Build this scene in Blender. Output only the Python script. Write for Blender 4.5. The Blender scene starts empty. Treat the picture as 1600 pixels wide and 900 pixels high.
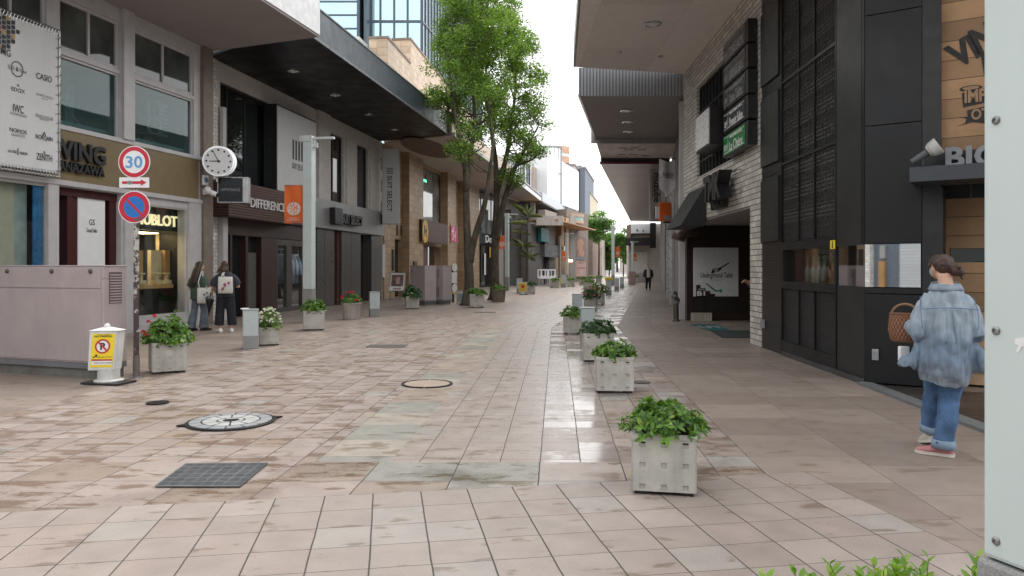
import bpy, bmesh, math, random
import numpy as np
from mathutils import Vector, Matrix, noise as mnoise

S = bpy.context.scene
C = S.collection
R = math.radians
rnd = random.Random(7)

# ------------------------------------------------------------------ camera
FPX, CX, HY, HC = 1160.0, 800.0, 418.0, 1.45      # focal length, centre column, horizon row (px of a 1600 wide picture), eye height
cam = bpy.data.cameras.new('camera')
camo = bpy.data.objects.new('camera', cam); C.objects.link(camo)
camo.location = (0, 0, HC); camo.rotation_euler = (R(90), 0, 0)
cam.sensor_width = 36.0; cam.lens = FPX/1600*36.0
cam.shift_y = -32.0/1600.0
cam.clip_start = 0.05; cam.clip_end = 3000
S.camera = camo

# ------------------------------------------------------------------ overcast sky
SUN_EL, SUN_AZ = 58.0, 20.0
wd = bpy.data.worlds.new('World'); S.world = wd; wd.use_nodes = True
nt = wd.node_tree; nt.nodes.clear()
def wn(t, **k):
    n = nt.nodes.new(t)
    for a, b in k.items(): setattr(n, a, b)
    return n
sky = wn('ShaderNodeTexSky', sky_type='NISHITA', sun_disc=False, sun_elevation=R(SUN_EL), sun_rotation=R(SUN_AZ))
sky.air_density = 1.0; sky.dust_density = 5.0; sky.ozone_density = 1.0
hs = wn('ShaderNodeHueSaturation'); hs.inputs['Saturation'].default_value = 0.30
wtc = wn('ShaderNodeTexCoord'); wno = wn('ShaderNodeTexNoise'); wno.inputs['Scale'].default_value = 2.2; wno.inputs['Detail'].default_value = 5
wrm = wn('ShaderNodeMapRange'); wrm.inputs['To Min'].default_value = 0.75; wrm.inputs['To Max'].default_value = 1.15
wmx = wn('ShaderNodeMix', data_type='RGBA', blend_type='MIX'); wmx.inputs['Factor'].default_value = 0.72
wcl = wn('ShaderNodeMix', data_type='RGBA', blend_type='MULTIPLY'); wcl.inputs['Factor'].default_value = 1.0
bg = wn('ShaderNodeBackground'); bg.inputs['Strength'].default_value = 0.13
wo = wn('ShaderNodeOutputWorld')
L = nt.links.new
L(sky.outputs[0], hs.inputs['Color']); L(hs.outputs[0], wmx.inputs['A'])
wmx.inputs['B'].default_value = (11.4, 11.5, 11.5, 1)            # cloud deck, in the sky texture's own units
L(wtc.outputs['Generated'], wno.inputs['Vector']); L(wno.outputs[0], wrm.inputs['Value'])
L(wmx.outputs['Result'], wcl.inputs['A']); L(wrm.outputs[0], wcl.inputs['B'])
L(wcl.outputs['Result'], bg.inputs['Color']); L(bg.outputs[0], wo.inputs['Surface'])
sl = bpy.data.lights.new('sun', 'SUN'); sl.energy = 0.8; sl.angle = R(25); sl.color = (1, .96, .9)
slo = bpy.data.objects.new('sun', sl); C.objects.link(slo)
slo.rotation_euler = (R(90-SUN_EL), 0, R(180-SUN_AZ)); slo.location = (0, 0, 40)
vs = S.view_settings
vs.view_transform = 'Standard'; vs.look = 'None'; vs.exposure = 0.95; vs.gamma = 1.0; vs.use_curve_mapping = False
S.cycles.max_bounces = 8; S.cycles.diffuse_bounces = 4; S.cycles.glossy_bounces = 4
S.cycles.transmission_bounces = 6; S.cycles.transparent_max_bounces = 12
S.cycles.sample_clamp_indirect = 6.0; S.cycles.use_denoising = True

# ------------------------------------------------------------------ geometry helpers
def G(px, py):
    Y = FPX*HC/(py-HY); return Vector(((px-CX)/FPX*Y, Y, 0))
def W(px, py, Y):
    return Vector(((px-CX)/FPX*Y, Y, HC+(HY-py)/FPX*Y))

class Frame:
    """vertical plane: u runs along d, z is up, w leaves the plane towards whoever reads it"""
    def __init__(s, O, d):
        s.O = Vector((O[0], O[1], 0)); d = Vector((d[0], d[1], 0)).normalized()
        s.d = d; s.n = Vector((d.y, -d.x, 0)); s.zb = O[2] if len(O) > 2 else 0.0
    def P(s, u, w, z): return s.O + s.d*u + s.n*w + Vector((0, 0, z+s.zb))
    def u(s, px, w=0.0):
        k = (px-CX)/FPX; o = s.O + s.n*w
        return (k*o.y-o.x)/(s.d.x-k*s.d.y)
    def uz(s, px, py, w=0.0):
        u = s.u(px, w); Y = (s.O+s.n*w+s.d*u).y
        return u, HC+(HY-py)/FPX*Y-s.zb
    def z(s, px, py, w=0.0): return s.uz(px, py, w)[1]
WF = Frame((0, 0), (1, 0)); WF.n = Vector((0, 1, 0))     # plain world frame: u=x, w=y

_txt = {}
def text_data(body, bold=0.0, shear=0.0):
    key = (body, bold, shear)
    if key not in _txt:
        cu = bpy.data.curves.new('lettering', 'FONT'); cu.body = body; cu.size = 1; cu.offset = bold; cu.shear = shear
        cu.extrude = 0.5; cu.resolution_u = 3; cu.align_x = 'CENTER'; cu.space_character = 1.0
        ob = bpy.data.objects.new('lettering', cu)
        me = bpy.data.meshes.new_from_object(ob)
        vs_ = np.array([v.co[:] for v in me.vertices]) if len(me.vertices) else np.zeros((0, 3))
        fs = [tuple(p.vertices) for p in me.polygons]
        bpy.data.objects.remove(ob); bpy.data.curves.remove(cu); bpy.data.meshes.remove(me)
        _txt[key] = (vs_, fs)
    return _txt[key]

class MB:
    def __init__(s): s.v = []; s.f = []; s.uv = []
    def poly(s, pts, uvs=None):
        b = len(s.v); s.v += [tuple(p) for p in pts]; s.f.append(tuple(range(b, b+len(pts))))
        s.uv.append(uvs or [(p[0], p[1]) for p in pts])
    def mesh(s, verts, faces, uvs=None):
        b = len(s.v); s.v += [tuple(p) for p in verts]
        for i, f in enumerate(faces):
            s.f.append(tuple(b+k for k in f)); s.uv.append(uvs[i] if uvs else [(verts[k][0], verts[k][2]) for k in f])
    def box(s, u0, u1, w0, w1, z0, z1, fr=WF):
        if u0 > u1: u0, u1 = u1, u0
        if w0 > w1: w0, w1 = w1, w0
        if z0 > z1: z0, z1 = z1, z0
        c = [(u0,w0,z0),(u1,w0,z0),(u1,w1,z0),(u0,w1,z0),(u0,w0,z1),(u1,w0,z1),(u1,w1,z1),(u0,w1,z1)]
        F = [(0,3,2,1,'z'),(4,5,6,7,'z'),(0,1,5,4,'w'),(2,3,7,6,'w'),(1,2,6,5,'u'),(3,0,4,7,'u')]
        b = len(s.v); s.v += [tuple(fr.P(*p)) for p in c]
        for f in F:
            s.f.append(tuple(b+k for k in f[:4])); a = f[4]
            s.uv.append([((c[k][0], c[k][1]) if a == 'z' else (c[k][0], c[k][2]) if a == 'w' else (c[k][1], c[k][2])) for k in f[:4]])
        return s
    def wall(s, u0, u1, z0, z1, w0, w1, holes, fr=WF):
        """slab with rectangular openings (ua,ub,za,zb); faces only where solid meets air"""
        us = sorted(set([u0, u1]+[min(max(x, u0), u1) for h in holes for x in h[:2]]))
        zs = sorted(set([z0, z1]+[min(max(x, z0), z1) for h in holes for x in h[2:4]]))
        def solid(i, j):
            if i < 0 or j < 0 or i >= len(us)-1 or j >= len(zs)-1: return False
            a = (us[i]+us[i+1])/2; b = (zs[j]+zs[j+1])/2
            return not any(min(h[0], h[1]) < a < max(h[0], h[1]) and h[2] < b < h[3] for h in holes)
        P = fr.P
        for i in range(len(us)-1):
            for j in range(len(zs)-1):
                if not solid(i, j): continue
                a, b, c, d = us[i], us[i+1], zs[j], zs[j+1]
                s.poly([P(a,w1,c),P(b,w1,c),P(b,w1,d),P(a,w1,d)], [(a,c),(b,c),(b,d),(a,d)])
                s.poly([P(b,w0,c),P(a,w0,c),P(a,w0,d),P(b,w0,d)], [(b,c),(a,c),(a,d),(b,d)])
                if not solid(i-1, j): s.poly([P(a,w0,c),P(a,w1,c),P(a,w1,d),P(a,w0,d)], [(w0,c),(w1,c),(w1,d),(w0,d)])
                if not solid(i+1, j): s.poly([P(b,w1,c),P(b,w0,c),P(b,w0,d),P(b,w1,d)], [(w1,c),(w0,c),(w0,d),(w1,d)])
                if not solid(i, j-1): s.poly([P(a,w0,c),P(b,w0,c),P(b,w1,c),P(a,w1,c)], [(a,w0),(b,w0),(b,w1),(a,w1)])
                if not solid(i, j+1): s.poly([P(a,w1,d),P(b,w1,d),P(b,w0,d),P(a,w0,d)], [(a,w1),(b,w1),(b,w0),(a,w0)])
        return s
    def prism(s, pts, w0, w1, fr=WF):
        """polygon in (u,z) pushed from w0 to w1"""
        n = len(pts)
        s.poly([fr.P(u, w1, z) for u, z in pts], list(pts)); s.poly([fr.P(u, w0, z) for u, z in reversed(pts)], list(reversed(pts)))
        for i in range(n):
            a, b = pts[i], pts[(i+1) % n]
            s.poly([fr.P(a[0],w0,a[1]),fr.P(b[0],w0,b[1]),fr.P(b[0],w1,b[1]),fr.P(a[0],w1,a[1])], [(w0,a[1]),(w0,b[1]),(w1,b[1]),(w1,a[1])])
        return s
    def slab(s, pts, z0, z1):
        """polygon in plan (x,y) from z0 to z1"""
        n = len(pts)
        s.poly([(x, y, z1) for x, y in pts], list(pts)); s.poly([(x, y, z0) for x, y in reversed(pts)], list(reversed(pts)))
        for i in range(n):
            a, b = pts[i], pts[(i+1) % n]; L_ = math.hypot(b[0]-a[0], b[1]-a[1])
            s.poly([(a[0],a[1],z0),(b[0],b[1],z0),(b[0],b[1],z1),(a[0],a[1],z1)], [(0,z0),(L_,z0),(L_,z1),(0,z1)])
        return s
    def tube(s, pts, rad, n=8, cap=True):
        pts = [Vector(p) for p in pts]
        if not isinstance(rad, (list, tuple)): rad = [rad]*len(pts)
        b = len(s.v); up = None; dist = 0
        for i, p in enumerate(pts):
            t = (pts[min(i+1, len(pts)-1)]-pts[max(i-1, 0)])
            t = t.normalized() if t.length > 1e-9 else Vector((0, 0, 1))
            if up is None: up = Vector((1, 0, 0)) if abs(t.x) < .8 else Vector((0, 1, 0))
            x = (up-t*up.dot(t)).normalized(); y = t.cross(x); up = x
            for k in range(n):
                a = 2*math.pi*k/n; s.v.append(tuple(p+(x*math.cos(a)+y*math.sin(a))*rad[i]))
        for i in range(len(pts)-1):
            L_ = (pts[i+1]-pts[i]).length
            for k in range(n):
                k2 = (k+1) % n
                s.f.append((b+i*n+k, b+i*n+k2, b+(i+1)*n+k2, b+(i+1)*n+k))
                s.uv.append([(k/n, dist), ((k+1)/n, dist), ((k+1)/n, dist+L_), (k/n, dist+L_)])
            dist += L_
        if cap:
            for i, o in ((0, -1), (len(pts)-1, 1)):
                f = tuple(b+i*n+k for k in range(n)); f = f if o > 0 else f[::-1]
                s.f.append(f); s.uv.append([(0, 0)]*n)
        return s
    def loft(s, rings, n=24, cap=True):
        """rings: (centre, semi-axis a, semi-axis b)"""
        b = len(s.v)
        for c, a, bb in rings:
            c, a, bb = Vector(c), Vector(a), Vector(bb)
            for k in range(n):
                t = 2*math.pi*k/n; s.v.append(tuple(c+a*math.cos(t)+bb*math.sin(t)))
        for i in range(len(rings)-1):
            for k in range(n):
                k2 = (k+1) % n
                s.f.append((b+i*n+k, b+i*n+k2, b+(i+1)*n+k2, b+(i+1)*n+k)); s.uv.append([(k/n, i), ((k+1)/n, i), ((k+1)/n, i+1), (k/n, i+1)])
        if cap:
            for i, o in ((0, -1), (len(rings)-1, 1)):
                f = tuple(b+i*n+k for k in range(n)); f = f if o > 0 else f[::-1]
                s.f.append(f); s.uv.append([(0, 0)]*n)
        return s
    def lathe(s, prof, c=(0, 0, 0), n=20, axis='z', fr=None):
        """profile of (radius, height) turned about the axis through c"""
        c = Vector(c); b = len(s.v); m = len(prof)
        ax = {'z': (Vector((1,0,0)), Vector((0,1,0)), Vector((0,0,1)))}.get(axis) if isinstance(axis, str) else axis
        for r, h in prof:
            for k in range(n):
                t = 2*math.pi*k/n; s.v.append(tuple(c+ax[0]*(r*math.cos(t))+ax[1]*(r*math.sin(t))+ax[2]*h))
        for i in range(m-1):
            for k in range(n):
                k2 = (k+1) % n
                s.f.append((b+i*n+k, b+i*n+k2, b+(i+1)*n+k2, b+(i+1)*n+k)); s.uv.append([(prof[i][0]*math.cos(6.283*q/n), prof[i][0]*math.sin(6.283*q/n)) for q in (k, k2)]+[(prof[i+1][0]*math.cos(6.283*q/n), prof[i+1][0]*math.sin(6.283*q/n)) for q in (k2, k)])
        for i, o in ((0, -1), (m-1, 1)):
            if prof[i][0] > 1e-5:
                f = tuple(b+i*n+k for k in range(n)); f = f if o > 0 else f[::-1]
                s.f.append(f); s.uv.append([(prof[i][0]*math.cos(6.283*(q-b)/n), prof[i][0]*math.sin(6.283*(q-b)/n)) for q in f])
        return s
    def disc(s, fr, u, z, r, w0, w1, n=32, ry=None):
        return s.lathe([(r, w0), (r, w1)], fr.P(u, 0, z), n, (fr.d, Vector((0, 0, (ry or r)/r)), fr.n))
    def ball(s, c, r, n=12, m=8, sx=1, sy=1, sz=1):
        c = Vector(c); V = []; F = []
        for i in range(m+1):
            a = math.pi*i/m
            for k in range(n):
                t = 2*math.pi*k/n; V.append(c+Vector((sx*r*math.sin(a)*math.cos(t), sy*r*math.sin(a)*math.sin(t), sz*r*math.cos(a))))
        for i in range(m):
            for k in range(n):
                k2 = (k+1) % n; F.append((i*n+k, (i+1)*n+k, (i+1)*n+k2, i*n+k2))
        s.mesh(V, F); return s
    def text(s, body, fr, u, z, w, size, depth=.004, bold=0.0, sx=1.0, vertical=False, align='C', shear=0.0, mid=True):
        V, F = text_data(body, bold, shear)
        if len(V) == 0: return s
        V = V.copy()
        lo, hi = V.min(0), V.max(0)
        V[:, 0] -= {'C': (lo[0]+hi[0])/2, 'L': lo[0], 'R': hi[0]}[align]
        if mid: V[:, 1] -= (lo[1]+hi[1])/2
        h = 1.0
        out = []
        for x, y, q in V:
            a, b_ = x*size*sx, y*size
            if vertical: a, b_ = b_, -a
            out.append(fr.P(u+a, w+(q+.5)*depth, z+b_))
        s.mesh(out, F); return s
    def textfit(s, body, fr, u0, u1, zc, w, size, **k):
        """lettering squeezed to span u0..u1"""
        V, F = text_data(body, k.get('bold', 0.0), k.get('shear', 0.0)); wd_ = (V[:, 0].max()-V[:, 0].min())*size
        return s.text(body, fr, (u0+u1)/2, zc, w, size, sx=abs(u1-u0)/wd_, **k)
    def build(s, name, mat, parent=None, bevel=0, smooth=False, seg=2, weld=False):
        me = bpy.data.meshes.new(name)
        off = parent.matrix_world.translation if parent is not None else Vector((0, 0, 0))
        if parent is not None: off = Vector(parent['_w']) if '_w' in parent else off
        vv = np.array(s.v, dtype=float)-np.array(off[:])
        me.from_pydata(vv.tolist(), [], s.f)
        ul = me.uv_layers.new(name='UVMap')
        flat = [c for f in s.uv for p in f for c in p[:2]]
        ul.data.foreach_set('uv', flat)
        bm = bmesh.new(); bm.from_mesh(me)
        if weld: bmesh.ops.remove_doubles(bm, verts=bm.verts, dist=1e-5)
        bmesh.ops.recalc_face_normals(bm, faces=bm.faces)
        if bevel: bmesh.ops.bevel(bm, geom=list(bm.edges), offset=bevel, segments=seg, affect='EDGES', profile=.5, clamp_overlap=True)
        bm.to_mesh(me); bm.free()
        if smooth: me.polygons.foreach_set('use_smooth', [True]*len(me.polygons))
        if mat is not None: me.materials.append(mat)
        me.update()
        return link(name, me, parent)

def link(name, me, parent=None):
    o = bpy.data.objects.new(name, me); C.objects.link(o)
    if parent is not None:
        o.parent = parent; o['_w'] = tuple(parent['_w']) if '_w' in parent else (0, 0, 0)
    return o
def tag(o, label=None, cat=None, group=None, kind=None):
    if label: o['label'] = label
    if cat: o['category'] = cat
    if group: o['group'] = group
    if kind: o['kind'] = kind
    return o
def thing(name, label, cat, loc=(0, 0, 0), group=None):
    o = bpy.data.objects.new(name, None); C.objects.link(o); o.empty_display_size = .1
    o.location = loc; o['_w'] = tuple(loc)
    return tag(o, label, cat, group)
def dup(root, loc, rz=0.0, label=None, group=None, scale=1.0, name=None):
    """copy of a thing whose parts (and their sub-parts) ride along"""
    r = root.copy(); C.objects.link(r); r.location = loc; r.rotation_euler = (0, 0, rz); r['_w'] = tuple(loc)
    r.scale = (scale,)*3 if not isinstance(scale, tuple) else scale
    if label: r['label'] = label
    if group: r['group'] = group
    for ch in list(root.children):
        c = ch.copy(); C.objects.link(c); c.parent = r
        for g in list(ch.children):
            d = g.copy(); C.objects.link(d); d.parent = c
    return r
def remeshed(name, mb, voxel, mat, parent, disp=None, smooth_it=2):
    """closed overlapping lofts melted into one continuous skin"""
    me = bpy.data.meshes.new('tmp'); me.from_pydata([tuple(v) for v in mb.v], [], mb.f)
    bm = bmesh.new(); bm.from_mesh(me); bmesh.ops.recalc_face_normals(bm, faces=bm.faces); bm.to_mesh(me); bm.free()
    ob = bpy.data.objects.new('tmp', me); C.objects.link(ob)
    md = ob.modifiers.new('r', 'REMESH'); md.mode = 'VOXEL'; md.voxel_size = voxel
    if smooth_it:
        m2 = ob.modifiers.new('s', 'SMOOTH'); m2.factor = .5; m2.iterations = smooth_it
    dg = bpy.context.evaluated_depsgraph_get()
    out = bpy.data.meshes.new_from_object(ob.evaluated_get(dg))
    bpy.data.objects.remove(ob); bpy.data.meshes.remove(me)
    out.name = name; out.materials.clear(); out.materials.append(mat)
    if disp:
        nor = [v.normal.copy() for v in out.vertices]
        for v, n_ in zip(out.vertices, nor): v.co += n_*disp(v.co, n_)
    out.polygons.foreach_set('use_smooth', [True]*len(out.polygons)); out.update()
    return link(name, out, parent)

# ------------------------------------------------------------------ materials
def N(t, ty, **k):
    n = t.nodes.new(ty)
    for a, b in k.items(): setattr(n, a, b)
    return n
def mat0(name):
    m = bpy.data.materials.new(name); m.use_nodes = True; t = m.node_tree; t.nodes.clear()
    o = N(t, 'ShaderNodeOutputMaterial'); p = N(t, 'ShaderNodeBsdfPrincipled'); t.links.new(p.outputs[0], o.inputs[0])
    return m, t, p
def math_(t, op, a, b=None, clamp=False):
    n = N(t, 'ShaderNodeMath', operation=op); n.use_clamp = clamp
    for i, x in enumerate((a, b)):
        if x is None: continue
        if isinstance(x, (int, float)): n.inputs[i].default_value = x
        else: t.links.new(x, n.inputs[i])
    return n.outputs[0]
def noise_(t, vec, scale, detail=4, rough=.55):
    n = N(t, 'ShaderNodeTexNoise'); n.inputs['Scale'].default_value = scale; n.inputs['Detail'].default_value = detail; n.inputs['Roughness'].default_value = rough
    if vec is not None: t.links.new(vec, n.inputs['Vector'])
    return n.outputs[0]
def rng(t, v, a, b, c, d):
    n = N(t, 'ShaderNodeMapRange'); t.links.new(v, n.inputs[0])
    for i, x in enumerate((a, b, c, d)): n.inputs[i+1].default_value = x
    return n.outputs[0]
def mixc(t, fac, a, b, mode='MIX'):
    n = N(t, 'ShaderNodeMix', data_type='RGBA', blend_type=mode)
    for k, x in (('Factor', fac), ('A', a), ('B', b)):
        if isinstance(x, (int, float)): n.inputs[k].default_value = x if k == 'Factor' else (x, x, x, 1)
        elif isinstance(x, tuple): n.inputs[k].default_value = tuple(x)+(1,) if len(x) == 3 else x
        else: t.links.new(x, n.inputs[k])
    return n.outputs['Result']
def bump_(t, p, h, strength, dist=.01):
    b = N(t, 'ShaderNodeBump'); b.inputs['Strength'].default_value = strength; b.inputs['Distance'].default_value = dist
    t.links.new(h, b.inputs['Height']); t.links.new(b.outputs[0], p.inputs['Normal'])
def hexc(r, g, b):
    f = lambda c: (c/255/12.92) if c/255 <= .04045 else ((c/255+.055)/1.055)**2.4
    return (f(r), f(g), f(b))
_mc = {}
def pm(name, col, rough=.6, metal=0.0, var=.18, scale=5.0, bump=.08, bscale=60.0, streak=0.0, streakcol=.45, spec=.5, fine=0.0, emit=0.0, orand=False):
    """painted / cast / metal surface: blotchy base colour, fine grain, optional run-off streaks"""
    if name in _mc: return _mc[name]
    m, t, p = mat0(name)
    tc = N(t, 'ShaderNodeTexCoord'); ob = tc.outputs['Object']
    if orand:
        oi = N(t, 'ShaderNodeObjectInfo'); va = N(t, 'ShaderNodeVectorMath', operation='ADD'); t.links.new(ob, va.inputs[0]); t.links.new(math_(t, 'MULTIPLY', oi.outputs['Random'], 37.0), va.inputs[1]); ob = va.outputs[0]
    n1 = noise_(t, ob, scale, 5)
    c = mixc(t, 1.0, col, mixc(t, rng(t, n1, .3, .7, 0, 1), (1-var,)*3, (1+var*.6,)*3), 'MULTIPLY')
    if fine:
        c = mixc(t, 1.0, c, mixc(t, rng(t, noise_(t, ob, 350, 2), .35, .65, 0, 1), (1-fine,)*3, (1+fine,)*3), 'MULTIPLY')
    if streak:
        mp = N(t, 'ShaderNodeMapping'); mp.inputs['Scale'].default_value = (9, 9, .9); t.links.new(ob, mp.inputs[0])
        sf = rng(t, noise_(t, mp.outputs[0], 1.0, 6, .65), .48, .75, 0, streak)
        c = mixc(t, sf, c, tuple(x*streakcol for x in col))
    t.links.new(c, p.inputs['Base Color'])
    t.links.new(rng(t, noise_(t, ob, scale*2.3, 4), .3, .7, max(rough-min(.09, rough*.4), .015), min(rough+min(.09, rough*.4), 1)), p.inputs['Roughness'])
    p.inputs['Metallic'].default_value = metal; p.inputs['Specular IOR Level'].default_value = spec
    if bump: bump_(t, p, noise_(t, ob, bscale, 3), bump, .01)
    if emit:
        p.inputs['Emission Color'].default_value = tuple(col)+(1,); p.inputs['Emission Strength'].default_value = emit
    _mc[name] = m; return m
def glassm(name, col=(.012, .014, .015), rough=.03, var=.3, spec=.8):
    """pane seen as dark room behind and street mirrored in front"""
    if name in _mc: return _mc[name]
    m, t, p = mat0(name); tc = N(t, 'ShaderNodeTexCoord')
    c = mixc(t, rng(t, noise_(t, tc.outputs['Object'], .9, 3), .35, .65, 0, 1), tuple(x*(1-var) for x in col), tuple(x*(1+var) for x in col))
    t.links.new(c, p.inputs['Base Color']); p.inputs['Roughness'].default_value = rough; p.inputs['Specular IOR Level'].default_value = spec
    bump_(t, p, noise_(t, tc.outputs['Object'], 1.3, 1), .05, .02)
    _mc[name] = m; return m
def clearglass(name, tint=(.93, .97, .96)):
    if name in _mc: return _mc[name]
    m = bpy.data.materials.new(name); m.use_nodes = True; t = m.node_tree; t.nodes.clear()
    o = N(t, 'ShaderNodeOutputMaterial'); tr = N(t, 'ShaderNodeBsdfTransparent'); gl = N(t, 'ShaderNodeBsdfGlossy'); mx = N(t, 'ShaderNodeMixShader'); lw = N(t, 'ShaderNodeLayerWeight')
    tr.inputs[0].default_value = tint+(1,); gl.inputs['Roughness'].default_value = .02
    f5 = math_(t, 'POWER', lw.outputs['Facing'], 4.0)
    t.links.new(math_(t, 'ADD', math_(t, 'MULTIPLY', f5, .8), .05, True), mx.inputs[0]); t.links.new(tr.outputs[0], mx.inputs[1]); t.links.new(gl.outputs[0], mx.inputs[2]); t.links.new(mx.outputs[0], o.inputs[0])
    _mc[name] = m; return m
def tilem(name, w, h, cols, grout, gw=.006, gh=None, rough=.55, offset=0.0, var=1.0, bump=.5, rowjit=0.0, grain=.10, stain=0.0, staincol=(.55, .47, .40), stain_rough=None, stain_scale=1.6, swirl=.1, spec=.5, wet=0.0, ang=0.0, streak=0.0, puddle=False):
    """laid tiles / stones in UV metres: every piece its own shade, dark joints, stains, damp sheen"""
    if name in _mc: return _mc[name]
    gh = gw if gh is None else gh
    m, t, p = mat0(name); uvn = N(t, 'ShaderNodeUVMap'); uv = uvn.outputs[0]
    if ang:
        vr = N(t, 'ShaderNodeVectorRotate', rotation_type='Z_AXIS'); vr.inputs['Angle'].default_value = ang; t.links.new(uv, vr.inputs['Vector']); uv = vr.outputs[0]
    sp = N(t, 'ShaderNodeSeparateXYZ'); t.links.new(uv, sp.inputs[0])
    # slightly wandering joints
    wob = math_(t, 'MULTIPLY', math_(t, 'SUBTRACT', noise_(t, uv, 2.5, 2), .5), .012)
    y0 = math_(t, 'DIVIDE', math_(t, 'ADD', sp.outputs[1], wob), h)
    x0 = math_(t, 'DIVIDE', math_(t, 'ADD', sp.outputs[0], wob), w)
    if offset: x0 = math_(t, 'ADD', x0, math_(t, 'MULTIPLY', math_(t, 'FLOORED_MODULO', math_(t, 'FLOOR', y0), 2.0), offset))
    if rowjit:
        wn1 = N(t, 'ShaderNodeTexWhiteNoise', noise_dimensions='1D'); t.links.new(math_(t, 'FLOOR', x0), wn1.inputs['W'])
        y0 = math_(t, 'ADD', y0, math_(t, 'MULTIPLY', wn1.outputs[0], rowjit))
    cx, cy = math_(t, 'FLOOR', x0), math_(t, 'FLOOR', y0)
    fx, fy = math_(t, 'SUBTRACT', x0, cx), math_(t, 'SUBTRACT', y0, cy)
    def edge(f, size):
        d = math_(t, 'MULTIPLY', math_(t, 'MINIMUM', f, math_(t, 'SUBTRACT', 1.0, f)), size); return d
    ex, ey = edge(fx, w), edge(fy, h)
    g = math_(t, 'MINIMUM', math_(t, 'DIVIDE', ex, gw), math_(t, 'DIVIDE', ey, gh))
    gf = rng(t, g, .45, .75, 1, 0)                                # 1 in the joint
    cv = N(t, 'ShaderNodeCombineXYZ'); t.links.new(cx, cv.inputs[0]); t.links.new(cy, cv.inputs[1])
    wn2 = N(t, 'ShaderNodeTexWhiteNoise', noise_dimensions='3D'); t.links.new(cv.outputs[0], wn2.inputs['Vector'])
    cr = N(t, 'ShaderNodeValToRGB'); cr.color_ramp.interpolation = 'CONSTANT' if len(cols) > 2 else 'LINEAR'
    el = cr.color_ramp.elements
    while len(el) < len(cols): el.new(.5)
    tot = sum(c[1] for c in cols) if len(cols) > 2 else 1; acc = 0
    for e, c in zip(el, cols):
        e.position = acc if len(cols) > 2 else (0 if e == el[0] else 1); e.color = tuple(c[0])+(1,); acc += c[1]/tot
    t.links.new(wn2.outputs[0], cr.inputs[0])
    c = mixc(t, 1.0, cr.outputs[0], mixc(t, N(t, 'ShaderNodeSeparateColor') and wn2.outputs[0], (1-.12*var,)*3, (1+.10*var,)*3), 'MULTIPLY')
    c = mixc(t, 1.0, c, mixc(t, rng(t, noise_(t, uv, 150, 4, .75), .3, .7, 0, 1), (1-grain,)*3, (1+grain,)*3), 'MULTIPLY')
    c = mixc(t, 1.0, c, mixc(t, rng(t, noise_(t, uv, 3.5, 5, .6), .3, .7, 0, 1), (1-swirl,)*3, (1+swirl,)*3), 'MULTIPLY')
    rgh = rng(t, noise_(t, uv, 5.0, 5, .6), .3, .7, rough-.1, rough+.1)
    if stain:
        mp = N(t, 'ShaderNodeMapping'); mp.inputs['Scale'].default_value = (stain_scale*.62, stain_scale*1.5, 1); t.links.new(uv, mp.inputs[0])
        sh = N(t, 'ShaderNodeVectorMath', operation='ADD'); t.links.new(mp.outputs[0], sh.inputs[0]); t.links.new(wn2.outputs['Color'], sh.inputs[1])
        sn = noise_(t, mp.outputs[0], 2.2, 6, .62)
        sn2 = noise_(t, sh.outputs[0], 2.6, 5, .6)
        sf = rng(t, math_(t, 'ADD', math_(t, 'MULTIPLY', sn, .28), math_(t, 'MULTIPLY', sn2, .72)), .60-.16*stain, .635-.15*stain, 0, .9)
        c = mixc(t, sf, c, mixc(t, 1.0, c, tuple(staincol), 'MULTIPLY'))
        if stain_rough is not None:
            rgh = mixf(t, sf, rgh, stain_rough)
    if wet:
        wf = rng(t, noise_(t, uv, 1.1, 5, .6), .5-.25*wet, .62-.2*wet, 0, 1)
        rgh = mixf(t, wf, rgh, .13)
        c = mixc(t, math_(t, 'MULTIPLY', wf, .22), c, mixc(t, 1.0, c, (.5, .5, .5), 'MULTIPLY'))
    if streak:
        mp = N(t, 'ShaderNodeMapping'); mp.inputs['Scale'].default_value = (5, .5, 1); t.links.new(uv, mp.inputs[0])
        c = mixc(t, rng(t, noise_(t, mp.outputs[0], 1.0, 6, .65), .5, .75, 0, streak), c, mixc(t, 1.0, c, (.5, .45, .4), 'MULTIPLY'))
    c = mixc(t, gf, c, tuple(grout))
    t.links.new(c, p.inputs['Base Color'])
    t.links.new(mixf(t, gf, rgh, .85), p.inputs['Roughness'])
    p.inputs['Specular IOR Level'].default_value = spec
    if puddle: rgh = mixf(t, rng(t, math_(t, 'ADD', math_(t, 'MULTIPLY', noise_(t, uv, 7, 4, .65), .7), math_(t, 'MULTIPLY', wn2.outputs[0], .3)), .42, .56, 0, 1), .11, .32); t.links.new(mixf(t, gf, rgh, .85), p.inputs['Roughness'])
    hgt = math_(t, 'ADD', math_(t, 'MULTIPLY', math_(t, 'SUBTRACT', 1.0, gf), .8), math_(t, 'ADD', math_(t, 'MULTIPLY', noise_(t, uv, 14, 5, .7), .35), math_(t, 'MULTIPLY', wn2.outputs[0], .12)))
    bump_(t, p, hgt, bump, .006)
    _mc[name] = m; return m
def mixf(t, f, a, b):
    n = N(t, 'ShaderNodeMix', data_type='FLOAT')
    for k, x in ((0, f), (2, a), (3, b)):
        if isinstance(x, (int, float)): n.inputs[k].default_value = x
        else: t.links.new(x, n.inputs[k])
    return n.outputs[0]
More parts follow.
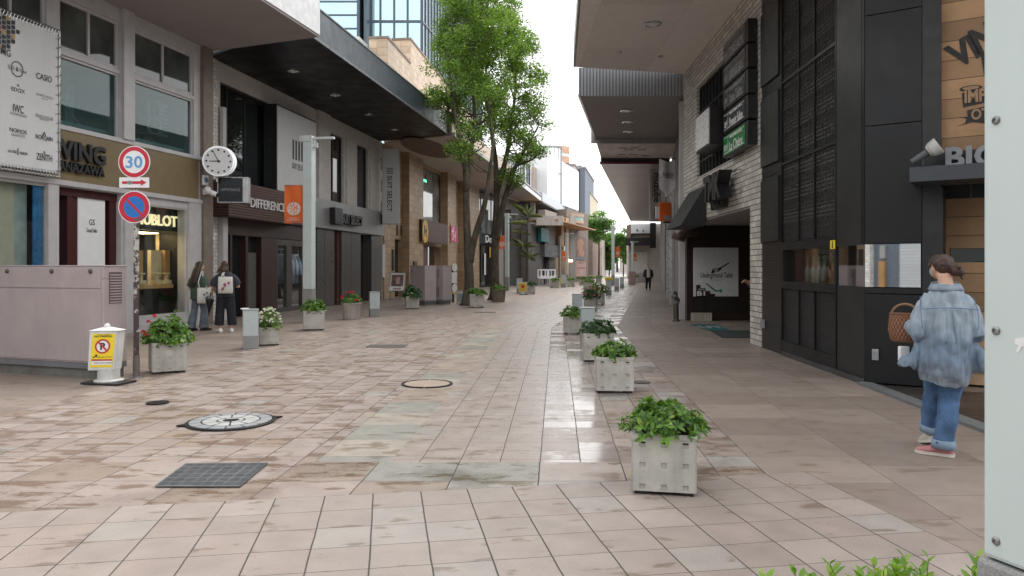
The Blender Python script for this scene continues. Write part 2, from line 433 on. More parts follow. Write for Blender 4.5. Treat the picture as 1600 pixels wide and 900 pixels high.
def stripem(name, pitch, col, gap, gapw=.15, axis=0, rough=.5, metal=0.0, bump=.8, var=.12, streak=.2):
    """boards, slats or corrugation along one UV direction"""
    if name in _mc: return _mc[name]
    m, t, p = mat0(name); uvn = N(t, 'ShaderNodeUVMap'); sp = N(t, 'ShaderNodeSeparateXYZ'); t.links.new(uvn.outputs[0], sp.inputs[0])
    x = math_(t, 'DIVIDE', sp.outputs[axis], pitch); f = math_(t, 'FRACT', x); cell = math_(t, 'FLOOR', x)
    e = math_(t, 'MINIMUM', f, math_(t, 'SUBTRACT', 1.0, f)); gf = rng(t, e, gapw*.35, gapw*.6, 1, 0)
    wn1 = N(t, 'ShaderNodeTexWhiteNoise', noise_dimensions='1D'); t.links.new(cell, wn1.inputs['W'])
    c = mixc(t, 1.0, col, mixc(t, wn1.outputs[0], (1-var,)*3, (1+var,)*3), 'MULTIPLY')
    if streak: c = mixc(t, rng(t, noise_(t, uvn.outputs[0], 1.3, 6, .65), .45, .75, 0, streak), c, tuple(k*.5 for k in col))
    c = mixc(t, gf, c, tuple(gap)); t.links.new(c, p.inputs['Base Color'])
    p.inputs['Roughness'].default_value = rough; p.inputs['Metallic'].default_value = metal
    bump_(t, p, math_(t, 'SUBTRACT', 1.0, gf), bump, .01)
    _mc[name] = m; return m
def leafm(name, c1, c2, c3=None, trans=.35, rough=.45):
    if name in _mc: return _mc[name]
    m = bpy.data.materials.new(name); m.use_nodes = True; t = m.node_tree; t.nodes.clear()
    o = N(t, 'ShaderNodeOutputMaterial'); p = N(t, 'ShaderNodeBsdfPrincipled'); tr = N(t, 'ShaderNodeBsdfTranslucent'); mx = N(t, 'ShaderNodeMixShader')
    ge = N(t, 'ShaderNodeNewGeometry'); cr = N(t, 'ShaderNodeValToRGB'); el = cr.color_ramp.elements
    el[0].color = c1+(1,); el[1].color = c2+(1,)
    if c3: e = el.new(.93); e.color = c2+(1,); el[-1].color = c3+(1,)
    t.links.new(ge.outputs['Random Per Island'], cr.inputs[0])
    t.links.new(cr.outputs[0], p.inputs['Base Color']); p.inputs['Roughness'].default_value = rough
    t.links.new(mixc(t, 1.0, cr.outputs[0], (1.25, 1.3, .7), 'MULTIPLY'), tr.inputs[0])
    mx.inputs[0].default_value = trans
    t.links.new(p.outputs[0], mx.inputs[1]); t.links.new(tr.outputs[0], mx.inputs[2]); t.links.new(mx.outputs[0], o.inputs[0])
    _mc[name] = m; return m
def barkm():
    if 'bark' in _mc: return _mc['bark']
    m, t, p = mat0('bark'); tc = N(t, 'ShaderNodeTexCoord'); mp = N(t, 'ShaderNodeMapping'); mp.inputs['Scale'].default_value = (1, 1, .35); t.links.new(tc.outputs['Object'], mp.inputs[0])
    n = noise_(t, mp.outputs[0], 9, 6, .7); big = noise_(t, tc.outputs['Object'], 2.0, 4)
    c = mixc(t, rng(t, n, .35, .65, 0, 1), (.035, .026, .018), (.12, .095, .068))
    c = mixc(t, rng(t, big, .52, .64, 0, .55), c, (.05, .062, .028))
    t.links.new(c, p.inputs['Base Color']); p.inputs['Roughness'].default_value = .85; bump_(t, p, n, .6, .03)
    _mc['bark'] = m; return m
def lampm(name, col, strength):
    if name in _mc: return _mc[name]
    m, t, p = mat0(name); p.inputs['Base Color'].default_value = col+(1,); p.inputs['Emission Color'].default_value = col+(1,); p.inputs['Emission Strength'].default_value = strength
    _mc[name] = m; return m

M_white = pm('white_paint', (.62, .62, .62), .45, streak=.15)
M_wframe = pm('pale_grey_frame', (.47, .455, .46), .4, var=.08, streak=.12)
M_black = pm('black_paint', (.014, .014, .016), .4, var=.3)
M_blackletter = pm('black_letter', (.012, .012, .013), .45, var=.2, bump=0)
M_ink = pm('grey_print', (.035, .035, .04), .6, var=.1, bump=0)
M_paleink = pm('pale_print', (.30, .30, .31), .6, var=.1, bump=0)
M_dark = pm('dark_metal', (.03, .03, .033), .45, metal=.3, var=.25)
M_steel = pm('steel', (.5, .5, .5), .32, metal=1, var=.12)
M_chrome = pm('chrome', (.75, .75, .76), .12, metal=1, var=.05, bump=0)
M_concrete = pm('concrete', (.43, .415, .375), .85, var=.28, orand=True, scale=4, bump=.25, bscale=90, streak=.55, streakcol=.5, fine=.12)
M_soil = pm('soil', (.03, .022, .015), .95, var=.4, scale=30, bump=.6)
M_pinkpaint = pm('pink_grey_enamel', (.40, .335, .335), .5, var=.10, scale=2.2, bump=.05, bscale=30, streak=.30, streakcol=.62)
M_post = pm('pale_aqua_enamel', (.52, .585, .57), .38, var=.06, scale=2.0, bump=.04, bscale=25, streak=.10, streakcol=.75)
M_postbase = pm('grey_granite', (.25, .25, .245), .7, var=.12, fine=.25)
M_frost = pm('frosted_glass', (.44, .50, .50), .25, var=.06, scale=3, bump=.0, streak=.12, streakcol=.7)
M_red = pm('red_paint', (.48, .03, .045), .4, var=.15)
M_redprint = pm('red_print', (.50, .035, .035), .5, bump=0)
M_blue = pm('blue_reflective', (.02, .16, .50), .4, var=.15)
M_skyblue = pm('blue_print', (.10, .33, .62), .5, bump=0)
M_signwhite = pm('sign_white', (.74, .74, .74), .45, var=.05)
M_yellow = pm('yellow_print', (.80, .60, .02), .5, var=.08)
M_orange = pm('orange_cloth', (.70, .13, .018), .65, var=.10, scale=3)
M_tan = pm('tan_panel', (.185, .135, .067), .5, var=.08)
M_brownp = pm('brown_stone_pilaster', (.20, .155, .125), .6, var=.2, fine=.15)
M_redwood = stripem('red_wood', .14, (.055, .012, .010), (.012, .004, .004), .06, 0, .35, var=.2)
M_whitestucco = pm('pale_stone', (.54, .505, .475), .75, var=.12, bump=.12, streak=.15)
M_greymetal = pm('grey_cladding', (.27, .268, .27), .42, metal=.35, var=.10, scale=1.2)
M_darkbrown = stripem('dark_brown_boards', .11, (.020, .016, .014), (.006, .005, .005), .08, 0, .4, var=.2)
M_slat = stripem('brown_slats', .075, (.105, .038, .026), (.010, .006, .005), .42, 1, .5, var=.18)
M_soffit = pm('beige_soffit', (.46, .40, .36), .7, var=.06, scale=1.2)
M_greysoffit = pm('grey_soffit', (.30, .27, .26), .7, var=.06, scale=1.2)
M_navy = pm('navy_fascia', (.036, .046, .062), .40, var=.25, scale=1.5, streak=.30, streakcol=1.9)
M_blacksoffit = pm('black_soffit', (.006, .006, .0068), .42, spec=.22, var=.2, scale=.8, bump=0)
M_beigetile = tilem('beige_tile', .46, .30, [((.33, .228, .138), 1), ((.38, .265, .162), 1)], (.16, .10, .06), .010, rough=.5, bump=.3, streak=.25)
M_beigetile2 = tilem('beige_tile_far', .50, .33, [((.50, .37, .26), 1), ((.56, .42, .30), 1)], (.25, .18, .13), .012, rough=.5, bump=.3, streak=.15)
M_whitetile = tilem('white_brick_tile', .235, .105, [((.46, .43, .375), 1), ((.56, .53, .475), 1)], (.075, .065, .058), .007, .012, rough=.38, offset=.5, bump=.7, streak=.15)
M_whitebrick = tilem('white_brick_strip', .22, .11, [((.56, .54, .51), 1), ((.66, .64, .61), 1)], (.14, .13, .12), .008, rough=.5, offset=.5, bump=.6)
M_ribblack = stripem('ribbed_black', .05, (.009, .0095, .011), (.003, .003, .0035), .3, 1, .35, var=.1, streak=0)
M_blackpanel = pm('charcoal_panel', (.0095, .0100, .0115), .38, spec=.35, var=.22, scale=.9, bump=.04, bscale=8)
M_greenpanel = pm('charcoal_olive_panel', (.020, .0215, .021), .40, spec=.4, var=.2, scale=.9, bump=.04, bscale=8)
M_plank = stripem('old_planks', .23, (.31, .185, .095), (.05, .03, .02), .035, 1, .7, var=.28, bump=.5, streak=.75)
M_glass = glassm('dark_glass')
M_glassteal = glassm('teal_glass', (.075, .105, .105), .05, .35, .7)
M_glassgreen = glassm('shaded_glass', (.055, .062, .058), .04, .5, .7)
M_clear = clearglass('clear_glass')
M_mirror = pm('mirror_band', (.66, .68, .69), .02, metal=1, var=.02, bump=0)
M_skin = pm('skin', (.52, .31, .22), .5, var=.08, scale=12, bump=.03)
M_leaf = leafm('shrub_leaf', (.035, .10, .016), (.14, .27, .032), (.26, .37, .055))
M_leafdark = leafm('dark_shrub_leaf', (.02, .06, .018), (.05, .12, .03))
M_treeleaf = leafm('tree_leaf', (.06, .12, .025), (.20, .32, .06), (.32, .43, .09), .48)
M_fartree = leafm('far_leaf', (.08, .18, .045), (.20, .34, .10), None, .45)
M_bulb = pm('lamp_lens', (.6, .6, .58), .2, var=.05, bump=0)
M_warm = lampm('warm_lamp', (1.0, .74, .36), 6)

# ------------------------------------------------------------------ paving
def rowx(Y):                               # line of planters between roadway and right-hand walk
    return .76+.06*(Y-4.7) if Y < 18 else 1.558+.187*(Y-18)
def ribbon(name, s0, s1, Y0, Y1, mat, z, step=1.0, s0f=None, s1f=None):
    mb = MB(); n = max(1, int((Y1-Y0)/step)); ys = [Y0+(Y1-Y0)*i/n for i in range(n+1)]
    for a, b in zip(ys, ys[1:]):
        P = []; U = []
        for Y, sa in ((a, 0), (a, 1), (b, 1), (b, 0)):
            s_ = (s0f(Y) if s0f else s0) if sa == 0 else (s1f(Y) if s1f else s1)
            P.append((rowx(Y)+s_, Y, z)); U.append((s_, Y))
        mb.poly(P, U)
    return tag(mb.build(name, mat, weld=True), kind='structure')

pink, pink2, brown, grey, greenish, pale = (.298,.242,.214), (.315,.260,.232), (.278,.220,.180), (.285,.262,.240), (.250,.240,.212), (.335,.282,.255)
GR = (.055, .047, .042)
T_left = tilem('paving_left', .30, .30, [(pink, 5), (pink2, 5), (brown, .8), (pale, 1.2), (grey, .5)], GR, .008, .005, .36, rowjit=.0, stain=.50, staincol=(.62, .53, .45), stain_rough=.27, wet=0, var=.5, swirl=.06, bump=.2)
T_strip = tilem('paving_strip', .57, .57, [(greenish, 3), (brown, 4), ((.29,.255,.215), 3)], GR, .007, .005, .42, stain=.45, staincol=(.60, .52, .43), stain_rough=None, wet=0, bump=.25)
T_mid = tilem('paving_middle', .30, .28, [(pale, 5), (pink2, 5), (pink, 1), (grey, .6)], GR, .006, .004, .33, rowjit=.0, stain=.2, staincol=(.62, .56, .5), stain_rough=None, wet=0, var=.6, swirl=.06, bump=.2)
T_wet = tilem('paving_wet', .30, .28, [(pale, 4), (pink2, 4), (pink, 2)], GR, .006, .004, .22, rowjit=.0, stain=.2, staincol=(.65, .6, .55), wet=.8, bump=.16, var=.6, puddle=True)
T_near = tilem('paving_walk_near', .33, .30, [(pink, 4), (pink2, 3), (brown, 1.5), (grey, .8)], GR, .006, .0045, .45, stain=.40, staincol=(.62, .53, .45), wet=.15)
T_walk = tilem('paving_walk', .90, .72, [((.222,.176,.150), 4), ((.24,.194,.166), 3), ((.205,.164,.139), 2), ((.252,.203,.172), 1)], (.075,.06,.05), .004, .004, .50, rowjit=.5, stain=.14, staincol=(.76, .70, .64), grain=.30, var=.5, swirl=.08)
T_big = tilem('paving_border', .60, .56, [(brown, 3), (greenish, 1.6), (pink2, 3), (pink, 2), (grey, 1)], GR, .007, .005, .42, stain=.42, staincol=(.60, .51, .42), stain_rough=.28, grain=.26, wet=.1, var=.5, swirl=.08)
T_fore = tilem('paving_front', .30, .30, [((.290,.243,.215), 5), ((.276,.226,.200), 5), ((.305,.257,.230), 2), ((.278,.248,.224), 2)], (.060,.052,.047), .0068, .0040, .50, stain=.20, staincol=(.62, .54, .47), grain=.30, swirl=.10, var=.55)

g = MB(); g.slab([(-700, -60), (700, -60), (700, 1500), (-700, 1500)], -.4, -.012)
tag(g.build('ground', pm('far_ground', (.16, .15, .14), .8)), kind='structure')
FAR = 150.0
ribbon('pavement', -12, -5.9, -2, FAR, T_walk, -.0, s0f=lambda Y: -13-.03*Y)
ribbon('road', -5.9, -2.28, 5.53, FAR, T_left, .0)
ribbon('road', -2.28, -1.72, 5.53, FAR, T_strip, .0)
ribbon('road', -1.72, -.60, 5.53, FAR, T_mid, .0)
ribbon('road', -.60, 0, 5.53, FAR, T_wet, .0)
ribbon('pavement', 0, 1.0, 4.4, FAR, T_near, .0)
ribbon('pavement', 1.0, 6.5, -2, FAR, T_walk, .0)
ribbon('road', -5.9, 0, -2, 5.53, T_big, .0)
ribbon('pavement', 0, 1.0, -2, 4.4, T_near, .0)

# front field of small square setts, laid askew
fo = MB(); fd = Vector((1, .17)).normalized(); fn = Vector((-fd.y, fd.x))
def FP(a, b): return (0+fd.x*a+fn.x*b, 4.9+fd.y*a+fn.y*b, .004)
na = 24
for i in range(na):
    a0, a1 = -9+11.1*i/na, -9+11.1*(i+1)/na
    fo.poly([FP(a0, -5.5), FP(a1, -5.5), FP(a1, 0), FP(a0, 0)], [(a0, -5.5), (a1, -5.5), (a1, 0), (a0, 0)])
tag(fo.build('pavement', T_fore, weld=True), kind='structure')

# ------------------------------------------------------------------ iron covers in the paving
M_iron = pm('cast_iron', (.022, .022, .024), .42, metal=.6, var=.3, bump=.3)
M_lidw = pm('manhole_white', (.36, .36, .35), .6, var=.12, fine=.15)
M_lidg = pm('manhole_grey', (.235, .24, .25), .6, var=.12, fine=.15)
def arcseg(mb, c, r0, r1, a0, a1, z0, z1, n=6):
    pts = [(c[0]+r1*math.cos(a0+(a1-a0)*i/n), c[1]+r1*math.sin(a0+(a1-a0)*i/n)) for i in range(n+1)]+[(c[0]+r0*math.cos(a1-(a1-a0)*i/n), c[1]+r0*math.sin(a1-(a1-a0)*i/n)) for i in range(n+1)]
    mb.slab(pts, z0, z1)
p = Vector((-2.63, 6.95, .004))
t = thing('manhole_cover', 'round manhole cover inlaid with pale stone wedges beside the drain grate', 'manhole', p)
m = MB(); m.lathe([(.40, .0), (.40, .012), (.395, .014)], p, 40)
for a in (.5, 3.6): m.slab([(p.x+.40*math.cos(a-.12), p.y+.40*math.sin(a-.12)), (p.x+.47*math.cos(a), p.y+.47*math.sin(a)), (p.x+.40*math.cos(a+.12), p.y+.40*math.sin(a+.12))], p.z, p.z+.013)
m.build('rim', M_iron, t)
m = MB()
for k in range(14): arcseg(m, p, .265, .365, 6.283*k/14+.02, 6.283*(k+1)/14-.02, p.z+.013, p.z+.018, 3)
m.build('outer_stones', M_lidg, t)
m = MB()
for k in range(10): arcseg(m, p, .13, .25, 6.283*k/10+.04, 6.283*(k+1)/10-.04, p.z+.013, p.z+.0185, 4)
for k in range(5): arcseg(m, p, .075, .115, 6.283*k/5+.1, 6.283*(k+1)/5-.1, p.z+.013, p.z+.0185, 4)
m.build('inner_stones', M_lidw, t)
p = Vector((-1.055, 9.22, .004))
t = thing('manhole_cover', 'round manhole cover filled with brown paving stone in the grey paving strip', 'manhole', p)
m = MB()
for k in range(4): arcseg(m, p, .285, .32, 6.283*k/4+.03, 6.283*(k+1)/4-.03, p.z, p.z+.010, 10)
m.build('rim', M_iron, t)
m = MB(); m.lathe([(.28, 0), (.28, .007)], p, 36); m.build('inlay', pm('inlay_stone', (.33, .25, .19), .5, fine=.2), t)
p = Vector((-3.78, 7.92, .004))
m = MB(); m.lathe([(.115, 0), (.115, .010), (.10, .012), (.09, .009)], p, 28); tag(m.build('valve_cover', M_iron), 'small dark round valve lid left of the stone inlaid manhole', 'valve lid')
p = G(1002, 598); p.z = .004
m = MB(); m.lathe([(.11, 0), (.11, .010), (.095, .012), (.085, .008)], p, 28); tag(m.build('valve_cover', pm('worn_iron', (.12, .11, .10), .5, metal=.5)), 'small worn round valve lid behind the nearest planter', 'valve lid')
for px, py, lab in ((758, 488, 'flat square hatch in the paving ahead of the big trees'), (605, 541, 'long narrow hatch in the roadway left of centre')):
    p = G(px, py); m = MB(); m.box(p.x-.35, p.x+.35, p.y-.22, p.y+.22, .0, .010)
    tag(m.build('access_hatch', pm('hatch_iron', (.10, .095, .09), .45, metal=.4)), lab, 'hatch')
# slotted drain grate
gx0, gx1, gy0, gy1 = -2.13-.42, -1.80+.0, 5.02, 5.50
t = thing('drain_grate', 'dark slotted steel drain grate in the foreground paving', 'drain grate', (-2.2, 5.25, .004))
m = MB(); q = [(-2.39, 4.90), (-1.62, 4.90), (-1.78, 5.52), (-2.50, 5.52)]
q = [(G(243, 762).x, G(243, 762).y), (G(375, 762).x, G(375, 762).y), (G(418, 726).x, G(418, 726).y), (G(290, 727).x, G(290, 727).y)]
m.slab(q, .004, .007); m.build('pit', pm('pit_dark', (.018, .018, .019), .8), t)
A, B, Cc, D = [Vector((x, y, 0)) for x, y in q]
def gq(s_, r_): return A.lerp(B, s_).lerp(D.lerp(Cc, s_), r_)
m = MB(); nb = 46
for k in range(nb+1):
    s_ = k/nb; w_ = .0045 if k % 6 else .009
    a, b = gq(s_, 0), gq(s_, 1); m.slab([(a.x-w_/2, a.y), (a.x+w_/2, a.y), (b.x+w_/2, b.y), (b.x-w_/2, b.y)], .007, .014)
m.build('bearing_bars', pm('grate_steel', (.17, .175, .185), .45, metal=.3), t)
m = MB()
for k in range(7):
    a, b = gq(0, k/6), gq(1, k/6); w_ = .007 if k in (0, 6) else .004
    m.slab([(a.x, a.y-w_), (b.x, b.y-w_), (b.x, b.y+w_), (a.x, a.y+w_)], .0072, .0145)
m.build('cross_rods', pm('grate_steel', (.1, .1, .1)), t)

# ------------------------------------------------------------------ shared builders
def window(par, F, u0, u1, z0, z1, w, fm=M_wframe, pane=M_glass, fw=.06, depth=.08, bars_u=(), bars_z=(), name='window'):
    if u0 > u1: u0, u1 = u1, u0
    m = MB(); m.wall(u0, u1, z0, z1, w-depth, w, [(u0+fw, u1-fw, z0+fw, z1-fw)], F)
    for b in bars_u: m.box(b-fw*.35, b+fw*.35, w-depth*.8, w-.005, z0+fw, z1-fw, F)
    for b in bars_z: m.box(u0+fw, u1-fw, w-depth*.8, w-.008, b-fw*.35, b+fw*.35, F)
    o = m.build(name, fm, par)
    if pane: p_ = MB().box(u0+fw, u1-fw, w-depth*.7, w-depth*.55, z0+fw, z1-fw, F).build('pane', pane, o)
    return o
def part(name, mat, par, F, *boxes, bevel=0):
    if len(boxes) > 1 and name in SPLIT:
        for b in boxes: o = MB().box(*b, F).build(name, mat, par, bevel=bevel)
        return o
    m = MB()
    for b in boxes: m.box(*b, F)
    return m.build(name, mat, par, bevel=bevel)
SPLIT = {'letter_box', 'doorway', 'door', 'door_jamb', 'pilaster', 'vent_slot', 'dark_vent', 'notice', 'wooden_column', 'post', 'side_panel', 'fascia_lamp', 'door_panel', 'bay_window', 'cladding_panel'}
def deck(name, mat, par, F, pts, z0, z1):
    """horizontal slab given as (u,w) corners in a facade frame"""
    m = MB(); m.slab([tuple(F.P(u, w, 0)[:2]) for u, w in pts], z0, z1); return m.build(name, mat, par)
def downlight(par, c, r=.16, ring=M_steel):
    m = MB(); m.lathe([(r, 0), (r, -.025), (r*.8, -.03), (r*.78, .0)], c, 20); o = m.build('downlight', ring, par)
    MB().lathe([(r*.77, -.012), (0.001, -.016)], c, 16).build('lens', M_bulb, o); return o

# ================================================================== left corner: tan banded watch shop
F1 = Frame((-7.83, 19.23), (.224, 1))
b = thing('shop_building', 'pale framed shop with tan band, teal upper windows and lit display window', 'shop', F1.P(-6, -2, 0))
ZT = 7.1
zr = lambda px, py: F1.z(px, py)
u_pil = F1.u(313)
zA0, zA1 = zr(300, 149), zr(300, 84)            # upper panes
zB0, zB1 = zr(303, 246), zr(303, 156)           # lower panes
zt0, zt1 = zr(304, 311), zr(304, 249)           # tan band
zs0, zs1 = zr(293, 489), zr(293, 327)           # display window
bays = [(F1.u(206), F1.u(303)), (F1.u(92), F1.u(187)), (F1.u(-40), F1.u(73))]
us0, us1 = F1.u(209), F1.u(293)
ud0, ud1 = F1.u(89), F1.u(189)
ul0, ul1 = F1.u(-60), F1.u(76)
holes = []
for a, c in bays: holes += [(a, c, zA0, zA1), (a, c, zB0, zB1)]
holes += [(us0, us1, zs0, zs1), (ud0, ud1, .02, zt0-.12), (ul0, ul1, .45, zt0-.12)]
m = MB(); m.wall(-13.5, u_pil, 0, ZT, -.28, 0, holes, F1)
m.box(us1, u_pil-.02, 0, .05, .0, zt0, F1); m.box(us0-.32, us0, 0, .05, 0, zt0, F1); m.box(ud0-.25, ud0, 0, .05, 0, zt0, F1)
m.box(-13.5, u_pil, 0, .07, zt0-.10, zt0, F1); m.box(-13.5, u_pil, 0, .06, zt1, zt1+.09, F1); m.box(us0, u_pil, .0, .06, .0, .16, F1)
m.box(bays[1][1]+.02, bays[0][0]-.02, .001, .10, zt1+.09, ZT, F1)
m.build('wall', M_wframe, b)
part('core', pm('dark_interior', (.035, .036, .038), .8), b, F1, (-13.5, -.02, -7, -2.6, 0, 11))
part('party_wall', M_whitestucco, b, F1, (-.3, -.02, -2.6, -.3, 0, 11))
part('pilaster', M_brownp, b, F1, (u_pil, 0, -.28, .10, 0, ZT))
part('tan_band', M_tan, b, F1, (-13.5, u_pil-.12, .0, .035, zt0, zt1))
m = MB(); m.slab([tuple(F1.P(u, w, 0)[:2]) for u, w in ((-13.5, .0), (.12, .0), (F1.u(500, 3.3), 3.3), (-13.5, 3.3))], ZT+.03, ZT+.85)
can = m.build('canopy', M_white, b)
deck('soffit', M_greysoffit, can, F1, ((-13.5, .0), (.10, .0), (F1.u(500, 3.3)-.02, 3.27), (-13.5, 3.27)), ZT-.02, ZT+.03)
for px, py, ww in ((188, 12, .9), (155, 0, .8), (120, -32, 1.2)):
    u_, z_ = F1.uz(px, py, ww); downlight(can, F1.P(u_, ww, ZT-.02), .10)
part('upper_wall', M_white, b, F1, (-13.5, -.05, -.5, -.2, ZT+.85, 11))
M_tealback = pm('teal_room_wall', (.33, .41, .405), .8, var=.25, scale=.8)
M_teallight = pm('pale_room_wall', (.42, .46, .45), .8)
for i, (a, c) in enumerate(bays):
    w = window(b, F1, a, c, zA0, zA1, -.04, pane=M_glassgreen, bars_u=((a+c)/2,), fw=.07)
    w = window(b, F1, a, c, zB0, zB1, -.04, pane=clearglass('teal_clear', (.62, .74, .74)), fw=.05)
    part('room_back', M_tealback, b, F1, (a-.1, c+.1, -1.25, -1.2, zB0-.2, zB1+.2), (a-.1, a-.05, -1.2, -.3, zB0-.2, zB1+.2), (c+.05, c+.1, -1.2, -.3, zB0-.2, zB1+.2), (a-.1, c+.1, -1.2, -.3, zB1+.15, zB1+.2))
    part('room_sill', M_teallight, b, F1, (a-.05, c+.05, -1.2, -.3, zB0-.2, zB0+.22), (a+(c-a)*.80, a+(c-a)*.96, -1.2, -1.1, zB0+.22, zB1))
    if i < 2: part('blind', pm('pale_blind', (.24, .26, .25), .8), b, F1, (a+.1, a+(c-a)*.55, -.26, -.22, zA0+.05, zA0+.45))
# air conditioner behind the right lower window
u_, z_ = F1.uz(268, 215); a, c = bays[0]
m = MB(); m.box(a+(c-a)*.46, a+(c-a)*.80, -.75, -.4, zB0+.42, zB0+1.25, F1); o = m.build('air_conditioner', pm('ac_grey', (.22, .24, .24), .6), b, bevel=.02)
m = MB()
for q in (0, 1): m.disc(F1, a+(c-a)*.57, zB0+.63+.40*q, .16, -.40, -.385)
for q in range(7): m.box(a+(c-a)*.70, a+(c-a)*.79, -.4, -.39, zB0+.5+.1*q, zB0+.53+.1*q, F1)
m.build('fan_grille', pm('ac_dark', (.08, .09, .09), .6), o)
# pale diagonal tube imitating a reflection in the left lower window
a, c = bays[1]; m = MB()
m.tube([F1.P(a+(c-a)*x, -.5, zB0+(zB1-zB0)*y) for x, y in ((.1, .62), (.2, .6), (.4, .42), (.62, .2), (.78, .1), (.97, .12))], .022, 6); m.build('reflection_tube', M_teallight, b)
# display window
m = MB(); m.box(us0-.3, us1+.2, -1.6, -1.55, 0, zs1+.2, F1); m.build('display_back', stripem('dark_louvre', .06, (.018, .019, .02), (.004, .004, .004), .2, 1, .4, streak=0), b)
part('display_floor', M_black, b, F1, (us0-.3, us1+.2, -1.55, -.28, zs0-.1, zs0))
part('display_side', M_black, b, F1, (us1+.15, us1+.2, -1.55, -.28, zs0, zs1+.2), (us0-.3, us0-.25, -1.55, -.28, zs0, zs1+.2), (us0-.3, us1+.2, -1.55, -.28, zs1+.1, zs1+.2))
ub0, ub1 = F1.u(213, -.35), F1.u(281, -.35)
zh0, zh1 = F1.z(275, 362, -.3), F1.z(275, 328, -.3)
part('header_board', pm('header_black', (.020, .026, .025), .3), b, F1, (ub0-.2, us1+.1, -.42, -.36, zh0, zs1+.1))
zt_ = F1.z(275, 443, -.5)
M_oak = pm('warm_oak', (.40, .23, .09), .5, var=.15, scale=9)
part('display_table', M_oak, b, F1, (us0-.2, us1-.05, -1.1, -.36, zt_-.10, zt_), bevel=.008)
part('under_table', pm('near_black', (.012, .012, .013), .35), b, F1, (us0-.2, us1+.1, -.62, -.58, zs0, zt_-.1))
M_linen = pm('warm_linen', (.55, .45, .28), .7)
part('backdrop_panel', M_linen, b, F1, (F1.u(262, -.8), us1+.12, -1.0, -.9, zt_+.003, zh0-.02))
part('backdrop_panel', M_linen, b, F1, (F1.u(236, -.7), F1.u(254, -.7), -.8, -.7, zt_+.003, F1.z(245, 391, -.7)))
part('backdrop_panel', M_oak, b, F1, (F1.u(255, -.65), F1.u(263, -.65), -.8, -.6, zt_+.003, F1.z(258, 391, -.6)))
part('backdrop_panel', M_oak, b, F1, (us0-.1, F1.u(221, -.65), -.8, -.6, zt_+.003, F1.z(215, 391, -.6)))
m = MB(); m.box(us0, us1-.1, -1.2, -.75, zh0-.05, zh0-.03, F1); m.build('display_lamp', lampm('display_lamp', (1, .72, .36), 7), b)
window(b, F1, us0, us1, zs0, zs1, -.02, pane=M_clear, fw=.03)
for px in (221, 246, 261):
    u_ = F1.u(px, -.5); m = MB()
    m.box(u_-.10, u_+.10, -.62, -.44, zt_+.004, zt_+.10, F1)
    for q in (-.07, .0, .07): m.box(u_-.012+q*.3, u_+.03+q*.3, -.56, -.5, zt_+.1, zt_+.24+q*.4, F1)
    m.box(u_-.09, u_+.09, -.57, -.47, zt_+.24, zt_+.275, F1)
    m.build('watch_stand', M_linen, b, bevel=.006)
m = MB(); m.textfit('HUBLOT', F1, F1.u(211, -.35), F1.u(276, -.35), (zh0+zh1)/2-.02, -.352, .36, depth=.03, bold=.02)
tag(m.build('shop_lettering', lampm('letter_glow', (1.0, .86, .50), .42)), 'glowing cream lettering inside the lit display window', 'sign')
# red framed door with a white poster
zd = zt0-.12
m = MB(); uD = lambda px: F1.u(px, -.2)
m.box(uD(100), uD(110), -.3, -.12, .0, zd, F1); m.box(uD(166), uD(191), -.34, -.12, 0, zd, F1); m.box(ud0, ud1, -.3, -.10, zd-.16, zd, F1); m.box(uD(110), uD(121), -.32, -.16, 0, zd-.16, F1)
m.build('door_frame', M_redwood, b)
part('door_glass', M_glass, b, F1, (ud0, ud1, -.36, -.34, 0, zd))
part('door_side_poster', pm('blue_poster', (.03, .14, .30), .3, var=.4, scale=3), b, F1, (uD(90), uD(99), -.33, -.30, .4, zd-.2))
part('blue_strip', pm('blue_poster', (.03, .14, .30)), b, F1, (F1.u(57), F1.u(71), -.10, -.07, .5, zt0-.15))
part('linen_blind', pm('cream_blind', (.42, .38, .30), .8, var=.1), b, F1, (ul0, F1.u(36), -.24, -.20, .5, zt0-.13))
part('pale_blind', pm('pale_blind2', (.30, .34, .33), .7), b, F1, (F1.u(36), F1.u(57), -.26, -.22, .5, zt0-.13))
window(b, F1, ul0, ul1, .45, zt0-.12, -.02, pane=M_clear, fw=.04)
part('mullion', M_wframe, b, F1, (F1.u(73), F1.u(87), -.05, .04, 0, zt0-.1))
t = thing('poster', 'tall white poster hung inside the red framed doorway', 'poster', F1.P(uD(143), -.2, 0))
pu0, pu1 = F1.u(122, -.14), F1.u(164, -.14); pz0, pz1 = F1.z(143, 432, -.14), F1.z(143, 305, -.14)
part('sheet', M_signwhite, t, F1, (pu0, pu1, -.16, -.14, pz0, pz1))
m = MB(); pc = F1.z(143, 351, -.14); m.text('GS', F1, (pu0+pu1)/2, pc+.05, -.139, .17, bold=.01, sx=.8); m.textfit('Grand Seiko', F1, pu0+.22, pu1-.22, pc-.12, -.139, .13); m.build('lettering', M_ink, t)
# WING lettering on the tan band
t = thing('fascia_sign', 'thick black letters mounted on the tan shop band', 'sign', F1.P(-8, .05, zt0))
m = MB(); m.textfit('WING', F1, F1.u(70), F1.u(163, .08), F1.z(128, 240), .06, .52, depth=.07, bold=.03)
m.build('large_letters', M_blackletter, t)
m = MB(); m.textfit('KANAZAWA', F1, F1.u(75), F1.u(162, .08), F1.z(128, 265), .06, .26, depth=.06, bold=.03); m.build('small_letters', M_blackletter, t)
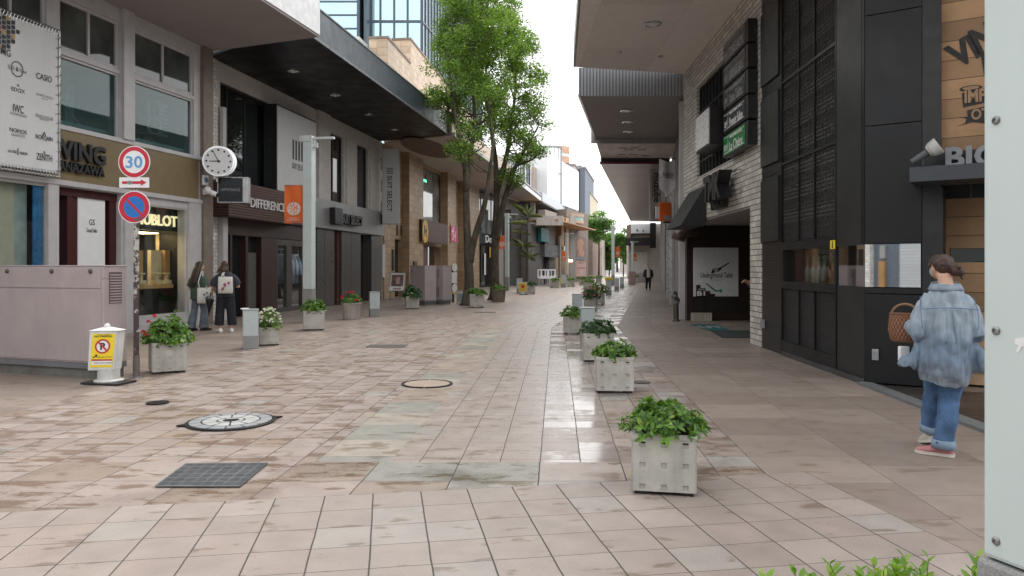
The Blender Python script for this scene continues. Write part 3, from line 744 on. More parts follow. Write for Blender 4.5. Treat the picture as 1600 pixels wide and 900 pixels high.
# white banner laced to a frame
WB = .22
bu0, bu1 = F1.u(-70, WB), F1.u(90, WB); bz0, bz1 = F1.z(88, 271, WB), F1.z(88, 51, WB)
t = thing('banner', 'large white printed banner laced to a frame over the shop corner', 'banner', F1.P((bu0+bu1)/2, WB, bz0))
m = MB(); nx, nz = 24, 12
for i in range(nx):
    for j in range(nz):
        def bp(i, j): return F1.P(bu0+(bu1-bu0)*i/nx, WB+.012*math.sin(i*1.1+j*.5)*math.sin(j*.8), bz0+(bz1-bz0)*j/nz)
        m.poly([bp(i, j), bp(i+1, j), bp(i+1, j+1), bp(i, j+1)])
for i in range(1): m.box(bu0, bu1, WB-.04, WB-.03, bz0, bz1, F1)
m.build('sheet', pm('banner_white', (.60, .60, .60), .6, var=.05, scale=1), t, smooth=True)
m = MB()
for a in ((bu0, bz0-.06, bu1+.06, bz0-.06), (bu0, bz1+.06, bu1+.06, bz1+.06), (bu1+.06, bz0-.06, bu1+.06, bz1+.06)): m.tube([F1.P(a[0], WB-.02, a[1]), F1.P(a[2], WB-.02, a[3])], .022, 8)
m.tube([F1.P(bu1-.4, WB-.03, bz0), F1.P(bu1-.4, .02, bz0)], .02); m.tube([F1.P(bu1-.4, WB-.03, bz1), F1.P(bu1-.4, .02, bz1)], .02)
m.build('frame', M_steel, t)
m = MB()
for k in range(15):
    z_ = bz0+(bz1-bz0)*(k+.3)/15; m.tube([F1.P(bu1-.05, WB+.012, z_), F1.P(bu1+.05, WB+.03, z_+.04), F1.P(bu1+.085, WB-.02, z_+.09)], .008, 5); m.build('lace', M_steel, t); m = MB()
for k in range(30):
    u_ = bu0+(bu1-bu0)*(k+.5)/30
    for zz, q in ((bz0, -1), (bz1, 1)): m.tube([F1.P(u_, WB+.012, zz-q*.05), F1.P(u_+.03, WB+.03, zz+q*.04), F1.P(u_+.06, WB-.02, zz+q*.085)], .007, 5); m.build('lace', M_steel, t); m = MB()
mk, mp_ = 'dark', 'pale'
wI = WB+.014
def bt(kind_, s_, pxa, pxb, py, h, **k):
    m_ = MB(); m_.textfit(s_, F1, F1.u(pxa, wI), F1.u(pxb, wI), F1.z((pxa+pxb)/2, py, wI), wI, h*.6, depth=.003, **{q: (0 if q == 'bold' else v) for q, v in k.items()}); m_.build('printed_name', M_ink if kind_ == 'dark' else M_paleink, t)
bt(mk, 'WING', -14, 17, 79, .30); bt(mk, 'CASIO', 57, 81, 121, .27, bold=.04)
bt(mp_, 'Bell', 13, 22, 105, .17); bt(mp_, 'Ross', 31, 42, 111, .17); bt(mk, '&', 25, 29, 108, .2)
bt(mk, 'EDOX', 18, 39, 141, .17, bold=.01); bt(mk, 'x', 26.5, 30.5, 133.5, .16)
bt(mp_, 'GRAND SEIKO', 56, 83, 150, .10); bt(mk, '• • •', 66, 74, 155, .14)
bt(mk, 'IWC', 20.5, 37, 170, .34, bold=-.01); bt(mp_, 'SCHAFFHAUSEN', 16, 42, 179, .11)
bt(mp_, 'FRANCK MULLER', 56, 83, 183, .15); bt(mp_, 'GENEVE', 62, 76, 187, .07)
bt(mk, 'NOMOS', 15, 42, 204.5, .17, bold=-.015); bt(mp_, 'GLASHÜTTE', 18, 39, 211, .11)
bt(mk, 'NORQAIN', 56, 82, 216, .20); bt(mk, '^', 66, 72.5, 210, .4)
bt(mk, 'ULYSSE', 13, 26, 236.5, .11, bold=.01); bt(mk, 'NARDIN', 31, 43, 239.5, .11, bold=.01); bt(mk, 'I', 27.5, 28.8, 237, .3)
bt(mk, 'ZENITH', 57, 81.5, 246, .30); bt(mk, '*', 67.5, 71.5, 239, .3)
for s_, py in (('BALL', 98), ('BOVET', 130), ('CORUM', 165), ('CHOPARD', 196), ('HUBLOT', 228)): bt(mp_, s_, -32, -6, py, .2)
cu_, cz_ = F1.uz(27, 108, wI); 
mk = MB()
for a in range(20):
    a0, a1 = 6.283*a/20, 6.283*(a+.98)/20
    mk.prism([(cu_+.115*math.cos(a0), cz_+.125*math.sin(a0)), (cu_+.13*math.cos(a0), cz_+.14*math.sin(a0)), (cu_+.13*math.cos(a1), cz_+.14*math.sin(a1)), (cu_+.115*math.cos(a1), cz_+.125*math.sin(a1))], wI, wI+.003, F1)
gold, redm = MB(), MB()
for i in range(-3, 4):
    for j in range(-4, 5):
        if abs(i)*1.25+abs(j) > 4.6: continue
        uc, zc = F1.uz(6, 50, wI); uc += i*.095; zc += j*.085+.03*i
        tgt = gold if (i*5+j*3) % 7 == 0 else redm if (i, j) == (-1, 1) else mk
        tgt.box(uc-.036, uc+.036, wI, wI+.003, zc-.034, zc+.034, F1)
mk.build('printed_emblem', M_ink, t); gold.build('gold_print', pm('gold_print', (.45, .28, .06), .5), t); redm.build('red_print', M_redprint, t)
# fixtures on the brown pilaster
u_, z_ = F1.uz(319, 282, .1)
t = thing('intercom', 'small white box with round blue face on the brown pilaster', 'intercom', F1.P(u_, .1, z_))
part('case', M_signwhite, t, F1, (u_-.10, u_+.10, .10, .16, z_-.13, z_+.13), bevel=.012)
MB().disc(F1, u_, z_+.01, .07, .16, .172).build('button', pm('intercom_blue', (.05, .14, .24), .4), t)
u_, z_ = F1.uz(318, 301, .1)
t = thing('security_camera', 'white dome camera looking out from the brown pilaster', 'camera', F1.P(u_, .1, z_))
m = MB(); m.box(u_-.05, u_+.05, .10, .16, z_-.05, z_+.09, F1); m.ball(F1.P(u_, .22, z_+.06), .10); m.tube([F1.P(u_, .22, z_+.03), F1.P(u_+.08, .42, z_-.05)], .065, 12); m.build('case', M_signwhite, t, smooth=True)
m = MB(); m.tube([F1.P(u_+.08, .42, z_-.05), F1.P(u_+.095, .455, z_-.06)], .052, 12); m.build('lens', M_black, t)
# street clock on a bracket
cF = Frame((W(351, 252, 19.0).x, 18.6), (1, .28)); cz = W(351, 252, 18.6).z
r_ = .38
t = thing('street_clock', 'round steel street clock bracketed over the pavement', 'clock', cF.P(0, 0, cz))
m = MB(); m.disc(cF, .06, cz, r_*.98, -.34, -.02, 48); m.disc(cF, 0, cz, r_, -.03, .02, 48); m.build('case', M_chrome, t)
MB().disc(cF, 0, cz, r_*.90, .02, .026, 48).build('face', M_signwhite, t)
m = MB()
for k in range(12):
    a = math.pi/6*k; m.disc(cF, r_*.74*math.sin(a), cz+r_*.74*math.cos(a), .026, .026, .030, 12)
m.build('hour_marks', M_ink, t)
m = MB()
def hand(a, l, wd_):
    dx, dz = math.sin(a), math.cos(a); m.prism([(-dx*.05-dz*wd_, cz-dz*.05+dx*wd_), (-dx*.05+dz*wd_, cz-dz*.05-dx*wd_), (dx*l+dz*wd_*.6, cz+dz*l-dx*wd_*.6), (dx*l-dz*wd_*.6, cz+dz*l+dx*wd_*.6)], .031, .036, cF)
hand(R(-27), r_*.74, .012); hand(R(268), r_*.56, .015); m.disc(cF, 0, cz, .03, .03, .04, 14)
m.build('hands', M_ink, t)
m = MB()
wp = F1.P(F1.u(322, .1), .1, 0)
for dz_ in (-.10, .10): m.tube([(wp.x, wp.y, cz+dz_), cF.P(-r_*.8, -.15, cz+dz_)], .022, 8)
m.box(F1.u(322)-.06, F1.u(322)+.06, .10, .13, cz-.2, cz+.2, F1)
m.tube([cF.P(-.05, -.15, cz-r_), cF.P(-.05, -.15, cz-r_-.12)], .03, 8)
m.build('bracket', M_steel, t)

# ================================================================== suit shops under the black canopy
F2 = Frame((-5.99, 33.6), (.164, 1)); z2 = F2.z; u2 = F2.u
b = thing('shop_building', 'pale stone suit shops under a long black canopy', 'shop', F2.P(-6.5, -2, 0))
uN = u2(338); ZC = 7.18
gb0, gb1 = z2(593, 368.4), z2(593, 332)         # grey band
sl0, sl1 = z2(443, 349, .5), z2(443, 299, .5)           # slats
hol = [(u2(344), u2(418.5), sl1-.2, z2(344, 127)), (u2(513), u2(537), gb1, z2(513, 205)), (u2(557), u2(575), gb1, z2(557, 224)), (u2(350), u2(475), .02, sl0+.05), (u2(517.5), u2(530), .02, gb0-.02), (u2(560), u2(577), .02, gb0-.02)]
m = MB(); m.wall(uN, 0, 0, ZC, -.35, 0, hol[:3]+[(uN+.25, 0, 0, gb1-.01)], F2); m.build('wall', M_whitestucco, b)
part('pilaster', M_whitestucco, b, F2, (u2(494), u2(513)-.05, .0, .12, gb1, ZC-.02), (u2(540), u2(556), .0, .06, gb1, ZC-.55), (u2(577), -.02, .0, .06, gb1, ZC-.4))
part('core', pm('dark_interior', (.03, .03, .03)), b, F2, (uN, -.02, -7, -2.0, 0, 8.5))
part('side_return', M_whitebrick, b, F2, (uN-.30, uN, -.6, .04, 0, ZC))
part('downpipe', M_wframe, b, F2, (uN+.02, uN+.25, .02, .20, 0, z2(345, 330)))
window(b, F2, u2(344), u2(418.5), sl1-.2, z2(344, 127), -.06, M_dark, M_glass, .05, bars_u=(u2(358), u2(386)))
part('pale_blind_strip', M_wframe, b, F2, (u2(340.5), u2(345.5), .05, .16, z2(343, 300), z2(343, 168)))
window(b, F2, u2(513), u2(537), gb1, z2(513, 205), -.10, M_dark, M_glass, .05, bars_u=(u2(524),))
window(b, F2, u2(557), u2(575), gb1, z2(557, 224), -.10, M_dark, M_glass, .05)
# grey cladding
m = MB(); m.box(u2(472), .0, .0, .22, gb0, gb1, F2); m.build('grey_band', M_greymetal, b)
part('cladding_panel', pm('dark_cladding', (.085, .080, .077), .35, metal=.4, var=.12), b, F2, *[(a, c, -.3, .10, 0, gb0-.003) for a, c in ((u2(491), u2(503)), (u2(503)+.02, u2(517)), (u2(530), u2(545)), (u2(545)+.02, u2(560)), (u2(577), -.01))])
part('doorway', M_glass, b, F2, (u2(517), u2(530), -.34, -.3, 0, gb0), (u2(560), u2(577), -.34, -.3, 0, gb0))
part('door_jamb', M_slat, b, F2, (u2(519), u2(522), -.25, .02, 0, gb0-.01), (u2(526), u2(530), -.25, .02, 0, gb0-.01))
part('door_poster', pm('grey_poster', (.10, .11, .12), .4), b, F2, (u2(563), u2(572), -.29, -.28, .9, 2.3))
# brown slatted band and shop front
part('slat_band', M_slat, b, F2, (u2(356, .5), u2(471, .5), .0, .52, sl0, sl1))
part('brown_lintel', stripem('brown_boards', .12, (.04, .016, .013), (.01, .005, .005), .06, 0, .4), b, F2, (uN+.26, u2(475), -.3, .04, sl0-.45, sl0-.003))
zL = sl0-.46
m = MB()
for a, c in ((350, 352.5), (358, 361.5), (382.5, 386.5), (407, 431.5)): m.box(u2(a), u2(c), -.2, .03, 0, zL, F2)
m.build('brown_posts', stripem('brown_boards', .12, (.04, .016, .013), (.01, .005, .005)), b)
part('shop_glass', M_glass, b, F2, (u2(350), u2(407), -.17, -.15, 0, zL))
part('counter', pm('counter_grey', (.10, .095, .09), .5), b, F2, (u2(387), u2(405), -.14, -.10, .1, 1.9))
m = MB()
for a, c in ((431.5, 434), (448, 456), (472, 476)): m.box(u2(a), u2(c), -.12, .0, 0, zL, F2)
m.box(u2(431.5), u2(476), -.10, .01, 0, .14, F2); m.box(u2(431.5), u2(476), -.10, .01, zL-.2, zL-.002, F2)
m.build('window_frame', pm('bronze_frame', (.10, .09, .08), .4, metal=.5), b)
part('window_pane', M_clear, b, F2, (u2(434), u2(472), -.07, -.06, .14, zL-.2))
part('window_back', pm('near_black', (.012, .012, .013)), b, F2, (u2(428), u2(480), -1.5, -1.45, 0, zL))
part('window_floor', M_greymetal, b, F2, (u2(430), u2(478), -1.45, -.12, 0.02, .14))
# black canopy
wo_ = 3.49
cp = [(uN-.35, .0), (0.02, .0), (u2(705, wo_), wo_), (uN-2.4, wo_)]
can = deck('canopy', M_navy, b, F2, cp, ZC+.03, ZC+.82)
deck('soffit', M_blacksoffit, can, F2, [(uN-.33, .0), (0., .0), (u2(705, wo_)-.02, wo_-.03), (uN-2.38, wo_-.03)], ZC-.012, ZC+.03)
m = MB(); m.box(uN-2.4, u2(705, wo_), wo_-.02, wo_+.025, ZC-.03, ZC+.03, F2); m.box(uN-2.4, u2(705, wo_), wo_-.02, wo_+.03, ZC+.79, ZC+.83, F2); m.build('edge_trim', pm('worn_trim', (.16, .17, .19), .5, metal=.4, var=.3), can)
for px, py in ((458, 110), (524, 147.5), (576, 177.5), (617, 201.5)):
    Y_ = (ZC-HC)*FPX/(HY-py); downlight(can, Vector(((px-CX)/FPX*Y_, Y_, ZC-.012)), .17, M_chrome)
# letters and signs
m = MB(); m.textfit('DIFFERENCE', F2, u2(392, .55), u2(446, .55), z2(418, 320.5, .55), .53, .38, depth=.03, bold=.005); tag(m.build('shop_lettering', pm('white_letter', (.62, .62, .62), .4, bump=0)), 'white serif shop name on the brown slatted band', 'sign')
m = MB(); q = z2(540, 342, .25)
for k in range(4): u_ = u2(516+3.1*k, .25); m.box(u_, u_+.16, .23, .45, q-.27, q+.33, F2)
m.textfit('SUIT SELECT', F2, u2(529.5, .3), u2(562, .3), q-.02, .24, .50, depth=.2, bold=.04); tag(m.build('shop_lettering', M_blackletter), 'thick black raised letters on the grey metal band', 'sign')
t = thing('wall_sign', 'big pale grey sign board with four black bars above the suit shop', 'sign', F2.P(u2(462), .2, z2(462, 300)))
a0, a1 = u2(433, .45), u2(494, .45); c0, c1 = sl1-.15, z2(434, 165, .45)
part('box', pm('near_black', (.012, .012, .013)), t, F2, (a0, a1+.05, .0, .43, c0, c1+.06))
part('face', pm('pale_sign_grey', (.50, .50, .505), .5, var=.04), t, F2, (a0+.03, a1, .43, .45, c0+.03, c1))
m = MB(); 
for k in range(4): u_ = u2(457.5+4.5*k, .46); m.box(u_, u_+.11, .45, .456, z2(466, 251, .46), z2(466, 221, .46), F2)
m.textfit('SUIT SELECT', F2, u2(457, .46), u2(477, .46), z2(466, 261, .46), .45, .26, bold=.01); m.build('lettering', M_ink, t)
sF = Frame((W(353, 300, 18.6).x, 18.9), (1, .12)); zz0, zz1 = W(353, 317, 18.9).z, W(353, 276, 18.9).z
t = thing('blade_sign', 'small square black sign with silver side under the street clock', 'sign', sF.P(0, 0, zz0))
h = .33; part('box', M_steel, t, sF, (-h, h+.10, -.28, -.005, zz0, zz1), bevel=.01); part('face', pm('sign_black', (.010, .011, .016), .25), t, sF, (-h+.03, h-.03, -.005, .004, zz0+.03, zz1-.03))
m = MB(); m.textfit('DIFFERENCE', sF, -h*.72, h*.72, (zz0+zz1)/2, .004, .09); m.build('lettering', M_paleink, t)
m = MB(); m.tube([sF.P(-.1, -.15, zz1), sF.P(-.1, -.15, zz1+.06)], .03); m.tube([sF.P(0, -.2, zz1-.15), F2.P(uN, .05, zz1-.15)], .03); m.build('bracket', M_steel, t)
vF = Frame((W(597, 0, 33.0).x, 33.0), (1, .05)); v0, v1 = W(600, 350, 33).z, W(600, 232, 33).z; vw = 25/1160*33
t = thing('blade_sign', 'tall pale grey blade sign with sideways black lettering', 'sign', vF.P(0, 0, v0))
part('box', pm('pale_sign_side', (.30, .30, .31), .5), t, vF, (0, vw+.02, -.35, -.01, v0, v1)); part('face', pm('pale_sign_grey', (.42, .42, .425)), t, vF, (.02, vw, -.01, .004, v0+.02, v1-.02))
m = MB(); zc = v1-.95; uc = vw*.47
for k in range(4): m.box(uc-.13, uc+.15, .004, .01, zc+.03+.075*k-.2, zc+.065+.075*k-.2, vF)
V_, _f = text_data('SUIT SELECT', .02); L_ = (V_[:, 0].max()-V_[:, 0].min())
m.text('SUIT SELECT', vF, uc, (zc-.28)-.78, .004, 1.60/L_, vertical=True, bold=.02); m.build('lettering', M_ink, t)
m = MB(); 
for q in (v0+.5, v1-.5): m.box(-.35, .05, -.25, -.18, q-.04, q+.04, vF)
m.build('bracket', M_steel, t)
# hanging shirts in the window
for k, (px, col, nm) in enumerate(((439, (.30, .34, .42), 'grey'), (445, (.36, .40, .47), 'pale blue'), (451, (.25, .32, .43), 'blue'), (466, (.62, .63, .64), 'white'))):
    u_ = u2(px, -.5); z1_ = 1.95; p = F2.P(u_, -.5, z1_)
    t = thing('hanging_shirt', {'grey': 'grey shirt hanging leftmost in the suit shop window', 'pale blue': 'pale blue shirt hanging second in the suit shop window', 'blue': 'blue shirt hanging third in the suit shop window', 'white': 'white shirt hanging alone right in the suit shop window'}[nm], 'shirt', p, 'shirts in the suit shop window')
    m = MB(); d = F2.d; w_ = F2.n
    m.loft([(F2.P(u_, -.5, z1_-1.05), d*.16, w_*.36), (F2.P(u_, -.5, z1_-.5), d*.13, w_*.34), (F2.P(u_, -.5, z1_-.15), d*.11, w_*.36), (F2.P(u_, -.5, z1_-.03), d*.07, w_*.16)], 16)
    for sg in (-1, 1): m.tube([F2.P(u_, -.5+sg*.30, z1_-.12), F2.P(u_, -.5+sg*.42, z1_-.40), F2.P(u_, -.5+sg*.44, z1_-.75)], [.09, .08, .07], 10)
    m.build('cloth', pm('shirt_%d' % k, col, .8, bump=.3, bscale=20), t, smooth=True)
    m = MB(); m.tube([F2.P(u_, -.5, z1_-.03), F2.P(u_, -.5, z1_+.12)], .012, 6); m.build('hanger', M_steel, t)
m = MB(); m.tube([F2.P(u2(435), -.5, 2.07), F2.P(u2(472), -.5, 2.07)], .015, 8); tag(m.build('clothes_rail', M_steel), 'thin steel rail carrying the shirts in the suit shop window', 'rail')

# narrow white wall between the shops
b = thing('wall', 'narrow white brick wall strip behind the tall blade sign', 'wall', F2.P(.3, -1, 0))
part('bricks', M_whitebrick, b, F2, (.01, .42, -1.2, -.02, 0, ZC))
part('dark_vent', M_black, b, F2, *[(.06, .30, -.02, .0, z, z+.55) for z in (2.9, 3.9, 4.9, 5.9)])
part('meter_box', M_wframe, b, F2, (.05, .40, -.02, .12, 1.0, 2.5))

# ================================================================== beige tiled building
F3 = Frame((-5.85, 34.02), (.156, 1)); z3 = F3.z; u3 = F3.u
b = thing('shop_building', 'beige tiled building with stepped parapet beside the big street trees', 'building', F3.P(9, -3, 0))
e3 = u3(737); ZB = 7.15
zw0, zw1 = z3(652, 341), z3(652, 256.5)
hol = [(u3(651), u3(689), zw0, zw1), (u3(653), u3(689), .02, z3(655, 383)), (u3(617), u3(628), .02, z3(622, 374))]
m = MB(); m.wall(.0, e3, 0, ZB, -.4, 0, hol, F3)
m.box(u3(628), u3(650.5), .0, .38, 0, ZB-.01, F3); m.box(u3(690), u3(703), .0, .38, 0, ZB-.01, F3); m.box(u3(716), e3, .0, .55, 0, ZB-.01, F3)
m.build('wall', M_beigetile, b)
part('core', pm('dark_interior', (.03, .03, .03)), b, F3, (.0, e3, -8, -2.5, 0, 8))
window(b, F3, u3(651), u3(689), zw0, zw1, -.05, M_dark, glassm('grey_glass', (.20, .205, .20), .05, .5), .04, bars_z=())
part('reflected_ledge', pm('reflection_pale', (.38, .38, .38), .8), b, F3, (u3(652), u3(688), -.36, -.34, zw0+.1, zw0+1.4))  # pale slab imitating a ledge reflected in the pane
o = part('exit_lamp', lampm('green_sign', (.1, .9, .4), 1.2), b, F3, (u3(664.5), u3(669), -.095, -.088, z3(667, 284.5), z3(667, 280.5)))
part('door', pm('brown_door', (.09, .022, .012), .45), b, F3, (u3(653), u3(674), -.3, -.2, 0, z3(655, 383)))
part('door', M_glass, b, F3, (u3(674), u3(684), -.3, -.2, 0, z3(655, 383)), (u3(617), u3(628), -.3, -.2, 0, z3(622, 374)))
part('vent_slot', M_black, b, F3, *[(u3(p), u3(p+2.3), -.005, .012, z3(p, 368), z3(p, 352)) for p in (619, 625.5)])
part('letter_box', M_dark, b, F3, (u3(634), u3(639), .38, .44, 1.35, 1.75), (u3(612), u3(615), .0, .05, 1.3, 2.3))
w3o = 3.55
c_near = [(0.05, 0), (u3(800, w3o)*.985, 0)]
can = deck('canopy', M_beigetile2, b, F3, [(-.05, -.02), (e3+1.0, -.02), (u3(800, w3o), w3o), (u3(706, w3o), w3o)], ZB+.04, ZB+.85)
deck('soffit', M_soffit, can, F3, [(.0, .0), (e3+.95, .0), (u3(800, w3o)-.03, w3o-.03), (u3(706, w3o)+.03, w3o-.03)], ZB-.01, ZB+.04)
m = MB(); m.box(u3(706, w3o), u3(800, w3o), w3o-.02, w3o+.12, ZB-.04, ZB+.10, F3); m.build('gutter', pm('gutter_grey', (.30, .32, .28), .5), can)
uc, wc = u3(668, 1.6), 1.6
m = MB(); m.slab([tuple(F3.P(uc+3.0*math.cos(a*.1309), wc+.95*math.sin(a*.1309), 0)[:2]) for a in range(48)], ZB-.05, ZB-.011); m.build('recess_shade_plate', pm('recess_shade_brown', (.12, .085, .065), .7), can)  # dark brown plate paints the shade of an oval soffit opening
U3 = Frame((-5.52, 33), (.105, 1))
m = MB(); m.box(0, 4.2, -.86, 0, ZB+.86, 11.63, U3); m.box(4.2, 26, -.92, .0, ZB+.86, 12.85, U3); m.build('parapet', M_beigetile2, b)
m = MB(); m.box(-.04, 4.16, -.90, .04, 11.63, 11.74, U3); m.box(4.16, 26, -.96, .04, 12.85, 12.96, U3); m.build('coping', pm('coping_brown', (.20, .15, .12), .6), b)
part('rear_wall', M_white, b, U3, (-1.3, -.03, -1.6, -.9, 8.2, 11.35))
t = thing('shop_sign', 'brown slatted sign with yellow oval badge on the beige tiled building', 'sign', F3.P(u3(677), .2, z3(677, 362)))
s0, s1 = z3(653, 377, .3), z3(653, 342.5, .3)
part('slats', M_slat, t, F3, (u3(652.5, .3), u3(701, .6), .39, .55, s0, s1))
uc, zc = F3.uz(664.5, 362, .56); MB().disc(F3, uc, zc, .55, .55, .57, 32, ry=.60).build('badge', pm('badge_yellow', (.62, .40, .03), .5), t)
m = MB(); k_ = .52   # walking cat with a kitten in its mouth, reduced to a dark animal outline
m.prism([(uc+x*k_, zc+y*k_) for x, y in ((-.62, -.45), (-.45, -.5), (-.3, -.1), (.05, -.15), (.2, -.6), (.36, -.6), (.38, -.1), (.55, .1), (.62, .45), (.5, .75), (.42, .3), (.2, .2), (-.05, .25), (-.1, .55), (-.22, .75), (-.32, .6), (-.46, .66), (-.52, .4), (-.5, .12))], .571, .576, F3)
m.build('emblem', M_blackletter, t)
t = thing('shop_sign', 'pink box sign between tiled piers near the big trees', 'sign', F3.P(u3(711), .2, z3(711, 366)))
s0, s1 = z3(708, 378, .5), z3(708, 353, .5)
part('box', M_beigetile, t, F3, (u3(703.5, .4), u3(716.5, .5), .0, .42, s0-.15, s1+.15)); part('face', pm('pink_sign', (.55, .055, .15), .5), t, F3, (u3(704.5, .45), u3(716, .5), .42, .45, s0, s1))
m = MB(); m.textfit('ヴィ', F3, u3(706.5, .46), u3(712.8, .46), (s0+s1)/2, .45, .9, bold=.03); m.build('lettering', M_signwhite, t)

# ================================================================== blue glass tower beyond
M_tower = pm('tower_glass', (.42, .58, .66), .10, metal=.75, var=.10, scale=.15, bump=0)
M_tmul = pm('tower_mullion', (.05, .075, .10), .4)
M_tower2 = pm('tower_glass_pale', (.55, .62, .68), .12, metal=.7, var=.10, scale=.15, bump=0)
Tx = lambda px, Y=75.0: (px-CX)/FPX*Y
b = thing('office_tower', 'blue glass office tower rising behind the beige parapet', 'tower', (Tx(620), 85, 0))
FA = Frame((0, 75), (1, 0)); FB = Frame((Tx(659), 75), (.17, 1)); FCc = Frame((0, 73), (1, 0))
part('glass_front', M_tower, b, FA, (Tx(580), Tx(659), -25, 0, 0, 48))
part('glass_side', M_tower2, b, FB, (0.0, 30, -.3, .02, 0, 48))
part('glass_wing', M_tower, b, FCc, (Tx(470, 73), Tx(560, 73), -25, 0, 0, 48))
part('recess', pm('tower_recess', (.09, .16, .20), .15, metal=.5), b, FA, (Tx(560), Tx(580), -6, -2.5, 0, 48))
m = MB()
for px in (580.5, 594.5, 616, 637, 658.5): m.box(Tx(px)-.10, Tx(px)+.10, .0, .10, 0, 48, FA)
for k in range(9): zz = 4.3+5.5*k; m.box(Tx(580), Tx(659), .0, .09, zz-.12, zz+.12, FA)
for k in range(36): zz = 1.0+1.33*k; m.box(Tx(470, 73), Tx(560, 73), .0, .08, zz-.07, zz+.07, FCc)
for px in (560, 571): m.box(Tx(px, 73)-.14, Tx(px, 73)+.14, -2, .10, 0, 48, FCc)
for k in range(26): m.box(k*1.15-.05, k*1.15+.05, .02, .16, 0, 48, FB)
for k in range(9): zz = 4.3+5.5*k; m.box(0, 30, .02, .12, zz-.1, zz+.1, FB)
m.build('mullions', M_tmul, b)

# ================================================================== further shops on the left
F4 = Frame((-2.93, 52.2), (2.0, 6.3)); u4, z4 = F4.u, F4.z; e4 = u4(784)
M_lgrey = pm('light_grey_wall', (.30, .29, .28), .7, var=.12, streak=.15)
M_dgrey = pm('dark_grey_wall', (.115, .11, .108), .6, var=.12, streak=.1)
M_wpanel = pm('white_cladding', (.66, .67, .68), .4, var=.05)
b = thing('shop_building', 'black framed glazed shop behind the big tree trunks', 'shop', F4.P(3, -3, 0))
part('core', M_black, b, F4, (0, e4, -6, -1.2, 0, 7.0))
window(b, F4, .2, u4(775), .05, 3.2, 0, M_black, M_glass, .09, bars_u=(u4(742), u4(752), u4(762)), bars_z=())
window(b, F4, .2, u4(775), 3.9, 6.9, 0, M_black, glassm('pale_glass', (.17, .18, .18), .05), .07, bars_u=(u4(734), u4(743), u4(752), u4(760), u4(768)), bars_z=(5.0,))
part('band', M_black, b, F4, (.1, u4(776), -.1, .12, 3.2, 3.9))
part('column', pm('cream_column', (.36, .32, .28), .6), b, F4, (u4(776), e4, -.5, .15, 0, 7))
part('notice', M_signwhite, b, F4, (u4(743), u4(745.5), .02, .04, 1.2, 2.6), (u4(756), u4(758.5), .02, .04, .9, 2.5))
part('notice_yellow', pm('ochre_notice', (.45, .27, .05), .5), b, F4, (u4(764), u4(768), .02, .04, 2.2, 3.0))
m = MB(); m.textfit('Do', F4, u4(758.5, .15), u4(768.5, .15), 3.57, .12, .75, depth=.05, bold=.02); tag(m.build('shop_lettering', M_signwhite), 'short white lettering on the black shop band behind the trees', 'sign')
t = thing('blade_sign', 'tall black blade sign beside the second lamp post', 'sign', W(790, 350, 57)); sF = Frame((W(784, 0, 57).x, 57), (1, .1)); a0, a1 = W(0, 377, 57).z, W(0, 327, 57).z
part('box', M_black, t, sF, (0, .72, -.25, 0, a0, a1)); m = MB(); m.box(.15, .55, .0, .006, a1-.38, a1-.32, sF); m.build('line', M_signwhite, t)
m = MB(); m.text('STYLE', sF, .36, (a0+a1)/2, .0, .34, vertical=True); m.build('lettering', pm('cyan_print', (.10, .30, .34), .5), t)

F5 = Frame((-.88, 58.6), (2.5, 9.4)); u5, z5 = F5.u, F5.z; e5 = u5(838)
b = thing('shop_building', 'dark grey shop with black grid window, small posters and ribbed canopy', 'shop', F5.P(4, -3, 0))
m = MB(); m.wall(0, e5, 0, 7.1, -.4, 0, [(u5(800.5), u5(826), z5(800, 363)-.1, z5(800, 333)), (u5(826), u5(833), 0, 2.6)], F5); m.build('wall', M_dgrey, b)
part('core', M_black, b, F5, (0, e5, -5, -.9, 0, 7))
za, zb = z5(800, 363)-.1, z5(800, 333)
window(b, F5, u5(800.5), u5(826), za, zb, -.02, M_black, glassm('pale_glass', (.17, .18, .18)), .06, bars_u=[u5(800.5+3.2*k) for k in range(1, 8)])
part('white_pane_strip', M_signwhite, b, F5, (u5(801), u5(822), -.07, -.058, za+.08, za+.85))  # white strip across the lower panes
part('pipe', M_black, b, F5, (u5(796), u5(826), .0, .12, 3.2, 3.36))
part('doorway', M_black, b, F5, (u5(826), u5(833), -.3, -.2, 0, 2.6))
for k, px in enumerate((797.5, 801.3, 804.8, 808)):
    t = thing('poster', 'framed poster on the dark grey wall, %s of the four' % ('leftmost', 'second from left', 'third from left', 'rightmost')[k], 'poster', F5.P(u5(px), 0, 1.6), 'framed posters on the dark grey wall')
    part('frame', M_signwhite, t, F5, (u5(px-1.2), u5(px+1.1), .01, .05, 1.25, 2.35)); part('print', pm('poster_dark', (.10, .07, .08), .5, var=.6, scale=6), t, F5, (u5(px-.9), u5(px+.7), .05, .056, 1.35, 2.25))
m = MB(); m.loft([(F5.P(u5(813), .12, z_), F5.d*(.42*s_), F5.n*(.12*s_)) for z_, s_ in ((.75, .2), (.9, .9), (1.5, 1), (2.2, .95), (2.4, .3))], 14); tag(m.build('hose_reel', pm('dull_red', (.22, .02, .03), .5), smooth=True), 'dull red hanging hose on the dark grey shop wall', 'hose')
t = thing('box_sign', 'small dark red box sign projecting from the dark grey shop wall', 'sign', F5.P(u5(820), .5, 3.4)); part('box', pm('dull_red', (.22, .02, .03)), t, F5, (u5(819), u5(822), .0, .8, 2.95, 3.75))
part('white_upper_storey', M_wpanel, b, F5, (u5(800), e5, -.6, -.2, 7.1, 10.6), (-2.5, e5, -.25, .15, 7.1, 8.4))
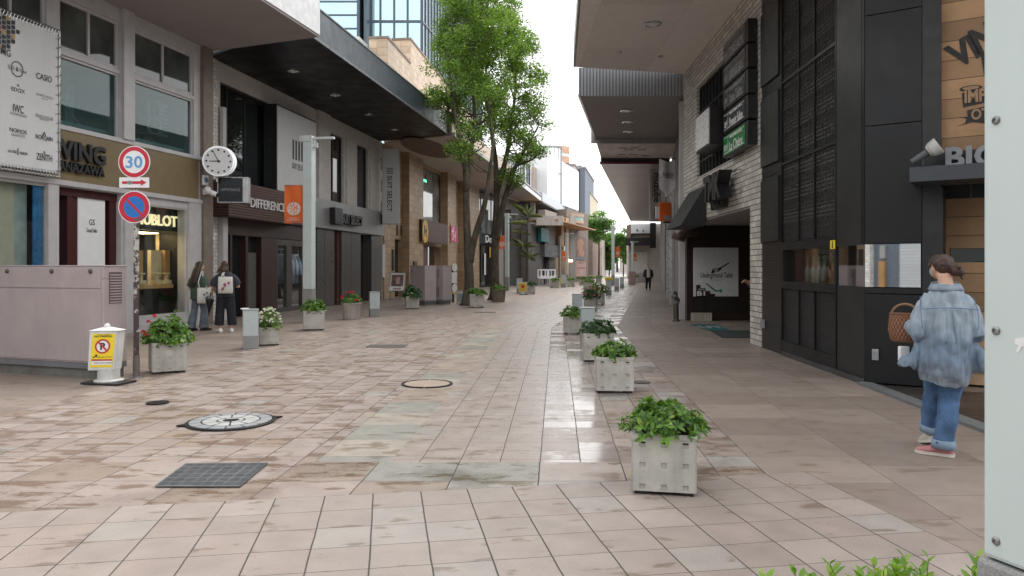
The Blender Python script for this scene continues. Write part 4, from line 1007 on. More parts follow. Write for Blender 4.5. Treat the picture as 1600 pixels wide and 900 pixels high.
for px0, px1, py0, py1 in ((796, 814, 268, 250), (816, 822.5, 288, 250), (826, 831, 294, 258)):
    window(b, F5, u5(px0), u5(px1), z5(px1, py0), z5(px1, py1), -.15, pm('slate_frame', (.03, .04, .06), .5), glassm('slate_glass', (.03, .045, .07), .08), .04)
part('beige_strip', pm('beige_strip', (.42, .33, .28), .7), b, F5, (u5(833.5), e5, -.2, .02, 8.4, 10.9))
cv = Frame((.10, 48.3), (.155, 1))
can = thing('canopy', 'white canopy with ribbed underside over the dark grey shop', 'canopy', cv.P(8, 0, 7))
M_rib = stripem('ribbed_soffit', .55, (.46, .43, .41), (.16, .145, .135), .16, 0, .5, var=.08, bump=.5)
m = MB(); m.slab([tuple(cv.P(u, w, 0)[:2]) for u, w in ((0, 0), (15.8, 0), (15.8, -3.9), (0, -3.9))], 7.17, 7.22); 
m.uv[0] = m.uv[1] = None
m = MB(); m.box(0, 15.8, -3.9, -.02, 7.15, 7.2, cv); m.build('soffit', M_rib, can)
part('fascia', M_wpanel, can, cv, (-.02, 15.82, -.02, .06, 7.12, 7.62), (-.02, .05, -3.9, -.02, 7.12, 7.62), (-.02, 15.82, -3.9, -.02, 7.21, 7.6))
m = MB()
for k in range(27): m.box(.3+.58*k, .62+.58*k, .06, .09, 7.42, 7.56, cv)
m.build('louvres', M_dgrey, can)
part('post', M_lgrey, can, cv, (15.3, 15.7, -.9, -.5, 0, 7.13)) 

F6 = Frame((1.9, 61.5), (.30, 1)); u6, z6 = F6.u, F6.z
b = thing('shop_building', 'shop with teal panel, grey sign band and wooden column beyond the ribbed canopy', 'shop', F6.P(6, -3, 0))
part('core', M_lgrey, b, F6, (-1, 14, -7, -.6, 0, 5.2)); part('lower_wall', M_dgrey, b, F6, (-2, u6(846), -.6, .0, 0, 5), (u6(858), u6(868), -.6, 0, 0, 5))
part('doorway', M_black, b, F6, (u6(846), u6(858), -.6, -.3, 0, 3.2))
part('sign_band', pm('slate_sign', (.10, .105, .12), .5), b, F6, (u6(845), u6(869), .0, .35, z6(858, 402), z6(858, 383)))
part('teal_panel', pm('teal_panel', (.01, .17, .19), .45), b, F6, (u6(838.5), u6(851), .1, .4, z6(845, 378), z6(845, 357)))
part('upper_wall', M_lgrey, b, F6, (u6(851), u6(869), -.6, .05, z6(858, 382), 6.5)); part('upper_window', M_black, b, F6, (u6(851.5), u6(857), .0, .08, z6(855, 380), z6(855, 361)))
m = MB(); m.textfit('SALON', F6, u6(857), u6(867), z6(862, 396), .35, .45, bold=.01); m.textfit('HAIR DESIGN', F6, u6(848), u6(866), z6(857, 389), .35, .35); m.build('lettering', M_paleink, b)
part('wooden_column', pm('honey_wood', (.42, .21, .07), .5, var=.3), b, F6, (u6(869), u6(873.5), -.3, .5, z6(872, 385), 6.2), (u6(876), u6(881), -.3, .5, z6(878, 385), 6.2))
part('sign_tablet', pm('grey_tablet', (.30, .27, .23), .5), b, F6, (u6(874), u6(877), .4, .55, z6(876, 378), z6(876, 365)))
part('post', pm('cream_column', (.36, .32, .28)), b, F6, (u6(867), u6(868.5), .3, .5, 0, 4.4), (u6(883), u6(893), -.6, .3, 0, 6))
part('warm_soffit', pm('honey_wood', (.42, .21, .07)), b, F6, (-1, 16, -.3, 2.2, 5.25, 5.35))
part('lintel', pm('beige_lintel', (.46, .41, .37), .7), b, WF, (W(838, 0, 60).x, W(880, 0, 60).x, 60, 60.4, W(0, 352, 60).z, W(0, 337, 60).z))
part('lit_lamp', M_warm, b, F6, (u6(879.5), u6(883), .55, .75, z6(881, 409), z6(881, 406)))
part('panel', M_signwhite, b, F6, (u6(871), u6(877.5), .55, .62, z6(874, 401), z6(874, 385)))
can = thing('canopy', 'grey metal canopy with dark underside below the curved glass bay', 'canopy', (3.5, 70, 7))
m = MB(); m.slab([(2.6, 63.5), (6.2, 82), (2.4, 84), (-1.2, 64)], 7.0, 7.12); m.build('soffit', M_dgrey, can)
m = MB(); m.slab([(2.6, 63.45), (6.25, 82.1), (2.4, 84.1), (-1.2, 63.95)], 7.13, 7.9); m.build('fascia', pm('blue_grey_metal', (.36, .40, .46), .35, metal=.3), can)
b = thing('shop_building', 'white building with rounded glass bay and slate bay above the canopies', 'building', (3, 78, 0))
part('wall', M_wpanel, b, F6, (9, 24, -9, -1.2, 7.9, 12.4)); cc = Vector((3.75, 76, 0))
m = MB(); m.lathe([(1.3, 7.9), (1.3, 13.6)], cc, 32); m.build('glass_bay', pm('bay_glass', (.72, .78, .79), .08, metal=.55, bump=0), b, smooth=False)
m = MB()
for k in range(16): a = 6.283*k/16; m.tube([(cc.x+1.32*math.cos(a), cc.y+1.32*math.sin(a), 7.9), (cc.x+1.32*math.cos(a), cc.y+1.32*math.sin(a), 13.6)], .03, 5)
m.lathe([(1.36, 10.9), (1.36, 11.0)], cc, 32); m.lathe([(1.38, 13.55), (1.38, 13.75)], cc, 32); m.build('mullions', M_lgrey, b)
c2 = Vector((5.15, 80, 0)); m = MB(); m.lathe([(1.0, 7.5), (1.0, 12.6)], c2, 32); m.build('slate_bay', pm('slate_cladding', (.13, .145, .17), .5), b)
part('bay_window', M_wpanel, b, Frame((c2.x-.7, c2.y-1.02), (1, .1)), (.15, .7, 0, .05, 8.1, 9.2), (.15, .7, 0, .05, 10.2, 11.8))
m = MB(); m.lathe([(1.08, 12.6), (1.08, 13.3)], c2, 32); m.lathe([(1.08, 13.7), (1.08, 14.4)], c2, 32); m.build('orange_bands', pm('apricot_tile', (.60, .38, .27), .6), b); m = MB(); m.lathe([(1.0, 13.3), (1.0, 13.7)], c2, 32); m.build('white_band', M_wpanel, b)
c3 = Vector((6.2, 86, 0)); m = MB(); m.lathe([(.9, 11.4), (.9, 12.0)], c3, 28); m.lathe([(.9, 12.4), (.9, 13.0)], c3, 28); m.build('orange_bands', pm('apricot_tile', (.55, .30, .19)), b); m = MB(); m.lathe([(.82, 6), (.82, 12.9)], c3, 28); m.build('white_bay', M_wpanel, b)
# posters building and rounded balconies
F7 = Frame((5.75, 74), (.42, 1)); u7, z7 = F7.u, F7.z
b = thing('shop_building', 'brown shop with two huge stacked posters and rounded striped balcony', 'shop', F7.P(8, -3, 0))
part('core', pm('brown_wall', (.22, .17, .14), .7), b, F7, (-1, u7(919), -8, 0, 0, 7.2)); part('pier', M_lgrey, b, F7, (-1, u7(893.5), 0, .4, 0, 6.5))
t = thing('poster', 'huge brown poster of a face shape high on the far brown shop', 'poster', F7.P(u7(904), .1, 4)); a0, a1 = u7(895), u7(914)
part('sheet', pm('poster_brown', (.14, .06, .035), .5, var=.2), t, F7, (a0, a1, .02, .10, z7(904, 401), z7(904, 370)))
m = MB(); ub, zb = (a0+a1)/2, z7(904, 386); s_ = (a1-a0)
m.prism([(ub+x*s_, zb+y) for x, y in ((-.18, -1.0), (-.1, -.35), (-.3, -.2), (-.22, .15), (-.28, .55), (.05, .95), (.3, .6), (.22, -.1), (.38, -.55), (.34, -1.0))], .101, .106, F7); m.build('print', pm('poster_skin', (.42, .22, .13), .6, var=.25, scale=2), t)
part('black_band', M_black, b, F7, (a0, a1, .0, .2, z7(904, 406), z7(904, 401)))
t = thing('poster', 'huge pale pink poster under the black band of the far brown shop', 'poster', F7.P(u7(904), .1, 2))
part('sheet', pm('poster_pink', (.45, .27, .22), .5, var=.3, scale=1.2), t, F7, (a0, a1, .02, .10, z7(904, 432), z7(904, 406.5)))
m = MB(); zb = z7(904, 416); m.prism([(a0+s_*x, zb+y) for x, y in ((.05, -.3), (.5, -.1), (.98, -.15), (.98, -.3), (.5, -.22))], .101, .106, F7); m.prism([(a0+s_*x, zb+y) for x, y in ((.3, .2), (.55, .5), (.8, .25), (.55, .3))], .101, .106, F7); m.build('print', pm('poster_rose', (.30, .10, .09), .6), t)
c4 = Vector((5.75, 76, 0))
m = MB(); m.lathe([(1.6, 5.9), (1.6, 6.2)], c4, 36); m.lathe([(1.6, 6.55), (1.6, 6.85)], c4, 36); m.build('balcony', pm('balcony_beige', (.48, .37, .30), .6), b); m = MB(); m.lathe([(1.53, 6.2), (1.53, 6.55)], c4, 36); m.build('balcony_stripe', pm('aqua_stripe', (.30, .52, .50), .5), b)
c5 = Vector((6.9, 80, 0)); m = MB(); m.lathe([(1.2, 5.6), (1.2, 5.85)], c5, 30); m.lathe([(1.2, 6.15), (1.2, 6.4)], c5, 30); m.build('balcony', pm('balcony_beige', (.48, .37, .30)), b); m = MB(); m.lathe([(1.14, 5.85), (1.14, 6.15)], c5, 30); m.build('balcony_stripe', pm('aqua_stripe', (.3, .52, .5)), b)
# blocks down the street
def block(label, px0, px1, Y, dep, ztop, col, wins=None, name='shop_building'):
    x0, x1 = W(px0, 0, Y).x, W(px1, 0, Y).x
    b = thing(name, label, 'building', ((x0+x1)/2, Y+dep/2, 0))
    fb = Frame((x0, Y), (1, -.187)); wd_ = x1-x0
    part('wall', pm('block_%d_%d' % (px0, Y), col, .7, var=.12, streak=.15), b, fb, (0, wd_, -dep, 0, 0, ztop))
    part('roof_edge', M_lgrey, b, fb, (-.1, wd_+.1, -dep, .1, ztop, ztop+.25))
    if wins:
        fr = fb; n, rows, z0, dz = wins; w_ = (x1-x0)/n
        for r_ in range(rows):
            for k in range(n): window(b, fr, w_*(k+.2), w_*(k+.8), z0+dz*r_, z0+dz*r_+dz*.55, .04, M_lgrey, M_glassgreen, .05)
    return b
block('pale block with tall pinkish stair tower beyond the orange bands', 886, 898, 96, 14, 14.6, (.55, .46, .42), (2, 3, 6, 3))
block('white block with small windows beside the dark grey slab', 898, 907, 104, 14, 15.5, (.68, .68, .69), (2, 3, 7, 2.8))
block('dark blue grey slab block far down the left side', 906, 914, 100, 16, 14.8, (.17, .20, .25))
block('cream block behind the dark grey slab', 914, 922, 108, 16, 12.2, (.62, .54, .40), (2, 3, 5, 2.4))
block('brown fronted shop past the huge posters', 918, 926, 104, 10, 6.6, (.28, .20, .17), (2, 1, 3.6, 2))
block('small pale shop near the far street tree', 924, 941, 118, 12, 6.0, (.50, .45, .42), (3, 1, 3.4, 2))
block('distant white block closing the street behind the trees', 934, 962, 230, 20, 7.0, (.60, .60, .60), (5, 2, 3.4, 2.4))
block('distant beige block at the far end of the street', 968, 992, 230, 20, 5.5, (.46, .40, .36), (4, 1, 3, 2.4))

# ================================================================== right: charcoal restaurant with lattice screens
A1 = Frame((4.524, 13.456), (-.144, -4.216)); ua, za_ = A1.u, A1.z
zT = 6.7
eA = (Vector((4.38, 9.24))-Vector((4.524, 13.456))).length
b = thing('restaurant_building', 'charcoal restaurant front with lattice screens and a narrow mirror band', 'restaurant', A1.P(eA/2, -2, 0))
def zz(px, py): return za_(px, py)
zw0, zw1 = (zz(1222, 440)+zz(1305, 443.7))/2, (zz(1222, 392)+zz(1305, 384))/2
zg0, zg1 = (zz(1220, 531)+zz(1302, 555.7))/2, (zz(1222, 452)+zz(1304, 456))/2
zb1, zb2 = (zz(1221, 258)+zz(1304.5, 220.5))/2, (zz(1221, 131.6)+zz(1306, 64))/2
zb0 = zw1+.13
ug = [ua(1221), ua(1246.5), ua(1271), ua(1304.5)]
hol = [(ug[0], ug[3], zb0, zT-.3), (ug[0]+.08, ug[3]-.02, zw0, zw1), (ug[0], ug[3], zg0, zg1)]
m = MB(); m.wall(ua(1219), ua(1306), .0, zT, -.30, 0, hol, A1); m.build('wall', M_blackpanel, b)
m = MB(); m.box(.005, ua(1219)-.01, -.3, -.01, 0, zT, A1); m.build('ribbed_strip', M_ribblack, b)
part('side_panel', M_greenpanel, b, A1, *[(.03, ua(1219)-.03, -.01, .03, q0, q1) for q0, q1 in ((1.9, 3.0), (3.25, 4.45), (4.7, 6.0))])
part('core', M_black, b, A1, (.0, eA-.02, -6, -1.3, 0, zT))
part('plinth', pm('plinth_grey', (.045, .046, .05), .4), b, A1, (ua(1224), eA, .0, .035, .0, .07))
# lattice screen: woven cells with punched flowers; pale dots paint sky glints
def latticem():
    m, t, p = mat0('lattice_screen'); uvn = N(t, 'ShaderNodeUVMap'); sp = N(t, 'ShaderNodeSeparateXYZ'); t.links.new(uvn.outputs[0], sp.inputs[0])
    def fr_(x, k, o=0): return math_(t, 'FRACT', math_(t, 'ADD', math_(t, 'DIVIDE', x, k), o))
    def tri(f): return math_(t, 'ABSOLUTE', math_(t, 'SUBTRACT', f, .5))
    a, c = tri(fr_(sp.outputs[0], .125)), tri(fr_(sp.outputs[1], .125))
    ring = math_(t, 'SINE', math_(t, 'MULTIPLY', math_(t, 'SQRT', math_(t, 'ADD', math_(t, 'MULTIPLY', a, a), math_(t, 'MULTIPLY', c, c))), 34.0))
    cross = math_(t, 'SINE', math_(t, 'MULTIPLY', math_(t, 'MAXIMUM', a, c), 40.0))
    h = math_(t, 'ADD', ring, cross)
    a2, c2 = tri(fr_(sp.outputs[0], .062)), tri(fr_(sp.outputs[1], .062))
    dot = math_(t, 'LESS_THAN', math_(t, 'ADD', math_(t, 'MULTIPLY', a2, a2), math_(t, 'MULTIPLY', c2, c2)), .045)
    band = math_(t, 'LESS_THAN', fr_(sp.outputs[1], .372, .1), .52)
    keep = math_(t, 'GREATER_THAN', noise_(t, uvn.outputs[0], 30, 2), .46)
    up = math_(t, 'GREATER_THAN', sp.outputs[1], 2.05)
    glintf = math_(t, 'MULTIPLY', math_(t, 'MULTIPLY', dot, band), math_(t, 'MULTIPLY', keep, up))
    base = mixc(t, rng(t, h, -1.4, 1.4, 0, 1), (.003, .003, .0035), (.018, .0185, .0205))
    t.links.new(mixc(t, glintf, base, (.26, .24, .21)), p.inputs['Base Color']); p.inputs['Roughness'].default_value = .38
    bump_(t, p, h, .9, .012); return m
M_lat = latticem()
for k in range(3):
    a, c = ug[k]+.012, ug[k+1]-.012
    for q0, q1 in ((zb0, zb1-.02), (zb1+.02, zb2-.02), (zb2+.02, zT-.3)): part('lattice_screen', M_lat, b, A1, (a, c, -.07, -.03, q0, q1))
    part('lattice_screen', M_lat, b, A1, (a, c, -.07, -.03, zg0, zg1))
m = MB()
for z_ in (zb1, zb2): m.box(ug[0], ug[3], -.08, -.005, z_-.02, z_+.02, A1)
for k in (1, 2):
    m.box(ug[k]-.012, ug[k]+.012, -.08, -.008, zb0, zT-.3, A1); m.box(ug[k]-.012, ug[k]+.012, -.08, -.008, zg0, zg1, A1)
m.build('screen_bars', M_blackpanel, b)
# bottle window
part('niche_back', pm('niche_brown', (.10, .075, .05), .6, var=.4, scale=4), b, A1, (ug[0], ug[3], -1.0, -.95, zw0-.2, zw1+.2))
part('niche_shelf', pm('niche_shelf', (.08, .06, .045), .5), b, A1, (ug[0], ug[3], -.95, -.3, zw0-.05, zw0-.005))
part('niche_pillar', pm('amber_wood', (.30, .13, .03), .5), b, A1, (ua(1250, -.4), ua(1258, -.4), -.6, -.4, zw0, zw1+.1))
part('niche_lamp', lampm('niche_lamp', (1, .8, .55), 1.6), b, A1, (ug[0]+.3, ug[3]-.2, -.8, -.7, zw1+.12, zw1+.14))
part('pane', M_clear, b, A1, (ug[0]+.08, ug[3]-.02, -.04, -.035, zw0, zw1))
M_bottle = pm('bottle_glass', (.26, .29, .27), .12, var=.1, bump=0)
bp = [(.0, 0), (.045, 0), (.047, .20), (.035, .245), (.014, .285), (.014, .38), (.017, .385), (.017, .40), (0, .40)]
cap = [(.016, .385), (.016, .43), (0, .43)]
lab = ['leftmost clear bottle in the narrow restaurant window', 'second clear bottle in the narrow restaurant window', 'third clear bottle in the narrow restaurant window', 'fourth clear bottle from the amber pillar in the narrow restaurant window', 'brown jug shaped bottle at the right end of the narrow restaurant window']
for k, px in enumerate((1262, 1271, 1279.5, 1288, 1298)):
    p = A1.P(ua(px, -.42), -.42, zw0-.005)
    t = thing('bottle', lab[k], 'bottle', p, 'bottles in the restaurant window'); m = MB(); sc = 1.0 if k < 4 else 1.1
    m.lathe([(r*sc*(1.5 if k == 4 and h < .24 else 1), h*sc*.95) for r, h in bp], p, 16); m.build('glass', M_bottle if k < 4 else pm('brown_jug', (.16, .06, .025), .3), t, smooth=True)
    m = MB(); m.lathe([(r*sc, h*sc*.95) for r, h in cap], p, 12); m.build('stopper', M_paleink, t)
part('olive_panel', M_greenpanel, b, A1, (ua(1306.5), ua(1345), -.3, -.004, zw1+.0, zT), (ua(1306.5), eA-.01, -.3, -.012, 0, zw0-.01))
part('corner_panel', M_blackpanel, b, A1, (ua(1345)+.012, eA-.004, -.3, -.004, zw1, zT))
A2 = Frame((4.38, 9.24), (.83, -.56)); uc, zc_ = A2.u, A2.z
zm0, zm1 = zw0-.01, zw1
part('mirror_band', M_mirror, b, A1, (ua(1306.5), eA-.015, -.05, -.02, zm0, zm1))
eB = uc(1440)
m = MB(); j1, j2 = zc_(1400, 193), zc_(1400, 17)
for q0, q1 in ((.03, zm0-.09), (zm0-.078, zm0-.012), (zm1+.01, j1-.006), (j1+.006, j2-.006), (j2+.006, zT)): m.box(.012, eB, -.3, 0, q0, q1, A2)
m.build('charcoal_panel', M_blackpanel, b)
part('mirror_band', M_mirror, b, A2, (.012, eB-.01, -.06, -.012, zm0, zm1))
part('dark_return', M_black, b, A2, (eB+.003, uc(1470), -.3, -.02, 0, zT), (.0, eB, -.32, -.301, 0, zT))
t = thing('sticker', 'small yellow sticker beside the narrow bottle window', 'sticker', A1.P(ua(1301), 0, zz(1301, 382)))
m = MB(); m.box(ua(1297.5), ua(1305.2), .001, .006, zz(1301, 389), zz(1301, 375.5), A1); m.build('sheet', M_yellow, t)
m = MB(); u_ = ua(1301.6); z_ = zz(1301, 382); m.prism([(u_-.02, z_-.05), (u_+.02, z_-.05), (u_+.01, z_), (u_+.022, z_+.03), (u_+.005, z_+.05), (u_-.015, z_+.02)], .006, .008, A1); m.build('print', M_blackletter, t)
for fr_, px, py, s_, lab_ in ((A2, 1368.5, 553.5, .045, 'small grey outlet box low on the charcoal corner panel'), (A1, 1194.5, 506, .05, 'small grey outlet box low on the ribbed strip')):
    u_, z_ = fr_.uz(px, py); t = thing('outlet_box', lab_, 'outlet', fr_.P(u_, .0, z_))
    part('case', pm('outlet_grey', (.30, .31, .32), .45), t, fr_, (u_-s_*.8, u_+s_*.8, .03 if fr_ is A2 else .0, .065, z_-s_*1.5, z_+s_*1.5), bevel=.006)
    part('cover', pm('outlet_cover', (.22, .23, .24), .4), t, fr_, (u_-s_*.6, u_+s_*.6, .065, .07, z_-s_*1.2, z_+s_*.9))
# timber front of the bar
b = thing('restaurant_building', 'bar front of old timber planks above a dark ledge', 'bar', A2.P(2.6, -2, 0))
eW = 5.2; uw0 = uc(1470, -.12); zl = zc_(1480, 286, .5)
m = MB(); m.wall(uw0, eW, zl+.12, zT, -.4, -.12, [], A2); m.build('upper_planks', M_plank, b)
zpl = .16
m = MB(); m.wall(uc(1470, -.5), eW, zpl, zl-.1, -.7, -.5, [(uc(1483, -.5), eW-.5, zc_(1500, 410, -.5), zc_(1500, 388, -.5)), (3.4, 4.6, .05, 1.0)], A2); m.build('lower_planks', M_plank, b)
part('slot_window', M_glass, b, A2, (uc(1481, -.5), eW-.4, -.66, -.62, zc_(1500, 412, -.5), zc_(1500, 386, -.5)))
part('base_board', pm('pale_board', (.36, .24, .14), .7, var=.25), b, A2, (uc(1470, -.5), eW, -.68, -.48, .03, zpl-.003))
part('core', M_black, b, A2, (uw0, eW, -4, -.72, 0, zT))
lu0 = uc(1421, .55)
part('ledge', pm('ledge_slate', (.040, .046, .056), .45, var=.15), b, A2, (lu0, eW, -.1, .55, zc_(1450, 283, .55), zc_(1450, 259.5, .55)), bevel=.004)
zled = zc_(1450, 259.5, .55)
part('backboard', M_black, b, A2, (uw0-.02, eW, -.11, .02, zled, zled+.22))
part('jamb', M_black, b, A2, (uc(1470, -.02), uc(1476, -.3), -.5, -.02, 0, zl))
t = thing('shop_sign', 'big pale slab letters standing on the dark ledge of the timber bar', 'sign', A2.P(1.6, .2, zled))
m = MB(); zc0 = zled+.135; px_ = (1476.5, 1508, 1518, 1528.5)
u0_ = uc(1477, .2)
V_, f_ = text_data('BIG', .035); wd_ = V_[:, 0].max()-V_[:, 0].min(); sz = .32
m.text('BIG LUNCH', A2, u0_, zled+sz*.36+.01, .12, sz, depth=.07, bold=.035, sx=1.12, align='L'); m.build('letters', pm('zinc_letter', (.22, .23, .245), .45), t)
# painted lettering on the planks
t = thing('painted_sign', 'black painted lettering on the upper planks of the timber bar', 'sign', A2.P(1.9, -.1, 3))
m = MB(); M_paint = pm('black_stencil', (.030, .027, .025), .8, var=.5, scale=30, bump=0)
wI = -.118
def glyph(m_, ch, u, z, size, rot=0, bold=.05, sx=1.0):
    V, F_ = text_data(ch, bold); V = V.copy(); V[:, 0] -= (V[:, 0].max()+V[:, 0].min())/2; V[:, 1] -= (V[:, 1].max()+V[:, 1].min())/2
    c_, s_ = math.cos(rot), math.sin(rot); out = []
    for x, y, q in V:
        x, y = x*size*sx, y*size; out.append(A2.P(u+x*c_-y*s_, wI+(q+.5)*.003, z+x*s_+y*c_))
    m_.mesh(out, F_)
for ch, px, py, rot in (('V', 1501, 83, R(27)), ('I', 1520.5, 72, R(24)), ('N', 1538, 59, R(21)), ('T', 1560, 47, R(17)), ('A', 1582, 38, R(12)), ('G', 1606, 33, R(6)), ('E', 1630, 32, 0)):
    u_, z_ = A2.uz(px, py, wI); glyph(m, ch, u_, z_, .40, rot, .045, .85)
for ch, px in zip('BAR', (1548, 1576, 1604)): u_, z_ = A2.uz(px, 98, wI); glyph(m, ch, u_, z_, .36, R(8), .05, .8)
u_, z_ = A2.uz(1516, 152, wI); 
m.build('arched_letters', M_paint, t)
m = MB(); pu = lambda x: uc(x, wI)
zi0, zi1 = A2.z(1520, 164, wI), A2.z(1520, 145, wI)
m.prism([(pu(1503), zi1+.01), (pu(1640), zi1+.14), (pu(1640), zi0+.10), (pu(1505), zi0-.02)], wI, wI+.002, A2)
m.disc(A2, pu(1517), zi1+.055, .115, wI, wI+.0025, 28, ry=.035)
zo = A2.z(1520, 185, wI)
m.prism([(pu(1496), zo-.075), (pu(1508), zo-.045), (pu(1510), zo+.0), (pu(1502), zo+.03), (pu(1512), zo+.02), (pu(1511), zo+.10), (pu(1640), zo+.22), (pu(1640), zo+.02), (pu(1545), zo-.08), (pu(1520), zo-.045)], wI, wI+.002, A2)
m.build('ribbon', M_paint, t)
m = MB(); 
m.text('IMPORT', A2, pu(1507), (zi0+zi1)/2+.035, wI+.002, .20, depth=.003, bold=.035, sx=.72, align='L'); m.text('OTHER', A2, pu(1517.5), zo+.045, wI+.002, .17, depth=.003, bold=.03, sx=.75, align='L'); m.disc(A2, pu(1517), zi1+.06, .085, wI+.0026, wI+.004, 24, ry=.020)
m.build('light_letters', pm('plank_show', (.30, .19, .11), .7), t)
# spotlight on the ledge
p = A2.P(uc(1441, .4), .36, zled)
t = thing('spotlight', 'grey swivelling spotlight standing on the end of the dark ledge', 'spotlight', p)
m = MB(); m.lathe([(.045, 0), (.045, .015), (.018, .03), (.018, .12), (.028, .13), (.028, .16), (0, .165)], p, 14); m.build('stand', M_black, t)
m = MB(); d = (A2.d*.85+Vector((0, 0, .53))).normalized(); q = p+Vector((0, 0, .15))
m.tube([q-d*.13, q-d*.02, q+d*.06, q+d*.07], [.035, .042, .045, .02], 14); m.build('barrel', pm('spot_dark', (.10, .105, .11), .4), t, smooth=False)
m = MB(); m.tube([q+d*.065, q+d*.10, q+d*.19, q+d*.195], [.06, .085, .10, .09], 18); m.build('head', pm('spot_pale', (.50, .50, .48), .4), t, smooth=False)
# kerb and dark entrance floor
k = MB()
kp = [(4.50, 13.2), (4.38, 9.24), (4.23, 6.67), (4.02, 3.0)]
for (x0, y0), (x1, y1) in zip(kp[1:], kp[2:]): k.slab([(x0-.09, y0), (x0+.08, y0), (x1+.08, y1), (x1-.09, y1)], 0.0, .03)
tag(k.build('kerb', pm('kerb_grey', (.14, .145, .15), .5, var=.12, fine=.15)), kind='structure')
k = MB(); k.poly([(4.44, 9.19, .012), (4.1, 3, .012), (9.0, 3, .012), (9.0, 6.2, .012)]); tag(k.build('entrance_floor', tilem('dark_stone_floor', .4, .4, [((.035, .03, .028), 1), ((.05, .043, .04), 1)], (.015, .013, .012), .004, rough=.35)), kind='structure')

# ================================================================== white brick building with basement entrance
B1 = Frame((4.524, 13.456), (-.0278, -1)); ub, zb = B1.u, B1.z
uL = ub(1085.5); uO = ub(1172); ZO = 2.62; ZR = 6.77
b = thing('shop_building', 'white brick building with dark barred window and basement entrance', 'shop', B1.P(-3, -2, 0))
zwin0 = lambda px: 0
w0z, w1z = zb(1088, 279), zb(1088, 139.5)
m = MB(); m.wall(uL-1.4, -.003, 0, ZR+.2, -.45, .0, [(uL-1.4, uO, -1, ZO), (ub(1089), ub(1164), w0z, w1z)], B1)
m.build('wall', M_whitetile, b)
part('core', M_black, b, B1, (uL-1.2, -.05, -7, -4.2, 0, 9), (uL-1.2, -.05, -4.2, -.5, ZO+.2, 9))
part('pier_return', M_whitetile, b, B1, (uO, -.004, -4, -.46, 0, ZO))
part('recess_ceiling', M_greysoffit, b, B1, (uL-1.3, uO, -4.2, -.02, ZO-.03, ZO-.002))
window(b, B1, ub(1089), ub(1164), w0z, w1z, -.06, M_black, M_glass, .05, bars_u=[ub(1089)+(ub(1164)-ub(1089))*q/13 for q in range(1, 13)], bars_z=(w1z-.62, w0z+.4))
M_dbrown = pm('dark_brown_paint', (.030, .014, .012), .38, var=.2)
Bw = Frame((4.78, 20.3), (1, 0))
part('brown_wall', M_dbrown, b, Bw, (.0, 2.6, -.2, 0, .0, ZO-.03)); part('brown_panel', M_darkbrown, b, Bw, (.12, 2.1, 0, .03, .25, .62))
part('side_wall', M_darkbrown, b, B1, (uL-1.3, uO, -4.2, -2.2, 0, ZO))
part('tiled_step', tilem('cream_tile', .08, .2, [((.42, .38, .30), 1), ((.46, .42, .34), 1)], (.2, .18, .15), .006, rough=.4), b, Bw, (.10, .62, .03, .25, 0, .22))
part('rolled_shutter', M_darkbrown, b, Bw, (.1, 1.75, .0, .22, ZO-.34, ZO-.05))
m = MB(); m.tube([Bw.P(.25, .12, 2.80-.35), Bw.P(-.08, .12, 2.78-.35), Bw.P(-.22, .12, 2.70-.35), Bw.P(-.27, .12, 2.55-.35)], .19, 18); o = m.build('vent_pipe', pm('pipe_brown', (.13, .095, .085), .4, metal=.5), b, smooth=True)
t = thing('lamp', 'pair of small spot heads under the recess ceiling of the basement entrance', 'lamp', B1.P(uO-.35, -.4, ZO-.1))
for q in (0, .16): m = MB(); m.tube([B1.P(uO-.35, -.35-q, ZO-.03), B1.P(uO-.35, -.35-q, ZO-.12), B1.P(uO-.30, -.35-q, ZO-.30)], [.02, .055, .06], 12); m.build('head', pm('spot_pale', (.5, .5, .48)), t)
t = thing('lamp', 'white globe lamp on the edge of the white brick pier', 'lamp', B1.P(uO-.06, -.12, ZO-.5)); m = MB(); m.ball(B1.P(uO-.08, -.1, ZO-.42), .075); m.build('globe', M_signwhite, t, smooth=True); part('mount', M_wframe, t, B1, (uO-.06, uO+.0, -.14, -.06, ZO-.40, ZO-.15))
# basement restaurant board
t = thing('wall_sign', 'large white board with spade drawing and green arrow in the basement entrance', 'sign', Bw.P(.7, .05, 1.4))
p0, p1 = Bw.u(1083), Bw.u(1153); y0, y1 = Bw.z(1100, 463), Bw.z(1100, 387)
part('board', pm('board_white', (.60, .60, .60), .28, var=.04), t, Bw, (p0, p1, .002, .045, y0, y1), bevel=.004)
pz = lambda x, y: (Bw.u(x), Bw.z(x, y))
m = MB(); m.textfit('Underground Table', Bw, Bw.u(1094), Bw.u(1144), Bw.z(1110, 431), .045, .20, depth=.003, bold=.012, shear=.25)
m.prism([pz(1110, 427), pz(1113, 420), pz(1116, 418.5), pz(1118, 424), pz(1114, 427)], .045, .048, Bw)
m.prism([pz(1118.5, 420), pz(1125, 417.5), pz(1129, 416), pz(1126, 421), pz(1120.5, 425.5)], .045, .048, Bw)
m.prism([pz(1127, 416.5), pz(1137.5, 410), pz(1138.8, 411.5), pz(1129, 418)], .045, .048, Bw); m.build('dark_print', M_blackletter, t)
m = MB(); m.prism([pz(1113.5, 419), pz(1120, 418.5), pz(1122, 422), pz(1119, 424.5), pz(1115.5, 424)], .048, .05, Bw); m.textfit('RESTAURANT', Bw, Bw.u(1110), Bw.u(1128), Bw.z(1110, 437.6), .045, .06); m.build('grey_print', M_paleink, t)
m = MB(); m.prism([pz(x, y) for x, y in ((1087, 463), (1087, 445), (1094, 445), (1094, 450), (1101.5, 450), (1101.5, 454.5), (1109, 454.5), (1109, 459), (1116.5, 459), (1116.5, 463))], .045, .048, Bw); m.build('stair_print', M_dbrown, t)
